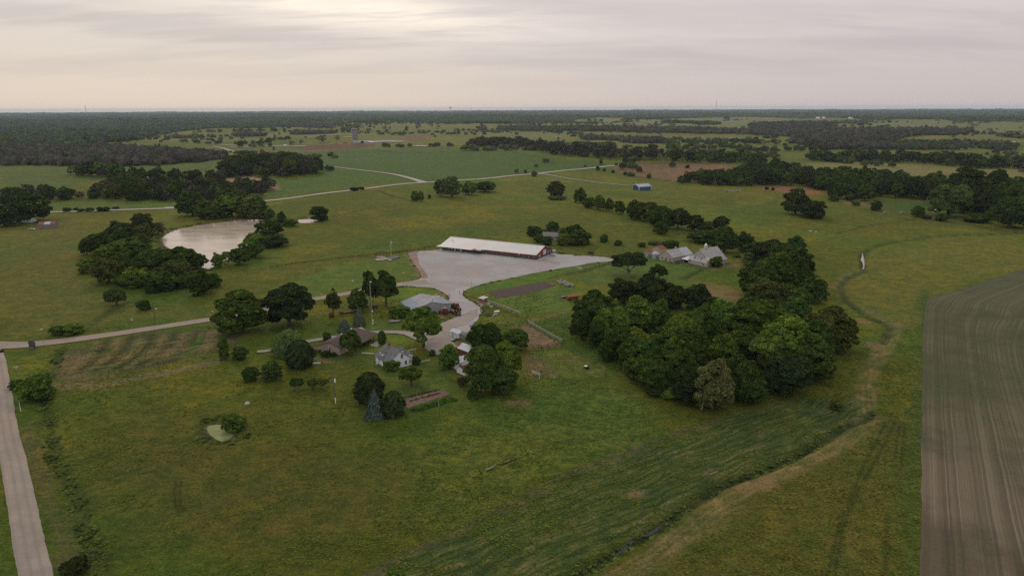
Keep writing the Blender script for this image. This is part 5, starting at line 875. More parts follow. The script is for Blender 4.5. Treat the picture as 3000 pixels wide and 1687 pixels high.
gwall(r, W, W+3, 4.5, 8.5, 2.1, .8, 'y', WSIDE, 'porch_wall'); groof(r, W+.2, W+3, 4.5, 8.5, 2.1, .8, 'y', GSHING, .25, .3, name='porch_roof'); B(-.9, -.3, 8.1, 8.7, 0, .6).build('air_unit', WHITE, r)
# small sheds round the yard
def small_shed(name, label, z, p0, p1, dep, wh, rise, wm, rm, axis='x', cat='shed', ov=.2, door=None, hgt0=None):
    a, b_ = flat(z, *p0), flat(z, *p1); r = root(name, label, cat, a, ang(a, b_)); L = float(np.linalg.norm(b_-a)); gwall(r, 0, L, 0, dep, wh, rise, axis, wm); groof(r, 0, L, 0, dep, wh, rise, axis, rm, ov, ov, .08)
    if door: opening(r, *door)
    return r, L
wr = mat('white_sheet_roof', (.58, .59, .61), (.48, .49, .51), .8, .5, wave=(0, .6, .15)); r, L = small_shed('garden_shed', 'small white garden shed standing alone on the gravel drive', 'B7', (290,940), (395,905), 5.2, 2.15, .85, WSIDE, wr, 'y')
opening(r, 'L', 0, 3.6, .1, 1., 1.9, 'door', WHITE, mat('pale_door', (.5, .5, .52))); opening(r, 'F', 0, L/2, 1., .6, .7)
for x in (0, L): B(x-.06, x+.06, -.05, -.003, 0, 2.1).build('corner_trim', WHITE, r)
small_shed('low_shed', 'low concrete coloured shed half hidden behind the garden shed', 'B7', (390,975), (560,935), 3.4, 2.0, .35, mat('grey_block', (.30, .29, .26), (.24, .23, .2), 2), mat('tarpaper_roof', (.17, .165, .15), (.13, .12, .11), 2))
small_shed('white_hen_house', 'white shed with pale metal roof left of the big corral tree', 'C6', (80,762), (330,700), 5.0, 2.1, 1.2, WHITE, wr, 'x', door=('F', 0, 2.1, .6, .9, 1.0)); small_shed('brown_roofed_shed', 'white shed with dark red roof at the foot of the corral tree', 'C6', (235,868), (430,800), 4.2, 1.7, 1.0, WHITE, mat('dull_red_roof', (.12, .05, .04), (.09, .045, .038), 1))
small_shed('red_barn_shed', 'dark red shed with pale roof behind the white hen house', 'C6', (300,560), (480,500), 6.0, 2.0, 1.4, REDS, wr, 'y')
# old barns, grain bins and outbuildings
OLDW = mat('peeling_white_boards', (.50, .44, .37), (.36, .29, .23), 1.6, wave=(2, .3, .3)); OLDW2 = mat('old_white_wash', (.55, .52, .49), (.40, .35, .31), .7, wave=(2, .35, .25)); BROOF = mat('old_barn_roof', (.40, .375, .36), (.31, .275, .255), .6, .7, wave=(0, .8, .18)); BROOF2 = mat('newer_roof_sheets', (.42, .43, .45), (.36, .37, .39), .5, .5, wave=(0, .8, .15))
o_ = np.array((96.6, 401.5)); rz = math.atan2(.59, .8); r = root('grey_roofed_barn', 'long peeling barn with grey roof and gable end facing the pasture', 'barn', o_, rz); L, W = 18.3, 10.4
gwall(r, 0, L, 0, W, 3.15, 3.45, 'x', OLDW); groof(r, 0, 10.2, 0, W, 3.15, 3.45, 'x', BROOF, .5, .25); rf = groof(r, 10.5, L, 0, W, 3.15, 3.45, 'x', BROOF2, .5, .25, name='roof'); rf['label'] = 'bluish newer end of the roof'
opening(r, 'L', 0, 5., 0, 1.1, 2.2, 'door', WHITE, DARK); opening(r, 'L', 0, 7.9, 1.1, .6, .8, fm=WOOD); opening(r, 'L', 0, 1.9, 1.1, .6, .8, fm=WOOD, pm=RUST); opening(r, 'F', 0, 12, 0, 3, 2.2, 'door', WOOD, DARK); B(8.1, 8.9, 4.8, 5.6, 6.4, 7.8).build('roof_vent', OLDW, rf)
o_ = flat('D2', 1700, 815); rz = math.atan2(.56, .83); r = root('white_barn', 'big white barn with cupola and a lean-to with two skylights', 'barn', o_, rz)
gwall(r, 3, 18, 0, 16, 2.9, 6.3, 'x', OLDW2); groof(r, 3, 18, 0, 16, 2.9, 6.3, 'x', BROOF, .5, .4)
MB().prism([(0, -.6), (3, -.6), (3, 5.2), (0, 2.8)], .05, 13.5, 'y').build('lean_to_wall', OLDW2, r); up = .14
lr_ = MB().slab([(-.4, -.4, 2.5+up), (3.4, 3.1, 5.5+up), (3.4, 11.6, 5.5+up), (-.4, 13.9, 2.5+up)], .12).build('lean_to_roof', BROOF, r)
for y in (4.5, 9.2): MB().slab([(.6, y, 3.38+up), (2.3, y+.6, 4.72+up), (2.3, y+1.3, 4.72+up), (.6, y+.7, 3.38+up)], .02).build('skylight', RUST, lr_)
B(-.05, -.003, 9.8, 13.2, -.4, .5).build('stone_base', mat('pinkish_stone', (.36, .26, .20), (.27, .2, .16), 2), r); MB().box(-.06, -.003, .1, 9.7, -.4, .6).box(2.9, 17.9, -.05, -.003, -.4, .4).build('stone_base', MATS['pinkish_stone'], r)
cu = MB().prism([(-.75, -.75), (.75, -.75), (.75, .75), (-.75, .75)], 8.6, 10.9, 'z'); cu.v = [(a+8.2, b_+8., c) for a, b_, c in cu.v]; cu = cu.build('cupola', OLDW2, r)
MB().lathe([(1.35, 10.9), (.35, 11.9), (.12, 12.1)], (8.2, 8, 0), 4).lathe([(.08, 12.1), (.05, 12.9)], (8.2, 8, 0), 6).build('cupola_roof', WHITE, cu)
for y in (6.2, 8.3): opening(r, 'L', 3, y, 5.6, .5, .9, fm=WHITE, pm=GREY)
opening(r, 'L', 0, 2.2, 1.2, .7, .6, fm=WOOD, pm=DARK)
o2 = np.array(flat('D2', 1243, 712)); r = root('cart_bay', 'low open cart bay with white sheet roof between the two barns', 'shed', flat('D2', 1125, 690), ang(flat('D2', 1125, 690), flat('D2', 1243, 725))); mb = MB()
for x in (.1, 4.2): mb.tube((x, 0, -.3), (x, 0, 2.5), .12, n=6)
mb.build('post', WOOD, r); MB().box(0, 4.4, 4.6, 4.7, -.3, 2.6).box(-.1, 0, .3, 4.6, -.3, 2.3).build('back_wall', DARK, r); MB().slab([(-1.6, -.4, 2.5), (4.2, -.4, 2.6), (5.2, 5.6, 4.2), (-.6, 5.6, 4.1)], .1).build('roof', wr, r); B(0, 4.2, -.25, -.1, 0, .45).build('feed_trough', STEEL, r)
r = root('scrap_heap', 'rusty heap of farm scrap between the barns', 'scrap', flat('D2', 1010, 690)); rr = random.Random(4)
for k, (m_, nm) in enumerate(((RUST, 'iron_scrap'), (STEEL, 'bent_sheet'), (DWOOD, 'old_timber'))):
    mb = MB()
    for _ in range(9): a = rr.uniform(0, 6.28); c = Vector((rr.uniform(-4.5, 3), rr.uniform(-1.6, 2.5), rr.uniform(.1, 1.6))); mb.tube(c, c+Vector((math.cos(a), math.sin(a), rr.uniform(-.3, .5)))*rr.uniform(.8, 2.4), rr.uniform(.08, .3), n=5)
    mb.build(nm, m_, r)
RR = mat('rusty_roof', (.27, .075, .05), (.20, .08, .06), 1.); small_shed('granary', 'small pale granary with rusty red roof behind the grain bins', 'D2', (560,470), (700,440), 7, 3.0, 1.8, OLDW, RR, 'x')
for (x0, x1, yb, rm, lab) in ((165, 340, 540, RR, 'left grain bin, with rusty red cone roof'), (340, 525, 588, BROOF2, 'right grain bin, with blue grey metal roof')):
    g = flat('D2', (x0+x1)/2, yb-12); dp = math.hypot(*g); rad = (x1-x0)/2/8.573/FPX*dp*.99; g = g*(1+rad/dp); r = root('grain_bin', lab, 'grain bin', g, 0, 'grain bins beside the barns')
    mb = MB(); pr = [(rad, -.3)]
    for k in range(8): pr += [(rad, k*.36), (rad+.03, k*.36+.18)]
    mb.lathe(pr+[(rad, 2.9)], n=28).build('bin_wall', STEEL, r, smooth=False); rt_ = MB().lathe([(rad+.15, 2.88), (rad+.1, 2.95), (.4, 4.4), (.3, 4.6), (.02, 4.65)], n=20).build('bin_roof', rm, r); B(-.4, .4, -rad-.08, -rad+.1, .3, 1.9).build('hatch', GREY, r)
# far buildings
a, b_ = G('A3', (1520,897), (1636,889)); r = root('blue_barn', 'blue metal barn with white corner trim in the far pasture', 'barn', a, math.atan2(6.8, 15.1)); L = 17.5; gwall(r, 0, L, 0, 14, 4.3, 2.6, 'x', BLUEP); groof(r, 0, L, 0, 14, 4.3, 2.6, 'x', mat('grey_barn_roof', (.40, .41, .43), (.36, .37, .39), .3, .5), .3, .3)
for x, y in ((-.12, -.12), (L-.28, -.12), (-.12, 13.7)): B(x, x+.42, y, y+.42, -.3, 4.25).build('corner_trim', WHITE, r)
MB().slab([(-.42, -.5, 4.24), (-.42, 7, 7.05), (-.32, 7, 7.05), (-.32, -.5, 4.24)], .5).slab([(-.42, 7, 7.05), (-.42, 14.5, 4.24), (-.32, 14.5, 4.24), (-.32, 7, 7.05)], .5).build('gable_trim', WHITE, r); B(4, 4.5, 13, 13.5, 5, 9.6).build('flue', CONC, r); opening(r, 'L', 0, 7, -.2, 3.6, 3.4, 'door', BLUEP, mat('dark_blue_panel', (.022, .07, .14)))
g = at('A1', 365, 1258); r = root('tin_shed', 'small tin shed with patchy rusty roof right of the parked car', 'shed', g, .30); gwall(r, 0, 11.5, 0, 8, 3.3, 1.5, 'x', mat('dull_tin', (.21, .2, .2), (.15, .145, .14), 1, wave=(0, .7, .3))); groof(r, 0, 3.8, 0, 8, 3.3, 1.5, 'x', RR, .2, .1); groof(r, 4, 8, 0, 8, 3.3, 1.5, 'x', BROOF2, .2, .05, name='roof'); groof(r, 8.2, 11.5, 0, 8, 3.3, 1.5, 'x', RR, .2, .1)
g = at('A1', 165, 1198); r = root('left_white_house', 'low white house half hidden under the huge tree at left', 'house', g, .1); r.name = 'white_house'; gwall(r, 0, 11, 0, 8, 2.9, 2.2, 'x', WSIDE); groof(r, 0, 11, 0, 8, 2.9, 2.2, 'x', GSHING, .5, .4)
for u in (3, 5.5, 8): opening(r, 'F', 0, u, .8, .9, 1.2, pm=DARK)
a, b_ = G('D5', (683,468), (772,468)); r = root('white_cabin', 'white boxy cabin standing beside the round bush at right', 'cabin', a, .05); L = float(np.linalg.norm(b_-a)); gwall(r, 0, L, 0, 5, 3.2, .7, 'y', WHITE); groof(r, 0, L, 0, 5, 3.2, .7, 'y', mat('pinkish_roof', (.5, .45, .42)), .15, .2)
g = at('A3', 690, 1360); r = root('empty_house', 'roofless grey house swallowed by bushes on the slope', 'house', g, -.3); gwall(r, -6, 5, -3, 4, 3.0, 2.2, 'x', mat('weathered_grey_boards', (.24, .22, .21), (.32, .31, .29), 1.5)); groof(r, -6, 5, -3, 4, 3.0, 2.2, 'x', mat('weathered_roof', (.22, .2, .19), (.15, .14, .13), 1), .3, .2)
for u in (-3, 2): opening(r, 'F', -3, u, .8, .9, 1.3, pm=DARK)
g = at('A3', 2325, 908); r = root('flatbed_trailers', 'row of parked grey trailers on the far right pasture', 'trailer', g, -.12); r.name = 'parked_trailer'; B(0, 19, 0, 3, 1.0, 1.7).build('bed', GREY, r); MB().box(0, 19, -.03, -.003, .7, 1.0).build('side_rail', WHITE, r)
for x in (2, 3.4, 15, 16.4): MB().lathe([(.5, -.2), (.55, 0), (.5, .2)], (x, .1, .5), 12, 'y').build('wheel', BLACK, r)
g = at('D6', 1722, 200); d0 = math.hypot(*g); wd = 66/4.293/FPX*d0; ht = zat('D6', 1720, 36, g)-hz(*g); r = root('concrete_tower', 'tall plain concrete tower beside the quarry yard', 'tower', g, .25); B(-wd/2, wd/2, -wd*.35, wd*.35, -2, ht).build('tower_wall', mat('dull_pinkish_concrete', (.21, .185, .18), (.17, .15, .148), .05), r); MB().box(-wd/2-1.2, -wd/2, -wd*.36, wd*.36, -2, ht+.8).box(-wd/2-1, wd/2+.8, -wd*.36-1, wd*.36+.5, ht, ht+1.6).build('pale_edge', CONC, r)
def far_box(z, x0, x1, yb, hpx, name, label, m_, rise=.35, cat='barn', rm=None, group=None):
    g = at(z, (x0+x1)/2, yb); d0 = math.hypot(*g); w_ = (x1-x0)/ZM[z][2]/FPX*d0; h = hpx/ZM[z][2]/FPX*d0; r = root(name, label, cat, g, -math.atan2(g[0], g[1]), group); gwall(r, -w_/2, w_/2, 0, w_*.45, h*(1-rise), h*rise, 'x', m_, base=-2); groof(r, -w_/2, w_/2, 0, w_*.45, h*(1-rise), h*rise, 'x', rm or m_, .3, .3, .3); return r
far_box('D6', 1700, 1870, 214, 26, 'quarry_plant', 'pale low plant building at the foot of the tower', CONC, .2, 'building', mat('pale_bluish_roof', (.45, .5, .54))); B(2, 9, -1.2, -.02, .5, 6).build('dark_bay', DARK, bpy.data.objects['quarry_plant']); far_box('D6', 1882, 1946, 208, 18, 'white_shed', 'small white shed right of the quarry plant', WHITE, .4, 'shed')
for i, (x, y, w_) in enumerate(((830, 240, 34), (1545, 228, 60), (1590, 215, 70), (1650, 210, 40), (1480, 222, 40), (1415, 226, 50))): 
    g = at('D6', x, y); d0 = math.hypot(*g); s = w_/4.293/FPX*d0; r = root('spoil_heap', f'{"greyish" if i % 2 else "pinkish"} spoil heap in the quarry yard, {["leftmost", "fourth", "fifth", "rightmost", "third", "second"][i]} from left'.replace('leftmost from left', 'leftmost').replace('rightmost from left', 'rightmost'), 'heap', g, 0, 'spoil heaps by the quarry'); mb = MB(); mb.lathe([(s*.55, -1), (s*.4, s*.08), (s*.18, s*.16), (s*.02, s*.19)], n=11); mb.v = [(a+rr.uniform(-.1, .1)*s, b_, c) for a, b_, c in mb.v]; mb.build('heap', DIRT if i % 2 else RUST, r)
for (z, x0, x1, yb, hpx, nm, lab, c_) in (('A2', 842, 888, 231, 16, 'dome_barn', 'white dome roofed barn on the wooded skyline', 'barn'), ('A2', 1508, 1530, 193, 9, 'far_barn', 'tiny pale barn on the skyline right of the dome roofed one', 'barn'), ('A2', 1985, 2065, 190, 8, 'far_barn', 'long pale barn in the far middle woods', 'barn'), ('A2', 2115, 2138, 191, 10, 'far_barn', 'small white barn right of the long pale far barn', 'barn'), ('A3', 572, 600, 180, 13, 'far_barn', 'white barn at the edge of a bright far field', 'barn'), ('A3', 1340, 1362, 388, 10, 'far_barn', 'small white hut among the grey creek trees', 'hut'), ('A4', 615, 648, 217, 11, 'far_barn', 'left white barn of three on the right skyline', 'barn'), ('A4', 672, 694, 217, 12, 'far_barn', 'narrow middle white barn on the right skyline', 'barn'), ('A4', 925, 962, 216, 10, 'far_barn', 'right white barn of three on the right skyline', 'barn'), ('A4', 1865, 1950, 126, 7, 'far_barn', 'long white sheds on the far right ridge', 'barn'), ('A1', 1055, 1095, 404, 8, 'far_barn', 'white roof showing above the left brown wood', 'barn'), ('A1', 1003, 1030, 408, 6, 'far_barn', 'smaller pale roof above the left brown wood', 'barn'), ('D6', 820, 858, 243, 9, 'far_barn', 'white van sized shed on the far track', 'shed')): far_box(z, x0, x1, yb, hpx, nm, lab, WHITE, .45, c_)
def mast(z, x, yb, yt, nm, lab, head=None):
    g = at(z, x, yb); ht = zat(z, x, yt, g)-hz(*g); r = root(nm, lab, 'mast' if nm != 'water_tower' else 'water tower', g); s = math.hypot(*g)/2600.; MB().tube((0, 0, -2), (0, 0, ht), s*.9, s*.6, 6).build('pole', GREY, r)
    if head: MB().lathe([(s*1., ht-s*6), (s*5, ht-s*4), (s*5, ht-s), (s*2, ht)], n=12).build('tank', GREY, r)
mast('A1', 810, 152, 92, 'radio_mast', 'thin radio mast on the left skyline'); mast('A3', 2248, 135, 48, 'radio_mast', 'thin radio mast on the right skyline'); mast('A2', 1994, 140, 108, 'water_tower', 'water tower on the middle skyline', True); mast('A2', 2190, 140, 118, 'radio_mast', 'short mast right of the water tower')
# ------------------------------------------------------------------ poles, fences, yard things, vehicles
def pole(z, x, yb, yt, nm, lab, rad=.14, arm=0, group=None, cat='utility pole', m_=None, lamp=False, box=False):
    g = at(z, x, yb); ht = max(zat(z, x, yt, g)-hz(*g), .8); r = root(nm, lab, cat, g, 0, group); MB().tube((0, 0, -.5), (0, 0, ht), rad, rad*.7, 8).build('post', m_ or WOOD, r)
    if arm: MB().box(-arm/2, arm/2, -.08, .08, ht-.6, ht-.42).build('crossarm', WOOD, r); [MB().lathe([(.05, ht-.42), (.07, ht-.25), (.03, ht-.2)], (q, 0, 0), 6).build('insulator', WHITE, r) for q in (-arm*.42, arm*.42)]
    if lamp: MB().lathe([(.05, ht), (.28, ht+.05), (.3, ht+.28), (.05, ht+.36)], n=10).build('lamp_head', WHITE, r)
    if box: MB().lathe([(.1, ht-1.6), (.26, ht-1.55), (.26, ht-.6), (.1, ht-.4)], (.3, -.1, 0), 12).build('transformer', WHITE, r)
    return r
r = pole('C2', 838, 88, 12, 'utility_pole', 'tall utility pole with lamp arm beside the farm road', .16); r2 = zat('B1', 1645, 1030, flat('C2', 838, 88)); 
r.children[0].data = MB().tube((0, 0, -.5), (0, 0, 10.5), .17, .12, 8).build('tmp', WOOD).data; bpy.data.objects.remove(bpy.data.objects['tmp']); MB().box(-1.1, 1.1, -.07, .07, 6.5, 6.65).build('crossarm', WOOD, r); MB().lathe([(.05, 6.6), (.4, 6.7), (.1, 6.95)], (1.1, 0, 0), 8).build('lamp_head', WHITE, r)
r = pole('B6', 788, 1205, 880, 'utility_pole', 'pole with white transformer in the orchard meadow', .15, 1.1, box=True); MB().tube((0, 0, 0), (0, 0, 2.0), .18, n=8).build('base_sleeve', WHITE, r)
pole('A1', 1610, 1030, 962, 'utility_pole', 'lone pole by the far gravel lane near the pond', .2); pole('A3', 992, 815, 728, 'utility_pole', 'tall thin pole beside the blue barn drive', .2, 1.6); pole('A3', 1760, 628, 576, 'utility_pole', 'pole standing against the brown creek wood', .3)
pole('C7', 1238, 500, 125, 'yard_light_pole', 'dark pole with shallow lamp in front of the machine shed', .13, cat='lamp post', m_=DWOOD, lamp=True); pole('C7', 1278, 545, 362, 'downpipe_pole', 'short thin pipe before the machine shed wall', .05, cat='pole', m_=GREY)
pole('D1', 1412, 930, 500, 'utility_pole', 'thin wooden pole left of the white farmhouse', .09)
for i, (z, x, yb, yt, w_) in enumerate((('D3', 722, 1125, 858, 'at the lower grass tip'), ('D3', 2018, 770, 655, 'on the near edge below the hall'), ('B3', 710, 655, 520, 'on the lower left gravel corner'), ('B3', 358, 685, 520, 'where the farm road meets the yard'), ('B3', 600, 515, 425, 'on the pink dirt edge'), ('B3', 527, 410, 275, 'at the upper left gravel edge'), ('B2', 1870, 650, 530, 'beside the farm road below the lawn'), ('C2', 722, 142, 68, 'on the farm road verge'), ('C2', 238, 195, 118, 'right of the stone sign'), ('C2', 1155, 95, 25, 'just left of the big maple'))):
    pole(z, x, yb, yt, 'lamp_post', f'thin metal lamp post {w_}', .05, cat='lamp post', m_=GREY, lamp=True, group='lamp posts along the farm road and yard')
# lattice radio tower by the ranch house
g = flat('B2', 2110, 1150); r = root('radio_tower', 'tall lattice radio tower with white dishes behind the ranch house', 'tower', g); ht = 21.; mb = MB()
cs = [(.2*math.cos(a), .2*math.sin(a)) for a in (0, 2.09, 4.19)]
for x, y in cs: mb.tube((x, y, -.3), (x, y, ht), .035, n=4)
for k in range(42):
    for i in range(3): a_, b_ = cs[i], cs[(i+1) % 3]; mb.tube((*a_, k*.5), (*b_, k*.5+.5), .014, n=3, cap=False)
mb.build('mast', STEEL, r)
for zz in (20.8, 8.2, 4.2, 3.0): MB().lathe([(.03, 0), (.3, .12), (.33, .2), (.05, .1)], (.4, -.2, zz), 10, 'y').build('dish', WHITE, r)
# flag
g = flat('D4', 855, 745); r = root('flagpole', 'white flagpole behind the wooden pergola', 'flagpole', g); MB().tube((0, 0, -.3), (0, 0, 9.6), .09, .05, 8).build('pole', WHITE, r); MB().lathe([(.02, 9.55), (.1, 9.65), (.02, 9.78)], n=8).build('finial', YEL, r)
mb = MB(); n = 7; mb.add([(.06+.13*i*(1 if j < 3 else .9), .10*math.sin(i*1.3+j), 9.3-.42*j) for j in range(5) for i in range(n)], [(j*n+i, j*n+i+1, (j+1)*n+i+1, (j+1)*n+i) for j in range(4) for i in range(n-1)]); mb.build('flag', mat('pale_flag', (.55, .5, .5), (.4, .3, .34), 3), r)
# pergola with planter beds and plank walk
g0 = flat('D4', 400, 850); r = root('pergola', 'brown timber pergola beside the plank walk', 'pergola', g0, .62)
for x, y in ((0, 0), (5.2, 0), (5.2, 4.2), (0, 4.2)): MB().tube((x, y, -.3), (x, y, 3.1), .13, n=6).build('post', DWOOD, r)
mb = MB(); 
for y in (-.1, 4.2): mb.box(-.5, 5.7, y, y+.14, 2.95, 3.2)
for k in range(12): mb.box(-.3+k*.5, -.16+k*.5, -.5, 4.8, 3.2, 3.32)
mb.build('roof_beams', mat('red_brown_beams', (.15, .08, .06), (.11, .065, .05), 3), r)
def quadbox(name, label, cat, z, pts, h, m_, top=None, tn='soil'):
    q = P(z, *pts); c = q.mean(0); r = root(name, label, cat, c); q = q-c; MB().prism([tuple(p) for p in q], -.3, h, 'z').build('frame', m_, r)
    if top: MB().prism([tuple(p*.9) for p in q], h-.05, h+.03, 'z').build(tn, top, r)
    return r
TIMB = mat('dark_timber_edging', (.05, .042, .036), (.035, .03, .027), 2); quadbox('planter_bed', 'grey gravel bed with dark timber edge below the pergola', 'planter', 'D4', ((180,925),(420,855),(770,925),(340,975)), .35, TIMB, GREY, 'gravel_fill')
r = quadbox('slatted_platform', 'dark slatted platform right of the plank walk', 'platform', 'D4', ((690,850),(1020,775),(1180,820),(860,925)), .4, TIMB); a, b_, c, d = [np.array(v) for v in P('D4', (690,850),(1020,775),(1180,820),(860,925))-P('D4', (690,850),(1020,775),(1180,820),(860,925)).mean(0)]; mb = MB()
for t in np.linspace(.06, .94, 6): p, q = a+(d-a)*t, b_+(c-b_)*t; mb.tube((*p, .44), (*q, .44), .1, n=4)
mb.build('slat', mat('bleached_slats', (.42, .40, .37)), r); sheet('plank_walk', P('D4', (280,800),(540,790),(900,945),(790,960),(520,860),(300,835)), mat('bleached_planks', (.36, .31, .26), (.3, .24, .19), 1), 1, .28)
# ----- fences
def fence(name, label, z, L, h, n_rails, post_sp, m_, rail_m=None, cat='fence', rr_=.06, top=None, group=None):
    pts = densify(G(z, *L), post_sp, 0, closed=False); c = pts[0]; z0 = hz(*c); r = root(name, label, cat, c, 0, group); pts = pts[:90]; zs = hgt(pts[:, 0], pts[:, 1])-z0
    for p, zz in zip(pts, zs): MB().tube((p[0]-c[0], p[1]-c[1], zz-.4), (p[0]-c[0], p[1]-c[1], zz+h+.1), rr_*1.3, n=5).build('post', m_, r)
    for k in range(n_rails):
        mb = MB(); t = h*(k+1)/n_rails
        for i in range(len(pts)-1): mb.tube((pts[i][0]-c[0], pts[i][1]-c[1], zs[i]+t), (pts[i+1][0]-c[0], pts[i+1][1]-c[1], zs[i+1]+t), rr_ if k < n_rails-1 else (top or rr_), n=4)
        mb.build('rail', rail_m or m_, r)
    return r
PIPE = mat('pale_rail', (.40, .38, .35), (.33, .31, .28), 1); fence('corral_fence', 'pale topped rail fence along the upper right of the corral', 'B7', ((1580,622),(1790,750),(2000,870),(2240,1000)), 1.5, 3, 3.2, WOOD, PIPE, top=.12); fence('corral_fence', 'dark board fence along the bottom of the corral', 'B7', ((1560,1110),(1700,1112),(1850,1108),(2100,1085),(2235,1060)), 1.5, 3, 2.4, DWOOD); fence('corral_fence', 'board fence from the corral corner back towards the yard', 'B7', ((1020,702),(1300,678),(1440,665),(1590,640)), 1.4, 3, 2.6, WOOD)
r = fence('cattle_chute', 'long silvery rail alley running down from the lookout stand', 'B7', ((820,262),(1000,318),(1200,400),(1350,455),(1460,505)), 1.9, 3, 2.2, WOOD, PIPE, top=.16); fence('yard_fence', 'dark post fence running left behind the gravel yard lawn', 'B2', ((800,375),(1030,335),(1590,268),(2150,205),(2450,170),(2576,155)), 1.1, 2, 5, DWOOD, rr_=.09); fence('yard_fence', 'dark fence from the pergola to the hall corner', 'B3', ((140,290),(300,262),(540,225),(760,175)), 1.1, 2, 4.5, DWOOD, rr_=.08); fence('yard_fence', 'dark fence behind the hall roof', 'D3', ((840,170),(1050,130),(1250,165),(1420,205)), 1.1, 2, 5, DWOOD, rr_=.08)
fence('pasture_fence', 'old fence between gravel yard and oak pasture', 'B4', ((560,760),(740,722),(900,680),(1085,625)), 1.1, 2, 4.5, DWOOD); fence('barn_fence', 'short dark fence in front of the white barn', 'D2', ((1300,795),(1450,840),(1600,890)), 1.1, 2, 3, DWOOD); fence('barn_fence', 'fence running down the hill from the white barn', 'D2', ((1560,890),(1400,980),(1180,1090)), 1.0, 1, 3.4, WOOD); fence('barn_fence', 'dark board pen left of the grain bins', 'D2', ((0,555),(90,530),(160,515)), 1.6, 3, 2.5, DWOOD); fence('lawn_fence', 'thin fence dropping from the corral corner into the wood', 'D8', ((850,130),(1060,290),(1500,480),(1690,720)), 1.1, 2, 6, WOOD, rr_=.05)
fence('barn_fence', 'fence right of the white barn', 'D2', ((2240,620),(2400,600),(2574,640)), 1.1, 2, 3.5, WOOD); fence('meadow_fence', 'faint wire fence above the orchard meadow', 'C2', ((740,400),(920,360),(1120,325),(1290,300)), 1.0, 1, 7, WOOD, rr_=.035)
for i, (z, x, yb, yt, w_) in enumerate((('D3', 490, 1165, 1105, 'left post of the yard gate'), ('D3', 568, 1165, 1092, 'right post of the yard gate'), ('D3', 300, 1215, 1150, 'post on the opposite side of the yard gate'), ('D3', 985, 1090, 1022, 'dark post left of the tilled plot'), ('B4', 898, 675, 630, 'left post of the pasture gate'), ('B4', 938, 660, 620, 'right post of the pasture gate'), ('B7', 1402, 695, 640, 'left post of the corral gate'), ('B7', 1435, 695, 645, 'right post of the corral gate'), ('D8', 1675, 745, 655, 'corner post at the wood edge'), ('C2', 98, 455, 425, 'white post by the county road bush'), ('C2', 112, 560, 508, 'pale post beside the county road'), ('B2', 798, 400, 345, 'pale corner post of the lawn fence'), ('B3', 530, 445, 428, 'short white marker on the pink dirt'))):
    pole(z, x, yb, yt, 'gate_post', w_, .08 if 'white' in w_ or 'pale' in w_ else .13, cat='post', m_=WHITE if 'white' in w_ or 'pale' in w_ else DWOOD)
def gate(z, p0, p1, h, nm, lab, m_):
    a, b_ = at(z, *p0), at(z, *p1); r = root(nm, lab, 'gate', a, ang(a, b_)); L = float(np.linalg.norm(b_-a)); mb = MB()
    for k in range(5): mb.tube((0, 0, .25+k*h/5), (L, 0, .25+k*h/5), .035, n=5)
    for x in (0, L/2, L): mb.tube((x, 0, 0), (x, 0, h+.1), .05, n=5)
    mb.build('gate_frame', m_, r)
gate('B4', (655,672), (700,672), 1.4, 'pipe_gate', 'white pipe gate on the near edge of the gravel yard', WHITE); gate('B4', (705,690), (755,700), 1.4, 'pipe_gate', 'white pipe gate in the grass below the yard edge', WHITE); gate('D3', (2060,550), (2370,612), 1.4, 'pipe_gate', 'long thin pipe gate across the gravel beside the hall', GREY); gate('D8', (130,660), (300,720), 1.0, 'pipe_gate', 'bent white pipe gate at the meadow edge', WHITE); pole('D8', 293, 790, 700, 'pipe_post', 'white pipe standing below the bent gate', .09, cat='post', m_=WHITE); pole('D8', 600, 770, 720, 'pipe_post', 'leaning white pipe on the bare dirt', .06, cat='post', m_=WHITE)
# lookout stand
a, b_ = flat('B7', 665, 300), flat('B7', 745, 318); r = root('lookout_stand', 'small wooden lookout stand on legs beside the drive', 'stand', a, ang(a, b_)); r.rotation_euler[2] -= .1; W, D = 3., 2.8
for x, y in ((0, 0), (W, 0), (W, D), (0, D)): MB().tube((x, y, -.3), (x, y, 4.0), .1, n=6).build('leg', PIPE, r)
MB().box(-.1, W+.1, -.1, D+.1, 1.7, 1.85).build('floor', PIPE, r); MB().box(.05, W-.05, .0, .08, 1.9, 3.7).box(.0, .08, .1, D-.1, 1.9, 3.7).box(W-.08, W, .1, D-.1, 1.9, 3.7).box(.05, W-.05, D-.08, D, 1.9, 3.7).build('cabin_wall', mat('orange_brown_boards', (.25, .12, .06), (.12, .06, .04), 2.5, wave=(0, .5, .5)), r); MB().slab([(-.35, -.35, 4.0), (W+.35, -.35, 4.0), (W+.35, D+.35, 4.35), (-.35, D+.35, 4.35)], .1).build('roof', BROOF2, r); MB().box(.5, 1.3, .4, 1.3, 0, .7).build('white_drum', WHITE, r)
mb = MB()
for k in range(3): mb.box(.1+k*.55, .45+k*.55, 0, .1, .1, 1.5)
r = root('panel_stack', 'white board panels leaning at the head of the cattle alley', 'panel', flat('B7', 815, 285), -.4); mb.build('board', WHITE, r)
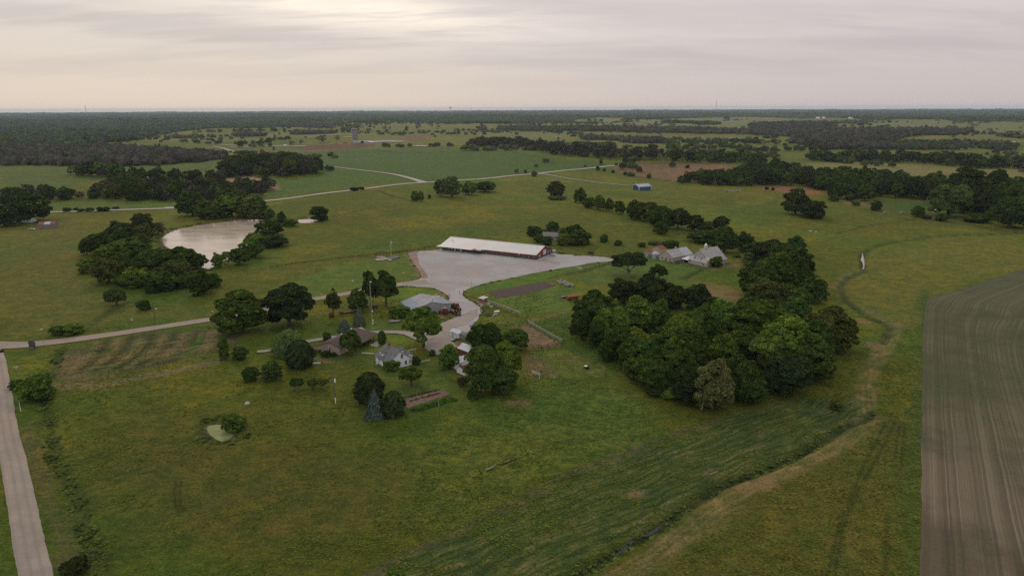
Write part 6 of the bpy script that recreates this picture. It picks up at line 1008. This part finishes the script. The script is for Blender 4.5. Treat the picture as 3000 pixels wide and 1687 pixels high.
# fire ring with tyres and scrap
g = flat('B7', 850, 480); r = root('scrap_ring', 'oval ring of old tyres and branches on the lawn', 'scrap pile', g); rr = random.Random(9)
for nm, m_, n_ in (('tyres', BLACK, 20), ('branches', WOOD, 16), ('ash', GREY, 14)):
    mb = MB()
    for k in range(n_):
        a = rr.uniform(0, 6.28); rd_ = rr.uniform(.3, 1); c = Vector((4.2*rd_*math.cos(a), 2.6*rd_*math.sin(a), rr.uniform(.1, .4)))
        if nm == 'tyres': mb.lathe([(.28, -.1), (.42, -.1), (.45, 0), (.42, .1), (.28, .1)], c, 9)
        else: b_ = rr.uniform(0, 6.28); mb.tube(c, c+Vector((math.cos(b_), math.sin(b_), rr.uniform(-.05, .25)))*rr.uniform(.7, 2.), rr.uniform(.05, .12), n=4)
    mb.build(nm, m_, r)
r = root('white_tank_lid', 'white half cylinder lying beside the scrap ring', 'tank', flat('B7', 1000, 425), .5); MB().lathe([(.1, -1.3), (.55, -1.25), (.55, 1.25), (.1, 1.3)], (0, 0, .4), 14, 'x').build('shell', WHITE, r)
for k, (p, q) in enumerate((((925,515),(960,470)), ((895,490),(1020,468)))): a, b_ = flat('B7', *p), flat('B7', *q); r = root('white_pipe', 'white pipe lying near the scrap ring, ' + ('steeper one' if k == 0 else 'flatter one'), 'pipe', a, ang(a, b_)); MB().tube((0, 0, .25), (float(np.linalg.norm(b_-a)), 0, .35), .14).build('pipe', WHITE, r)
r = root('stock_tank', 'pale green round stock tank beside the cattle alley', 'tank', flat('B7', 897, 322)); MB().lathe([(.85, 0), (.9, .55), (.82, .55), (.8, .4)], n=18).build('shell', mat('pale_green_tank', (.32, .42, .38)), r)
# round bales
BALE = mat('grey_hay', (.33, .31, .29), (.24, .22, .2), 3, 1., bump=.4)
def bale(g, rz, lab):
    r = root('hay_bale', lab, 'hay bale', g, rz, 'grey round bales beside the tilled plot'); MB().lathe([(.3, -.68), (.72, -.68), (.8, -.6), (.8, .6), (.72, .68), (.3, .68)], (0, 0, .76), 16, 'y').build('bale_body', BALE, r)
    for y in (-.3, .3): MB().lathe([(.8, y-.03), (.815, y), (.8, y+.03)], (0, 0, .76), 16, 'y').build('net_wrap', CONC, r)
BL = ((500,845),(530,838),(520,862),(550,860),(570,852),(575,880),(600,885),(598,868),(625,880),(650,890))
for i, p in enumerate(BL): bale(flat('B4', *p), .4+i*.3, 'grey round bale in the row by the tilled plot, '+('leftmost' if i == 0 else 'rightmost' if i == 9 else ORD[i]+' along'))
# vehicles and machines
def wheel(r, x, y, rad, wd=.3, m_=BLACK, hub=None):
    w_ = MB().lathe([(rad*.5, -wd/2), (rad*.92, -wd/2), (rad, -wd*.3), (rad, wd*.3), (rad*.92, wd/2), (rad*.5, wd/2)], (x, y, rad), 16, 'y').build('wheel', m_, r); MB().lathe([(rad*.12, -wd/2-.02), (rad*.5, -wd*.4), (rad*.5, wd*.4), (rad*.12, wd/2+.02)], (x, y, rad), 10, 'y').build('rim', hub or GREY, w_)
def tractor(z, p, rz, col_, lab, sc_=1., cab=True, loader=False, hub=None):
    g = flat(z, *p); r = root('tractor', lab, 'tractor', g, rz); body = mat('tractor_'+col_, *dict(red=((.26, .06, .04), (.17, .045, .03)), orange=((.24, .08, .045), (.15, .055, .035)), tan=((.30, .16, .07), (.18, .11, .06)))[col_])
    MB().prism([(.2, .75), (2.3, .75), (2.35, 1.25), (2.2, 1.5), (.2, 1.6)], -.38, .38, 'y').build('bonnet', body, r); MB().box(-1.2, 2.1, -.25, .25, .5, .8).build('chassis', GREY, r)
    if cab: MB().prism([(-1.15, 1.0), (.25, 1.0), (.15, 2.5), (-.95, 2.5)], -.65, .65, 'y').build('cab', GLASS, r); MB().box(-1.25, .35, -.8, .8, 2.5, 2.68).build('cab_roof', mat('cab_roof_'+col_, (.42, .19, .12), (.3, .15, .1)), r)
    else: MB().box(-.9, -.4, -.3, .3, 1.0, 1.15).box(-1., -.9, -.3, .3, 1.0, 1.5).build('seat', BLACK, r); MB().tube((.1, 0, 1.5), (-.2, 0, 1.85), .03).build('steering_column', BLACK, r)
    for s in (-1, 1):
        wheel(r, -.75, s*.85, .82, .42, hub=hub or body); wheel(r, 1.75, s*.7, .48, .28, hub=hub or body); MB().prism([(-1.5, 1.25), (-1.1, 1.72), (-.3, 1.72), (.1, 1.25), (-.3, 1.6), (-1.1, 1.6)], *sorted((s*.6, s*1.05)), 'y').build('mudguard', body, r)
    MB().tube((1.5, .2, 1.5), (1.5, .2, 2.3), .04).build('exhaust', BLACK, r)
    if loader: MB().tube((.4, -.6, 1.3), (3.0, -.6, .5), .08).tube((.4, .6, 1.3), (3.0, .6, .5), .08).build('loader_arm', body, r); MB().prism([(3., .1), (3.7, .1), (3.6, .25), (3.1, .9), (2.95, .9)], -.9, .9, 'y').build('bucket', STEEL, r)
    r.scale = (sc_,)*3; return r
tractor('C7', (1560, 610), 2.6, 'red', 'red cab tractor with pale orange roof in front of the shed', 1.15); tractor('C7', (1830, 590), 2.2, 'tan', 'faded open tractor with white loader arm beside the shed corner', 1.0, False, True); tractor('C7', (1830, 400), -.7, 'orange', 'rusty orange tractor parked behind the shed corner', 1.05, False); tractor('C7', (1930, 470), -1.1, 'red', 'dark red tractor at the edge of the drive', 1.15, True)
# yellow backhoe behind the shed
r = tractor('C7', (1365, 190), .5, 'tan', 'yellow tan backhoe with raised boom behind the machine shed', 1.1, True, True); MB().tube((-1.2, 0, .9), (-2.6, 0, 3.4), .16, n=6).tube((-2.6, 0, 3.4), (-3.4, 0, 1.2), .12, n=6).build('boom', YEL, r)
def implement(z, p, rz, lab, cat, spec, nm):
    r = root(nm, lab, cat, flat(z, *p), rz)
    for part, m_, mb in spec: mb.build(part, m_, r)
    return r
mb = MB(); 
for k in range(7): mb.tube((k*.6, 0, .1), (k*.6, .2, .8), .05, n=4)
r = implement('C7', (1600, 700), .05, 'long rusty cultivator lying on the gravel before the tractors', 'farm implement', [('frame', RUST, MB().box(0, 4.2, -.1, .1, .7, .85).box(0, 4.2, .5, .65, .7, .85).box(1.9, 2.1, -1.2, .6, .6, .75)), ('tine', DWOOD, mb)], 'cultivator')
r = root('wheel_pair', 'black wheeled rake at the end of the cultivator', 'farm implement', flat('C7', 1950, 675), .1); r.name = 'rake'; B(-.8, .8, -.1, .1, .45, .6).build('axle', RUST, r); wheel(r, -.7, 0, .55); wheel(r, .7, .1, .5)
implement('C7', (1430, 770), .4, 'heap of broken boards below the red tractor', 'timber', [('board', mat('raw_boards', (.30, .19, .11), (.2, .13, .08), 2), MB().box(0, 2.2, 0, .25, 0, .12).box(-.4, 1.5, .6, .8, 0, .14)), ('log', RUST, MB().tube((.5, -.4, .2), (2.4, .3, .35), .12))], 'board_heap')
def flat_trailer(z, p, rz, lab, L=5.2, wd=2.1, bed=None, rail=None):
    r = root('trailer', lab, 'trailer', flat(z, *p), rz); MB().box(0, L, -wd/2, wd/2, .55, .7).build('bed', bed or DWOOD, r); MB().box(0, L, -wd/2-.05, -wd/2, .5, .85).box(0, L, wd/2, wd/2+.05, .5, .85).build('side_rail', rail or PIPE, r); MB().tube((L, -.6, .55), (L+1.4, 0, .5), .06).tube((L, .6, .55), (L+1.4, 0, .5), .06).build('drawbar', GREY, r)
    for x in (L*.38, L*.55):
        for s in (-1, 1): wheel(r, x, s*(wd/2+.2), .36, .22, hub=WHITE)
    return r
r = flat_trailer('B3', (165, 1145), .1, 'low flatbed trailer with pale planks on the lawn'); MB().box(.3, 4.6, -.9, -.5, .72, .8).box(.8, 4.9, .4, .85, .72, .8).build('plank', mat('pale_planks', (.5, .42, .34)), r); r = flat_trailer('B2', (1740, 935), .55, 'narrow orange ended trailer on the back lawn', 7.5, 1.6, mat('trailer_boards', (.35, .31, .27)), RUST); B(-1.6, 0, -.9, .9, .4, 1.3).build('engine_box', RUST, r)
r = root('haystack', 'rusty brown rolled wire bundle beside the slim feathery tree', 'wire roll', flat('B2', 1590, 975)); r.name = 'wire_roll'; mb = MB(); mb.lathe([(.9, -.9), (1.15, -.6), (1.2, .6), (.9, .9)], (0, 0, 1.1), 14, 'x'); mb.build('coil', RUST, r)
r = root('wire_roll', 'small rusty machine under the tall dark pair', 'machine', flat('B2', 2140, 865), .3); r.name = 'old_machine'; MB().box(-1.2, 1.2, -.6, .6, .5, 1.3).build('body', RUST, r); [wheel(r, x, s*.75, .45, .2) for x in (-.8, .8) for s in (-1, 1)]
r = root('feed_wagon', 'red grain wagon parked at the corner of the big wood', 'wagon', flat('B7', 2330, 200), .42); redw = mat('wagon_red', (.33, .055, .035), (.25, .06, .045), 1.5); MB().prism([(-1.5, 2.1), (-1.0, .8), (1.0, .8), (1.5, 2.1)], 0, 5.6, 'x').build('hopper', redw, r); MB().box(.1, 5.5, -1.3, 1.3, 2.0, 2.06).build('grain_cover', mat('faded_red_cover', (.36, .12, .09)), r); [wheel(r, x, s*1.05, .5, .3) for x in (1, 4.6) for s in (-1, 1)]
r = flat_trailer('B7', (2215, 155), .5, 'dark flatbed wagon left of the red grain wagon', 4.8, 2.4, GREY, BLACK)
r = root('feeder', 'small dark feeder with white lid in the corral meadow', 'feeder', flat('D8', 1280, 560), -.3); MB().box(-.8, .8, -.5, .5, .25, .9).build('body', BLACK, r); MB().box(-.85, .2, -.55, .55, .9, 1.05).build('lid', WHITE, r); [wheel(r, x, .55*s, .3, .15) for x in (-.5, .6) for s in (-1, 1)]
def car(z, p, rz, c, lab, pick=False):
    r = root('pickup_truck' if pick else 'car', lab, 'truck' if pick else 'car', at(z, *p), rz); m_ = mat('car_'+lab[:6], c, rough=.35, spec=.6); L = 2.6 if pick else 2.2
    MB().prism([(-L, .45), (L, .45), (L+.05, .8), (L-.9 if not pick else L-1., 1.0), (-L+.1, 1.02), (-L-.05, .8)], -.88, .88, 'y').build('body', m_, r)
    cab = [(-1.6, 1.0), (1.2, 1.0), (.5, 1.48), (-1.1, 1.5)] if not pick else [(-.9, 1.0), (1.3, 1.0), (.8, 1.7), (-.7, 1.75)]; cb_ = MB().prism(cab, -.76, .76, 'y').build('cabin', GLASS, r); MB().box(cab[3][0]+.05, cab[2][0]-.05, -.74, .74, cab[2][1]+.01, cab[2][1]+.06).build('car_roof', m_, cb_)
    [wheel(r, x, s*.8, .34, .22, hub=WHITE) for x in (-L*.62, L*.62) for s in (-1, 1)]
    for s in (-.6, .6): B(L+.02, L+.08, s-.15, s+.15, .62, .78).build('headlight', WHITE, r)
    return r
car('A1', (300, 1268), .25, (.62, .62, .62), 'white saloon car parked left of the tin shed'); car('D5', (965, 562), .3, (.5, .5, .5), 'white car by the house lane at the far right'); car('D5', (960, 525), -.2, (.35, .36, .38), 'silver car behind the white one at far right'); car('D5', (1925, 585), .1, (.6, .6, .6), 'white vehicle beside the dark right hand wood'); car('C6', (190, 400), .9, (.28, .02, .02), 'red pickup truck behind the white sheds', True); car('A4', (1275, 1110), -.1, (.45, .45, .46), 'left silver car along the small green field'); car('A4', (1430, 1112), -.1, (.4, .4, .4), 'right silver car along the small green field'); car('D3', (2235, 455), .3, (.55, .55, .56), 'pale car parked beside the end of the hall')
r = root('propane_tank', 'white propane tank at the end of the hall', 'tank', flat('D3', 2243, 385), -.45); MB().lathe([(.1, -2.1), (.5, -1.95), (.62, -1.6), (.62, 1.6), (.5, 1.95), (.1, 2.1)], (0, 0, 1.15), 16, 'x').build('shell', WHITE, r); MB().box(-1.3, -1.1, -.4, .4, 0, .65).box(1.1, 1.3, -.4, .4, 0, .65).build('saddle', GREY, r)
def table(z, p, rz, lab, s=1.): r = root('picnic_table', lab, 'table', flat(z, *p), rz); MB().box(-1.8*s, 1.8*s, -.7, .7, .72, .8).build('tabletop', WOOD, r); [B(-1.8*s, 1.8*s, y, y+.35, .42, .48).build('bench', WOOD, r) for y in (-1.2, .85)]; [MB().box(x, x+.1, -1.1, 1.1, 0, .72).build('leg', WOOD, r) for x in (-1.3, 1.2)]
table('D3', (2405, 385), -.45, 'long grey picnic table right of the propane tank', 1.3)
r = root('playhouse', 'small dark roofed hut behind the gravel tip', 'hut', flat('B4', 848, 528), -.2); gwall(r, -1.6, 1.6, 0, 2, 1.2, .6, 'x', RUST); groof(r, -1.6, 1.6, 0, 2, 1.2, .6, 'x', DWOOD, .3, .3); r = root('bench', 'dark bench against the near wall of the hall', 'bench', flat('D3', 1565, 495), rz if 0 else -.49); MB().box(-1.1, 1.1, -.3, .3, .45, .53).build('seat', DWOOD, r); [B(x, x+.1, -.3, .3, 0, .45).build('leg', DWOOD, r) for x in (-1., .9)]
r = root('hvac_unit', 'pale green box on the hall wall foot', 'box', flat('D3', 1725, 500), -.49); MB().box(-.8, .8, -.3, .3, 0, .35).build('casing', mat('pale_green_box', (.3, .4, .33)), r)
for i, (x, w_) in enumerate(((1465, 'left'), (1487, 'middle'), (1533, 'right'))): pole('D3', x, 222, 168, 'vent_post', f'{w_} dark post behind the hall roof', .16, cat='post', m_=DWOOD)
# stone sign pillar at the farm road mouth
a, b_ = flat('D7', 730, 512), flat('D7', 862, 512); r = root('stone_pillar', 'dark stone entrance pillar beside the farm road mouth', 'pillar', a, 0); STN = mat('dark_stone', (.10, .09, .088), (.06, .055, .056), 2.2, bump=.8, bscale=3); mb = MB(); mb.prism([(-.05, -.4), (2.1, -.4), (2.05, 1.), (2.15, 2.2), (2.0, 3.3), (1.5, 3.75), (.5, 3.7), (-.1, 3.3), (.1, 2.1)], 0, .9, 'y').build('shaft', STN, r); MB().box(.1, 1.95, -.06, .0, .1, .9).build('stone_base', mat('grey_green_stone', (.15, .16, .15)), r)
g = flat('D7', 390, 1030); r = root('limestone_marker', 'pale leaning stone near the county road', 'stone', g, .2); MB().prism([(-.9, .9), (.1, 1.3), (1.0, .95), (.6, .8), (.3, 0), (0, 0), (-.1, .7)], 0, .4, 'y').build('slab', CONC, r)
r = root('culvert_end', 'dark culvert end at the road junction corner', 'culvert', flat('D7', 20, 585)); MB().lathe([(.5, -.8), (.6, .8)], (0, 0, .5), 12, 'x').build('pipe', BLACK, r)
r = root('fallen_log', 'bleached fallen log in the middle of the meadow', 'log', flat('C3', 1460, 652), ang(flat('C3', 1460, 652), flat('C3', 1690, 575))); MB().tube((0, 0, .2), (2.6, .1, .45), .3, .2).tube((2.0, 0, .35), (4.2, .8, .8), .14, .05).build('trunk', PBARK, r); MB().tube((4.5, .2, .15), (11, .5, .2), .22, .1).build('dark_limb', DWOOD, r)
r = root('field_log', 'small pale driftwood log on the mown slope', 'log', flat('C4', 700, 905), .5); MB().tube((0, 0, .2), (2.6, 0, .3), .22, .12).build('trunk', PBARK, r)
r = root('pond_rock', 'pale rock above the algae pond', 'rock', flat('C2', 1335, 520), .5); MB().lathe([(.9, 0), (.8, .4), (.3, .7)], n=7).build('stone', CONC, r); r = root('bird_bath', 'white bird bath on the lawn by the round bright tree', 'bird bath', flat('B6', 2145, 745)); MB().lathe([(.3, 0), (.12, .2), (.12, .8), (.5, .95), (.5, 1.05)], n=12).build('basin', WHITE, r); r = root('garden_post', 'white post left of the bird bath', 'post', flat('B6', 2120, 755)); MB().tube((0, 0, 0), (0, 0, 1.1), .08).build('post', WHITE, r)
r = root('step_stone', 'grey stone slab below the ranch house deck', 'slab', flat('D1', 190, 885), .1); MB().box(-1.6, 1.6, -.7, .7, 0, .25).build('slab', CONC, r); r = root('white_salt_block', 'pale sack lying by the oak pasture', 'sack', flat('B4', 1362, 625), .5); r.name = 'feed_sack'; MB().lathe([(.3, -1.2), (.6, -1), (.6, 1), (.3, 1.2)], (0, 0, .4), 9, 'x').build('sack', CONC, r)
# cattle on the right hill: standing and lying pale cows
def cow(z, p, rz, lab, lying=False, c=(.55, .52, .48)):
    r = root('cow', lab, 'cow', at(z, *p), rz); vs = [(0, 0, 1.05), (-.75, 0, 1.1), (.6, 0, 1.1), (1.0, 0, 1.2), (1.35, 0, 1.05 if lying else .75), (1.6, 0, .85 if lying else .5), (-.95, 0, 1.05), (-1.0, 0, .55)]; ed = [(0, 1), (0, 2), (2, 3), (3, 4), (4, 5), (1, 6), (6, 7)]; rd_ = [.42, .38, .36, .22, .17, .12, .06, .04]
    for bx, s in ((-.7, -1), (-.7, 1), (.6, -1), (.6, 1)):
        k = len(vs); vs += [(bx, s*.22, .75), (bx-.08, s*.24, .42), (bx, s*.24, .02)]; ed += [(1 if bx < 0 else 2, k), (k, k+1), (k+1, k+2)]; rd_ += [.16, .08, .07]
    if lying: vs = [(a, b_, max(c_-.55, .06)) for a, b_, c_ in vs]
    me = bpy.data.meshes.new('body'); me.from_pydata(vs, ed, []); o = link(bpy.data.objects.new('body', me), r); me.materials.append(mat('pale_hide', c, tuple(v*.8 for v in c), 2)); md = o.modifiers.new('skin', 'SKIN'); me.skin_vertices[0].data[0].use_root = True
    for i, q in enumerate(rd_): me.skin_vertices[0].data[i].radius = (q, q)
    o.modifiers.new('sub', 'SUBSURF').levels = 1; MB().add([(1.0, -.3, 1.25), (1.0, -.12, 1.3), (1.1, -.15, 1.2)], [(0, 1, 2)]).add([(1.0, .3, 1.25), (1.0, .12, 1.3), (1.1, .15, 1.2)], [(0, 2, 1)]).build('ears', me.materials[0], r) if not lying else None
cow('A4', (563, 1290), 2.8, 'white cow standing on the right hill pasture'); cow('A4', (610, 1292), .1, 'white cow lying right of the standing one', True)
for i, (z, p, w_) in enumerate((('A1', (40, 662), 'by the brown wood at left edge'), ('A1', (15, 795), 'at the left edge of the far pasture'), ('A1', (2115, 610), 'near the end of the brown wood'), ('A1', (1985, 625), 'just left of the brown wood end'))): cow(z, p, i*1.3, f'black cow {w_}', c=(.02, .018, .017))
# vegetable rows
def veg(name, label, z, a, b_, c, d, n, m_col, ht, group=None):
    a, b_, c, d = (flat(z, *q) for q in (a, b_, c, d)); r = np.random.default_rng(3); VV_ = []
    for k in range(n):
        t = (k+.5)/n; p, q = a+(d-a)*t, b_+(c-b_)*t; m = int(np.linalg.norm(q-p)*9); s = r.random(m)[:, None]; xy = p+(q-p)*s+r.normal(size=(m, 2))*.14; VV_.append(xy)
    xy = np.vstack(VV_); pos = np.stack([xy[:, 0], xy[:, 1], hgt(xy[:, 0], xy[:, 1])+r.uniform(.05, ht, len(xy))], -1); nr = unit(len(xy), r); nr[:, 2] = abs(nr[:, 2])+.6; V_, F_ = leaf_quads(pos, nr, r.uniform(.16, .34, len(xy)), r); me = np_mesh(bpy.data.meshes.new(name), V_, [F_]); me.materials.append(LEAF); o = link(bpy.data.objects.new(name, me)); o.color = (*m_col, 1); o['kind'] = 'stuff'; tag(o, label, 'vegetables')
veg('vegetable_rows', 'dense bright green vegetable rows on the near side of the garden', 'B6', (1690,1290), (2240,1125), (2340,1165), (1800,1312), 4, (.055, .13, .028), .6); veg('seedling_rows', 'sparse leafy row through the bare garden soil', 'B6', (1690,1165), (2100,1060), (2130,1085), (1720,1190), 1, (.06, .085, .03), .35); veg('garden_hedge', 'low dark weeds along the far side of the garden', 'B6', (1640,1135), (2080,1030), (2110,1035), (1660,1145), 1, (.05, .07, .025), .6)
pole('B6', 2085, 1245, 1150, 'garden_stake', 'pale stake in the vegetable rows', .04, cat='stake', m_=WHITE)
# white blossom clumps in bushes of the empty house
# ------------------------------------------------------------------ evening haze in the valley air
hv = bpy.data.materials.new('haze_air'); hv.use_nodes = True; nt = hv.node_tree; nt.nodes.clear(); pv_ = nd(nt, 'ShaderNodeVolumePrincipled'); pv_.inputs['Color'].default_value = (.72, .84, 1, 1); pv_.inputs['Density'].default_value = 3.2e-5; pv_.inputs['Anisotropy'].default_value = .1
nt.links.new(pv_.outputs[0], nd(nt, 'ShaderNodeOutputMaterial').inputs['Volume']); hb = B(-30000, 30000, -30000, 30000, -45, 118).build('haze', hv); hb['kind'] = 'stuff'; tag(hb, 'thin bluish evening haze over the whole countryside', 'haze')
